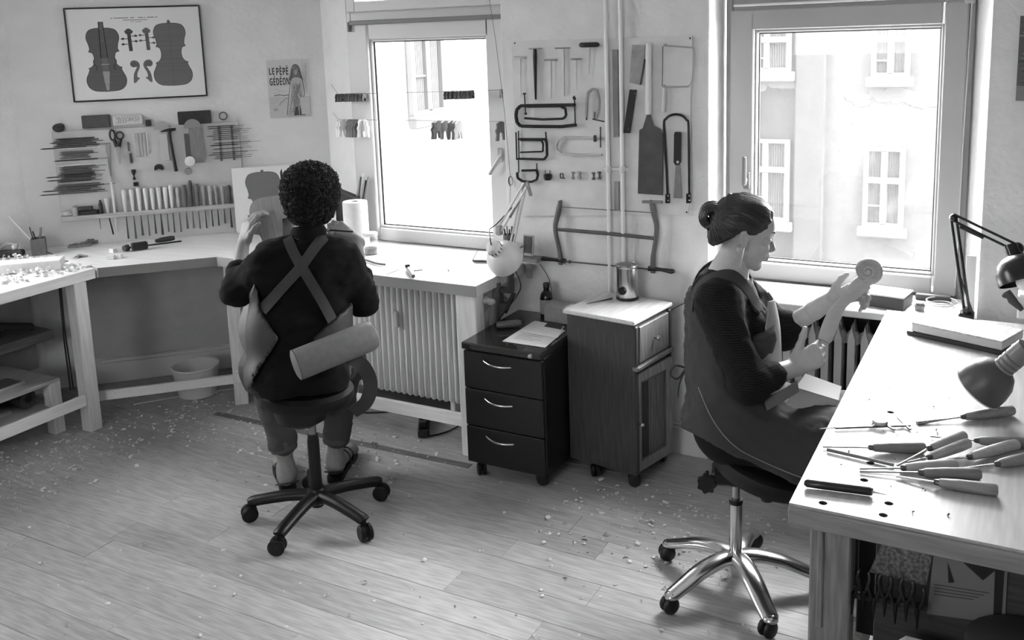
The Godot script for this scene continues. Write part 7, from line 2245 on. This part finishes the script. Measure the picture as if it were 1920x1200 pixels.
# ---------------------------------------------------------------- helpers
# A shape under construction: closed primitives are turned outwards by their signed volume.
class Sh:
	var st := SurfaceTool.new()
	var v := PackedVector3Array()
	var g := PackedInt32Array()
	var next := 1
	var n := 0
	func _init() -> void:
		st.begin(Mesh.PRIMITIVE_TRIANGLES)
	func t(a: Vector3, b: Vector3, c: Vector3, group := -1) -> void:
		v.append(a); v.append(b); v.append(c); g.append(group)
	func q(a: Vector3, b: Vector3, c: Vector3, d: Vector3, group := -1) -> void:
		t(a, b, c, group); t(a, c, d, group)
	func flush(xf := Transform3D.IDENTITY) -> Sh:
		var vol := 0.0
		var mid := Vector3.ZERO
		for p in v: mid += p
		mid /= maxf(1, v.size())
		for i in range(0, v.size(), 3):
			vol += (v[i] - mid).dot((v[i + 1] - mid).cross(v[i + 2] - mid))
		if xf.basis.determinant() < 0: vol = -vol
		for i in range(0, v.size(), 3):
			st.set_smooth_group(g[i / 3])
			st.add_vertex(xf * v[i])
			st.set_smooth_group(g[i / 3])
			st.add_vertex(xf * (v[i + 2] if vol > 0 else v[i + 1]))
			st.set_smooth_group(g[i / 3])
			st.add_vertex(xf * (v[i + 1] if vol > 0 else v[i + 2]))
		n += v.size()
		v.clear(); g.clear()
		return self
	# a box with chamfered edges
	func box(c: Vector3, s: Vector3, b := 0.0, xf := Transform3D.IDENTITY) -> Sh:
		var h := s / 2
		b = minf(b, minf(h.x, minf(h.y, h.z)) * .9)
		if b <= 0.0:
			var p := []
			for i in 8: p.append(c + Vector3(h.x if i & 1 else -h.x, h.y if i & 2 else -h.y, h.z if i & 4 else -h.z))
			for f in [[0, 2, 3, 1], [4, 5, 7, 6], [0, 1, 5, 4], [2, 6, 7, 3], [0, 4, 6, 2], [1, 3, 7, 5]]: q(p[f[0]], p[f[1]], p[f[2]], p[f[3]])
			return flush(xf)
		var k := func(x: int, y: int, z: int, a: int) -> Vector3:
			var o := Vector3(h.x * x, h.y * y, h.z * z)
			if a != 0: o.x -= b * x
			if a != 1: o.y -= b * y
			if a != 2: o.z -= b * z
			return c + o
		for x in [-1, 1]:
			var f: bool = x < 0
			var pts := [[x, -1, -1], [x, 1, -1], [x, 1, 1], [x, -1, 1]]
			_face(k, pts, 0, f)
			_face(k, [[-1, x, -1], [-1, x, 1], [1, x, 1], [1, x, -1]], 1, f)
			_face(k, [[-1, -1, x], [1, -1, x], [1, 1, x], [-1, 1, x]], 2, f)
		for x in [-1, 1]:
			for y in [-1, 1]:
				_out(k.call(x, y, -1, 0), k.call(x, y, -1, 1), k.call(x, y, 1, 1), k.call(x, y, 1, 0), c)
				_out(k.call(x, -1, y, 0), k.call(x, -1, y, 2), k.call(x, 1, y, 2), k.call(x, 1, y, 0), c)
				_out(k.call(-1, x, y, 1), k.call(-1, x, y, 2), k.call(1, x, y, 2), k.call(1, x, y, 1), c)
				for z in [-1, 1]:
					var a: Vector3 = k.call(x, y, z, 0)
					var d: Vector3 = k.call(x, y, z, 1)
					var e: Vector3 = k.call(x, y, z, 2)
					if (d - a).cross(e - a).dot(a - c) > 0: t(a, d, e)
					else: t(a, e, d)
		return flush(xf)
	func _face(k, p: Array, a: int, _f: bool) -> void:
		var w := []
		for e in p: w.append(k.call(e[0], e[1], e[2], a))
		var m: Vector3 = (w[0] + w[2]) / 2
		_out(w[0], w[1], w[2], w[3], m - (k.call(1, 1, 1, a) - k.call(1, 1, 1, a)) - _ax(a) * (1.0 if p[0][a] > 0 else -1.0))
	func _ax(a: int) -> Vector3:
		return [Vector3.RIGHT, Vector3.UP, Vector3.BACK][a]
	func _out(a: Vector3, b: Vector3, c: Vector3, d: Vector3, inside: Vector3) -> void:
		if (b - a).cross(c - a).dot((a + c) / 2 - inside) > 0: q(a, b, c, d)
		else: q(a, d, c, b)
	# a box between two points, w across and h along up
	func bar(a: Vector3, b: Vector3, w: float, h: float, bev := 0.0, up := Vector3.UP) -> Sh:
		var z := (b - a).normalized()
		if absf(z.dot(up)) > .98: up = Vector3.RIGHT
		var x := up.cross(z).normalized()
		return box(Vector3.ZERO, Vector3(w, h, a.distance_to(b)), bev, Transform3D(Basis(x, z.cross(x), z), (a + b) / 2))
	# a round tube along points; r is a number or one number per point
	func tube(pts: Array, r, sides := 8, caps := true, xf := Transform3D.IDENTITY, flat := 1.0, flat_axis := Vector3.ZERO) -> Sh:
		var gr := next
		next += 1
		var rings := []
		var last := Vector3.ZERO
		for i in pts.size():
			var d: Vector3 = (pts[mini(i + 1, pts.size() - 1)] - pts[maxi(i - 1, 0)]).normalized()
			var u: Vector3
			if flat_axis != Vector3.ZERO: u = flat_axis
			elif last == Vector3.ZERO: u = Vector3.UP if absf(d.y) < .9 else Vector3.RIGHT
			else: u = last
			u = (u - d * u.dot(d)).normalized()
			last = u
			var w := d.cross(u)
			var ring := []
			var rr: float = r[i] if r is Array else r
			for j in sides:
				var a := TAU * j / sides
				ring.append(pts[i] + u * (cos(a) * rr * flat) + w * (sin(a) * rr))
			rings.append(ring)
		for i in rings.size() - 1:
			for j in sides:
				q(rings[i][j], rings[i][(j + 1) % sides], rings[i + 1][(j + 1) % sides], rings[i + 1][j], gr)
		if caps:
			for j in range(1, sides - 1):
				t(rings[0][0], rings[0][j + 1], rings[0][j])
				t(rings[-1][0], rings[-1][j], rings[-1][j + 1])
		return flush(xf)
	# a closed loop of tube
	func ring(pts: Array, r: float, sides := 6, xf := Transform3D.IDENTITY) -> Sh:
		var gr := next
		next += 1
		var rings := []
		var nrm := Vector3.ZERO
		for i in pts.size(): nrm += pts[i].cross(pts[(i + 1) % pts.size()])
		nrm = nrm.normalized()
		for i in pts.size():
			var d: Vector3 = (pts[(i + 1) % pts.size()] - pts[i - 1]).normalized()
			var w := d.cross(nrm).normalized()
			var ring_ := []
			for j in sides:
				var a := TAU * j / sides
				ring_.append(pts[i] + nrm * (cos(a) * r) + w * (sin(a) * r))
			rings.append(ring_)
		for i in rings.size():
			for j in sides: q(rings[i - 1][j], rings[i - 1][(j + 1) % sides], rings[i][(j + 1) % sides], rings[i][j], gr)
		return flush(xf)
	# a turned profile of (radius, height) pairs round y; creases over 35 degrees stay sharp
	func lathe(prof: Array, seg := 20, xf := Transform3D.IDENTITY) -> Sh:
		var gr := next
		for i in prof.size() - 1:
			if i > 0:
				var a: Vector2 = (prof[i] - prof[i - 1]).normalized()
				var b: Vector2 = (prof[i + 1] - prof[i]).normalized()
				if a.dot(b) < .82: gr += 1
			var p: Vector2 = prof[i]
			var s: Vector2 = prof[i + 1]
			for j in seg:
				var a0 := TAU * j / seg
				var a1 := TAU * (j + 1) / seg
				var c0 := Vector3(cos(a0), 0, sin(a0))
				var c1 := Vector3(cos(a1), 0, sin(a1))
				var k0 := c0 * p.x + Vector3.UP * p.y
				var k1 := c1 * p.x + Vector3.UP * p.y
				var m0 := c0 * s.x + Vector3.UP * s.y
				var m1 := c1 * s.x + Vector3.UP * s.y
				if p.x > 1e-5: t(k0, k1, m1, gr)
				if s.x > 1e-5: t(k0, m1, m0, gr)
		next = gr + 1
		return flush(xf)
	# a flat outline in x, y given depth from z0 to z1
	func prism(poly: PackedVector2Array, z0: float, z1: float, xf := Transform3D.IDENTITY, smooth := false) -> Sh:
		var idx := Geometry2D.triangulate_polygon(poly)
		var gr := next if smooth else -1
		next += 1
		var ccw := not Geometry2D.is_polygon_clockwise(poly)
		for i in range(0, idx.size(), 3):
			var a := poly[idx[i]]
			var b := poly[idx[i + 1]]
			var c := poly[idx[i + 2]]
			if (b - a).cross(c - a) < 0:
				var k := b
				b = c
				c = k
			t(Vector3(a.x, a.y, z1), Vector3(b.x, b.y, z1), Vector3(c.x, c.y, z1))
			t(Vector3(a.x, a.y, z0), Vector3(c.x, c.y, z0), Vector3(b.x, b.y, z0))
		for i in poly.size():
			var a := poly[i]
			var b := poly[(i + 1) % poly.size()]
			if not ccw:
				var k := a
				a = b
				b = k
			q(Vector3(a.x, a.y, z0), Vector3(b.x, b.y, z0), Vector3(b.x, b.y, z1), Vector3(a.x, a.y, z1), gr)
		return flush(xf)
	func ball(c: Vector3, r: Vector3, seg := 14, xf := Transform3D.IDENTITY) -> Sh:
		var gr := next
		next += 1
		var rows := maxi(4, seg / 2)
		var p := func(i: int, j: int) -> Vector3:
			var a := PI * i / rows
			var b := TAU * j / seg
			return c + Vector3(r.x * sin(a) * cos(b), r.y * cos(a), r.z * sin(a) * sin(b))
		for i in rows:
			for j in seg:
				if i > 0: t(p.call(i, j), p.call(i, j + 1), p.call(i + 1, j + 1), gr)
				if i < rows - 1: t(p.call(i, j), p.call(i + 1, j + 1), p.call(i + 1, j), gr)
		return flush(xf)
	# a sheet of a rows x columns grid of points with thickness th along dir
	func sheet(rows: Array, th: Vector3, xf := Transform3D.IDENTITY) -> Sh:
		var gr := next
		next += 3
		var R := rows.size()
		var K: int = rows[0].size()
		for i in R - 1:
			for j in K - 1:
				q(rows[i][j], rows[i][j + 1], rows[i + 1][j + 1], rows[i + 1][j], gr)
				q(rows[i][j] + th, rows[i + 1][j] + th, rows[i + 1][j + 1] + th, rows[i][j + 1] + th, gr + 1)
		for i in R - 1:
			q(rows[i][0], rows[i + 1][0], rows[i + 1][0] + th, rows[i][0] + th)
			q(rows[i][K - 1], rows[i][K - 1] + th, rows[i + 1][K - 1] + th, rows[i + 1][K - 1])
		for j in K - 1:
			q(rows[0][j], rows[0][j] + th, rows[0][j + 1] + th, rows[0][j + 1])
			q(rows[R - 1][j], rows[R - 1][j + 1], rows[R - 1][j + 1] + th, rows[R - 1][j] + th)
		return flush(xf)
	func mesh() -> ArrayMesh:
		st.generate_normals()
		return st.commit()

func sh() -> Sh:
	return Sh.new()

var used := {}
func numbered(called: String, parent: Node) -> String:
	var key := str(parent.get_instance_id()) + called
	var k: int = used.get(key, 0)
	used[key] = k + 1
	return called if k == 0 else "%s_%03d" % [called, k]

func mi(called: String, shape, mat: Material, parent: Node3D = self) -> MeshInstance3D:
	var m := MeshInstance3D.new()
	m.name = numbered(called, parent)
	m.mesh = shape.mesh() if shape is Sh else shape
	m.material_override = mat
	parent.add_child(m, true)
	return m

func tag(o: Node3D, label: String, category := "", group := "", kind := "") -> Node3D:
	if label: o.set_meta("label", label)
	if category: o.set_meta("category", category)
	if group: o.set_meta("group", group)
	if kind: o.set_meta("kind", kind)
	return o

func thing(called: String, label: String, category: String, xf := Transform3D.IDENTITY, group := "") -> Node3D:
	var o := Node3D.new()
	o.name = numbered(called, self)
	add_child(o, true)
	o.transform = xf
	return tag(o, label, category, group)

func one(called: String, shape, mat: Material, label: String, category: String, xf := Transform3D.IDENTITY, group := "") -> MeshInstance3D:
	var o := mi(called, shape, mat)
	o.transform = xf
	tag(o, label, category, group)
	return o

func stru(called: String, shape, mat: Material) -> MeshInstance3D:
	var o := mi(called, shape, mat)
	tag(o, "", "", "", "structure")
	return o

func copy(o: Node3D, called: String, label: String, xf: Transform3D, group := "") -> Node3D:
	var c := o.duplicate() as Node3D
	c.name = numbered(called, self)
	add_child(c, true)
	c.transform = xf
	if label: c.set_meta("label", label)
	if group: c.set_meta("group", group)
	return c

func nth(i: int) -> String:
	return ["first", "second", "third", "fourth", "fifth", "sixth", "seventh", "eighth", "ninth", "tenth", "eleventh", "twelfth", "thirteenth", "fourteenth", "fifteenth", "sixteenth", "seventeenth", "eighteenth"][i]

func at(p: Vector3, ry := 0.0, rx := 0.0, rz := 0.0) -> Transform3D:
	return Transform3D(Basis.from_euler(Vector3(rx, ry, rz)), p)

# a frame whose x axis runs from a to b, with up as near y as it goes
func along(a: Vector3, b: Vector3, up := Vector3.UP) -> Transform3D:
	var x := (b - a).normalized()
	if absf(x.dot(up)) > .98: up = Vector3.BACK
	var z := x.cross(up).normalized()
	return Transform3D(Basis(x, z.cross(x), z), a)

func v2(a: Array) -> PackedVector2Array:
	var p := PackedVector2Array()
	for i in range(0, a.size(), 2): p.append(Vector2(a[i], a[i + 1]))
	return p

func arc(c: Vector3, r: float, a0: float, a1: float, k: int, x := Vector3.RIGHT, y := Vector3.UP) -> Array:
	var p := []
	for i in k + 1:
		var a := lerpf(a0, a1, float(i) / k)
		p.append(c + x * (r * cos(a)) + y * (r * sin(a)))
	return p

# smooth curve through points
func curve(p: Array, k := 6) -> Array:
	var out := []
	for i in p.size() - 1:
		var a = p[maxi(i - 1, 0)]
		var d = p[mini(i + 2, p.size() - 1)]
		for j in k:
			var s := float(j) / k
			out.append(p[i].cubic_interpolate(p[i + 1], a, d, s))
	out.append(p[-1])
	return out

func curve2(p: PackedVector2Array, k := 6, closed := true) -> PackedVector2Array:
	var out := PackedVector2Array()
	var m := p.size()
	for i in (m if closed else m - 1):
		for j in k:
			var a := p[(i - 1 + m) % m] if closed else p[maxi(i - 1, 0)]
			var d := p[(i + 2) % m] if closed else p[mini(i + 2, m - 1)]
			out.append(p[i].cubic_interpolate(p[(i + 1) % m], a, d, float(j) / k))
	if not closed: out.append(p[-1])
	return out

# ---------------------------------------------------------------- materials
var mats := {}
func paint(v: float, rough := .6, metal := 0.0, spec := .5) -> StandardMaterial3D:
	var key := "p%.3f %.2f %.2f %.2f" % [v, rough, metal, spec]
	if not mats.has(key):
		var m := StandardMaterial3D.new()
		m.albedo_color = Color(v, v, v)
		m.roughness = rough
		m.metallic = metal
		m.metallic_specular = spec
		m.resource_name = "grey"
		mats[key] = m
	return mats[key]

var noises := {}
func noise(key: String, freq: float, lo: float, hi: float, octaves := 4, size := 512, normal := 0.0) -> NoiseTexture2D:
	if not noises.has(key):
		var f := FastNoiseLite.new()
		f.seed = 7
		f.noise_type = FastNoiseLite.TYPE_SIMPLEX_SMOOTH
		f.frequency = freq
		f.fractal_octaves = octaves
		var t := NoiseTexture2D.new()
		t.width = size
		t.height = size
		t.seamless = true
		t.noise = f
		if normal > 0:
			t.as_normal_map = true
			t.bump_strength = normal
		else:
			var g := Gradient.new()
			g.set_color(0, Color(lo, lo, lo))
			g.set_color(1, Color(hi, hi, hi))
			t.color_ramp = g
		noises[key] = t
	return noises[key]

# wood of brightness v whose grain runs along the axis 0, 1 or 2 of its own frame
func wood(v: float, axis := 0, rough := .5, fine := 1.0, contrast := .3, world := false) -> StandardMaterial3D:
	var key := "w%.3f %d %.2f %.2f %.2f %s" % [v, axis, rough, fine, contrast, world]
	if not mats.has(key):
		var m := StandardMaterial3D.new()
		m.albedo_color = Color(v, v, v)
		m.roughness = rough
		m.albedo_texture = noise("wood%.2f" % contrast, .012, 1.0 - contrast, 1.0, 5)
		m.uv1_triplanar = true
		m.uv1_world_triplanar = world
		var s := Vector3(9, 9, 9) * fine
		s[axis] = .7 * fine
		m.uv1_scale = s
		m.resource_name = "wood"
		mats[key] = m
	return mats[key]

# a mottled surface: plaster, stone, worn paint, leather
func mottled(v: float, rough: float, scale: float, contrast: float, bump := 0.0, bump_scale := 1.0, metal := 0.0, world := false) -> StandardMaterial3D:
	var key := "m%.3f %.2f %.2f %.2f %.2f %.2f %.1f" % [v, rough, scale, contrast, bump, bump_scale, metal]
	if not mats.has(key):
		var m := StandardMaterial3D.new()
		m.albedo_color = Color(v, v, v)
		m.roughness = rough
		m.metallic = metal
		m.albedo_texture = noise("mot%.2f" % contrast, .01, 1.0 - contrast, 1.0, 5)
		m.uv1_triplanar = true
		m.uv1_world_triplanar = world
		m.uv1_scale = Vector3.ONE * scale
		if bump > 0:
			m.normal_enabled = true
			m.normal_texture = noise("bump%.1f" % bump_scale, .03 * bump_scale, 0, 1, 4, 512, 4.0)
			m.normal_scale = bump
		m.resource_name = "mottled"
		mats[key] = m
	return mats[key]

func fabric(v: float, scale := 12.0, bump := .5) -> StandardMaterial3D:
	var key := "f%.3f %.1f %.2f" % [v, scale, bump]
	if not mats.has(key):
		var m := StandardMaterial3D.new()
		m.albedo_color = Color(v, v, v)
		m.roughness = .95
		m.metallic_specular = .25
		m.albedo_texture = noise("weave", .15, .82, 1.0, 2)
		m.uv1_triplanar = true
		m.uv1_scale = Vector3.ONE * scale
		m.normal_enabled = true
		m.normal_texture = noise("weaven", .2, 0, 1, 2, 512, 3.0)
		m.normal_scale = bump
		m.rim_enabled = true
		m.rim = .15
		m.resource_name = "fabric"
		mats[key] = m
	return mats[key]

func glass(alpha := .06) -> StandardMaterial3D:
	var key := "g%.2f" % alpha
	if not mats.has(key):
		var m := StandardMaterial3D.new()
		m.transparency = BaseMaterial3D.TRANSPARENCY_ALPHA
		m.albedo_color = Color(1, 1, 1, alpha)
		m.roughness = 0.02
		m.resource_name = "glass"
		mats[key] = m
	return mats[key]

func printed(im: Image, rough := .5) -> StandardMaterial3D:
	var m := StandardMaterial3D.new()
	m.albedo_texture = ImageTexture.create_from_image(im)
	m.roughness = rough
	m.resource_name = "print"
	return m

# a flat printed face w x h centred on the origin in x, y, facing +z
func face(w: float, h: float, z := 0.0) -> ArrayMesh:
	var st := SurfaceTool.new()
	st.begin(Mesh.PRIMITIVE_TRIANGLES)
	for k in [0, 1, 2, 0, 2, 3]:
		var u: Vector2 = [Vector2(0, 0), Vector2(1, 0), Vector2(1, 1), Vector2(0, 1)][k]
		st.set_uv(u)
		st.set_normal(Vector3.BACK)
		st.add_vertex(Vector3((u.x - .5) * w, (.5 - u.y) * h, z))
	return st.commit()
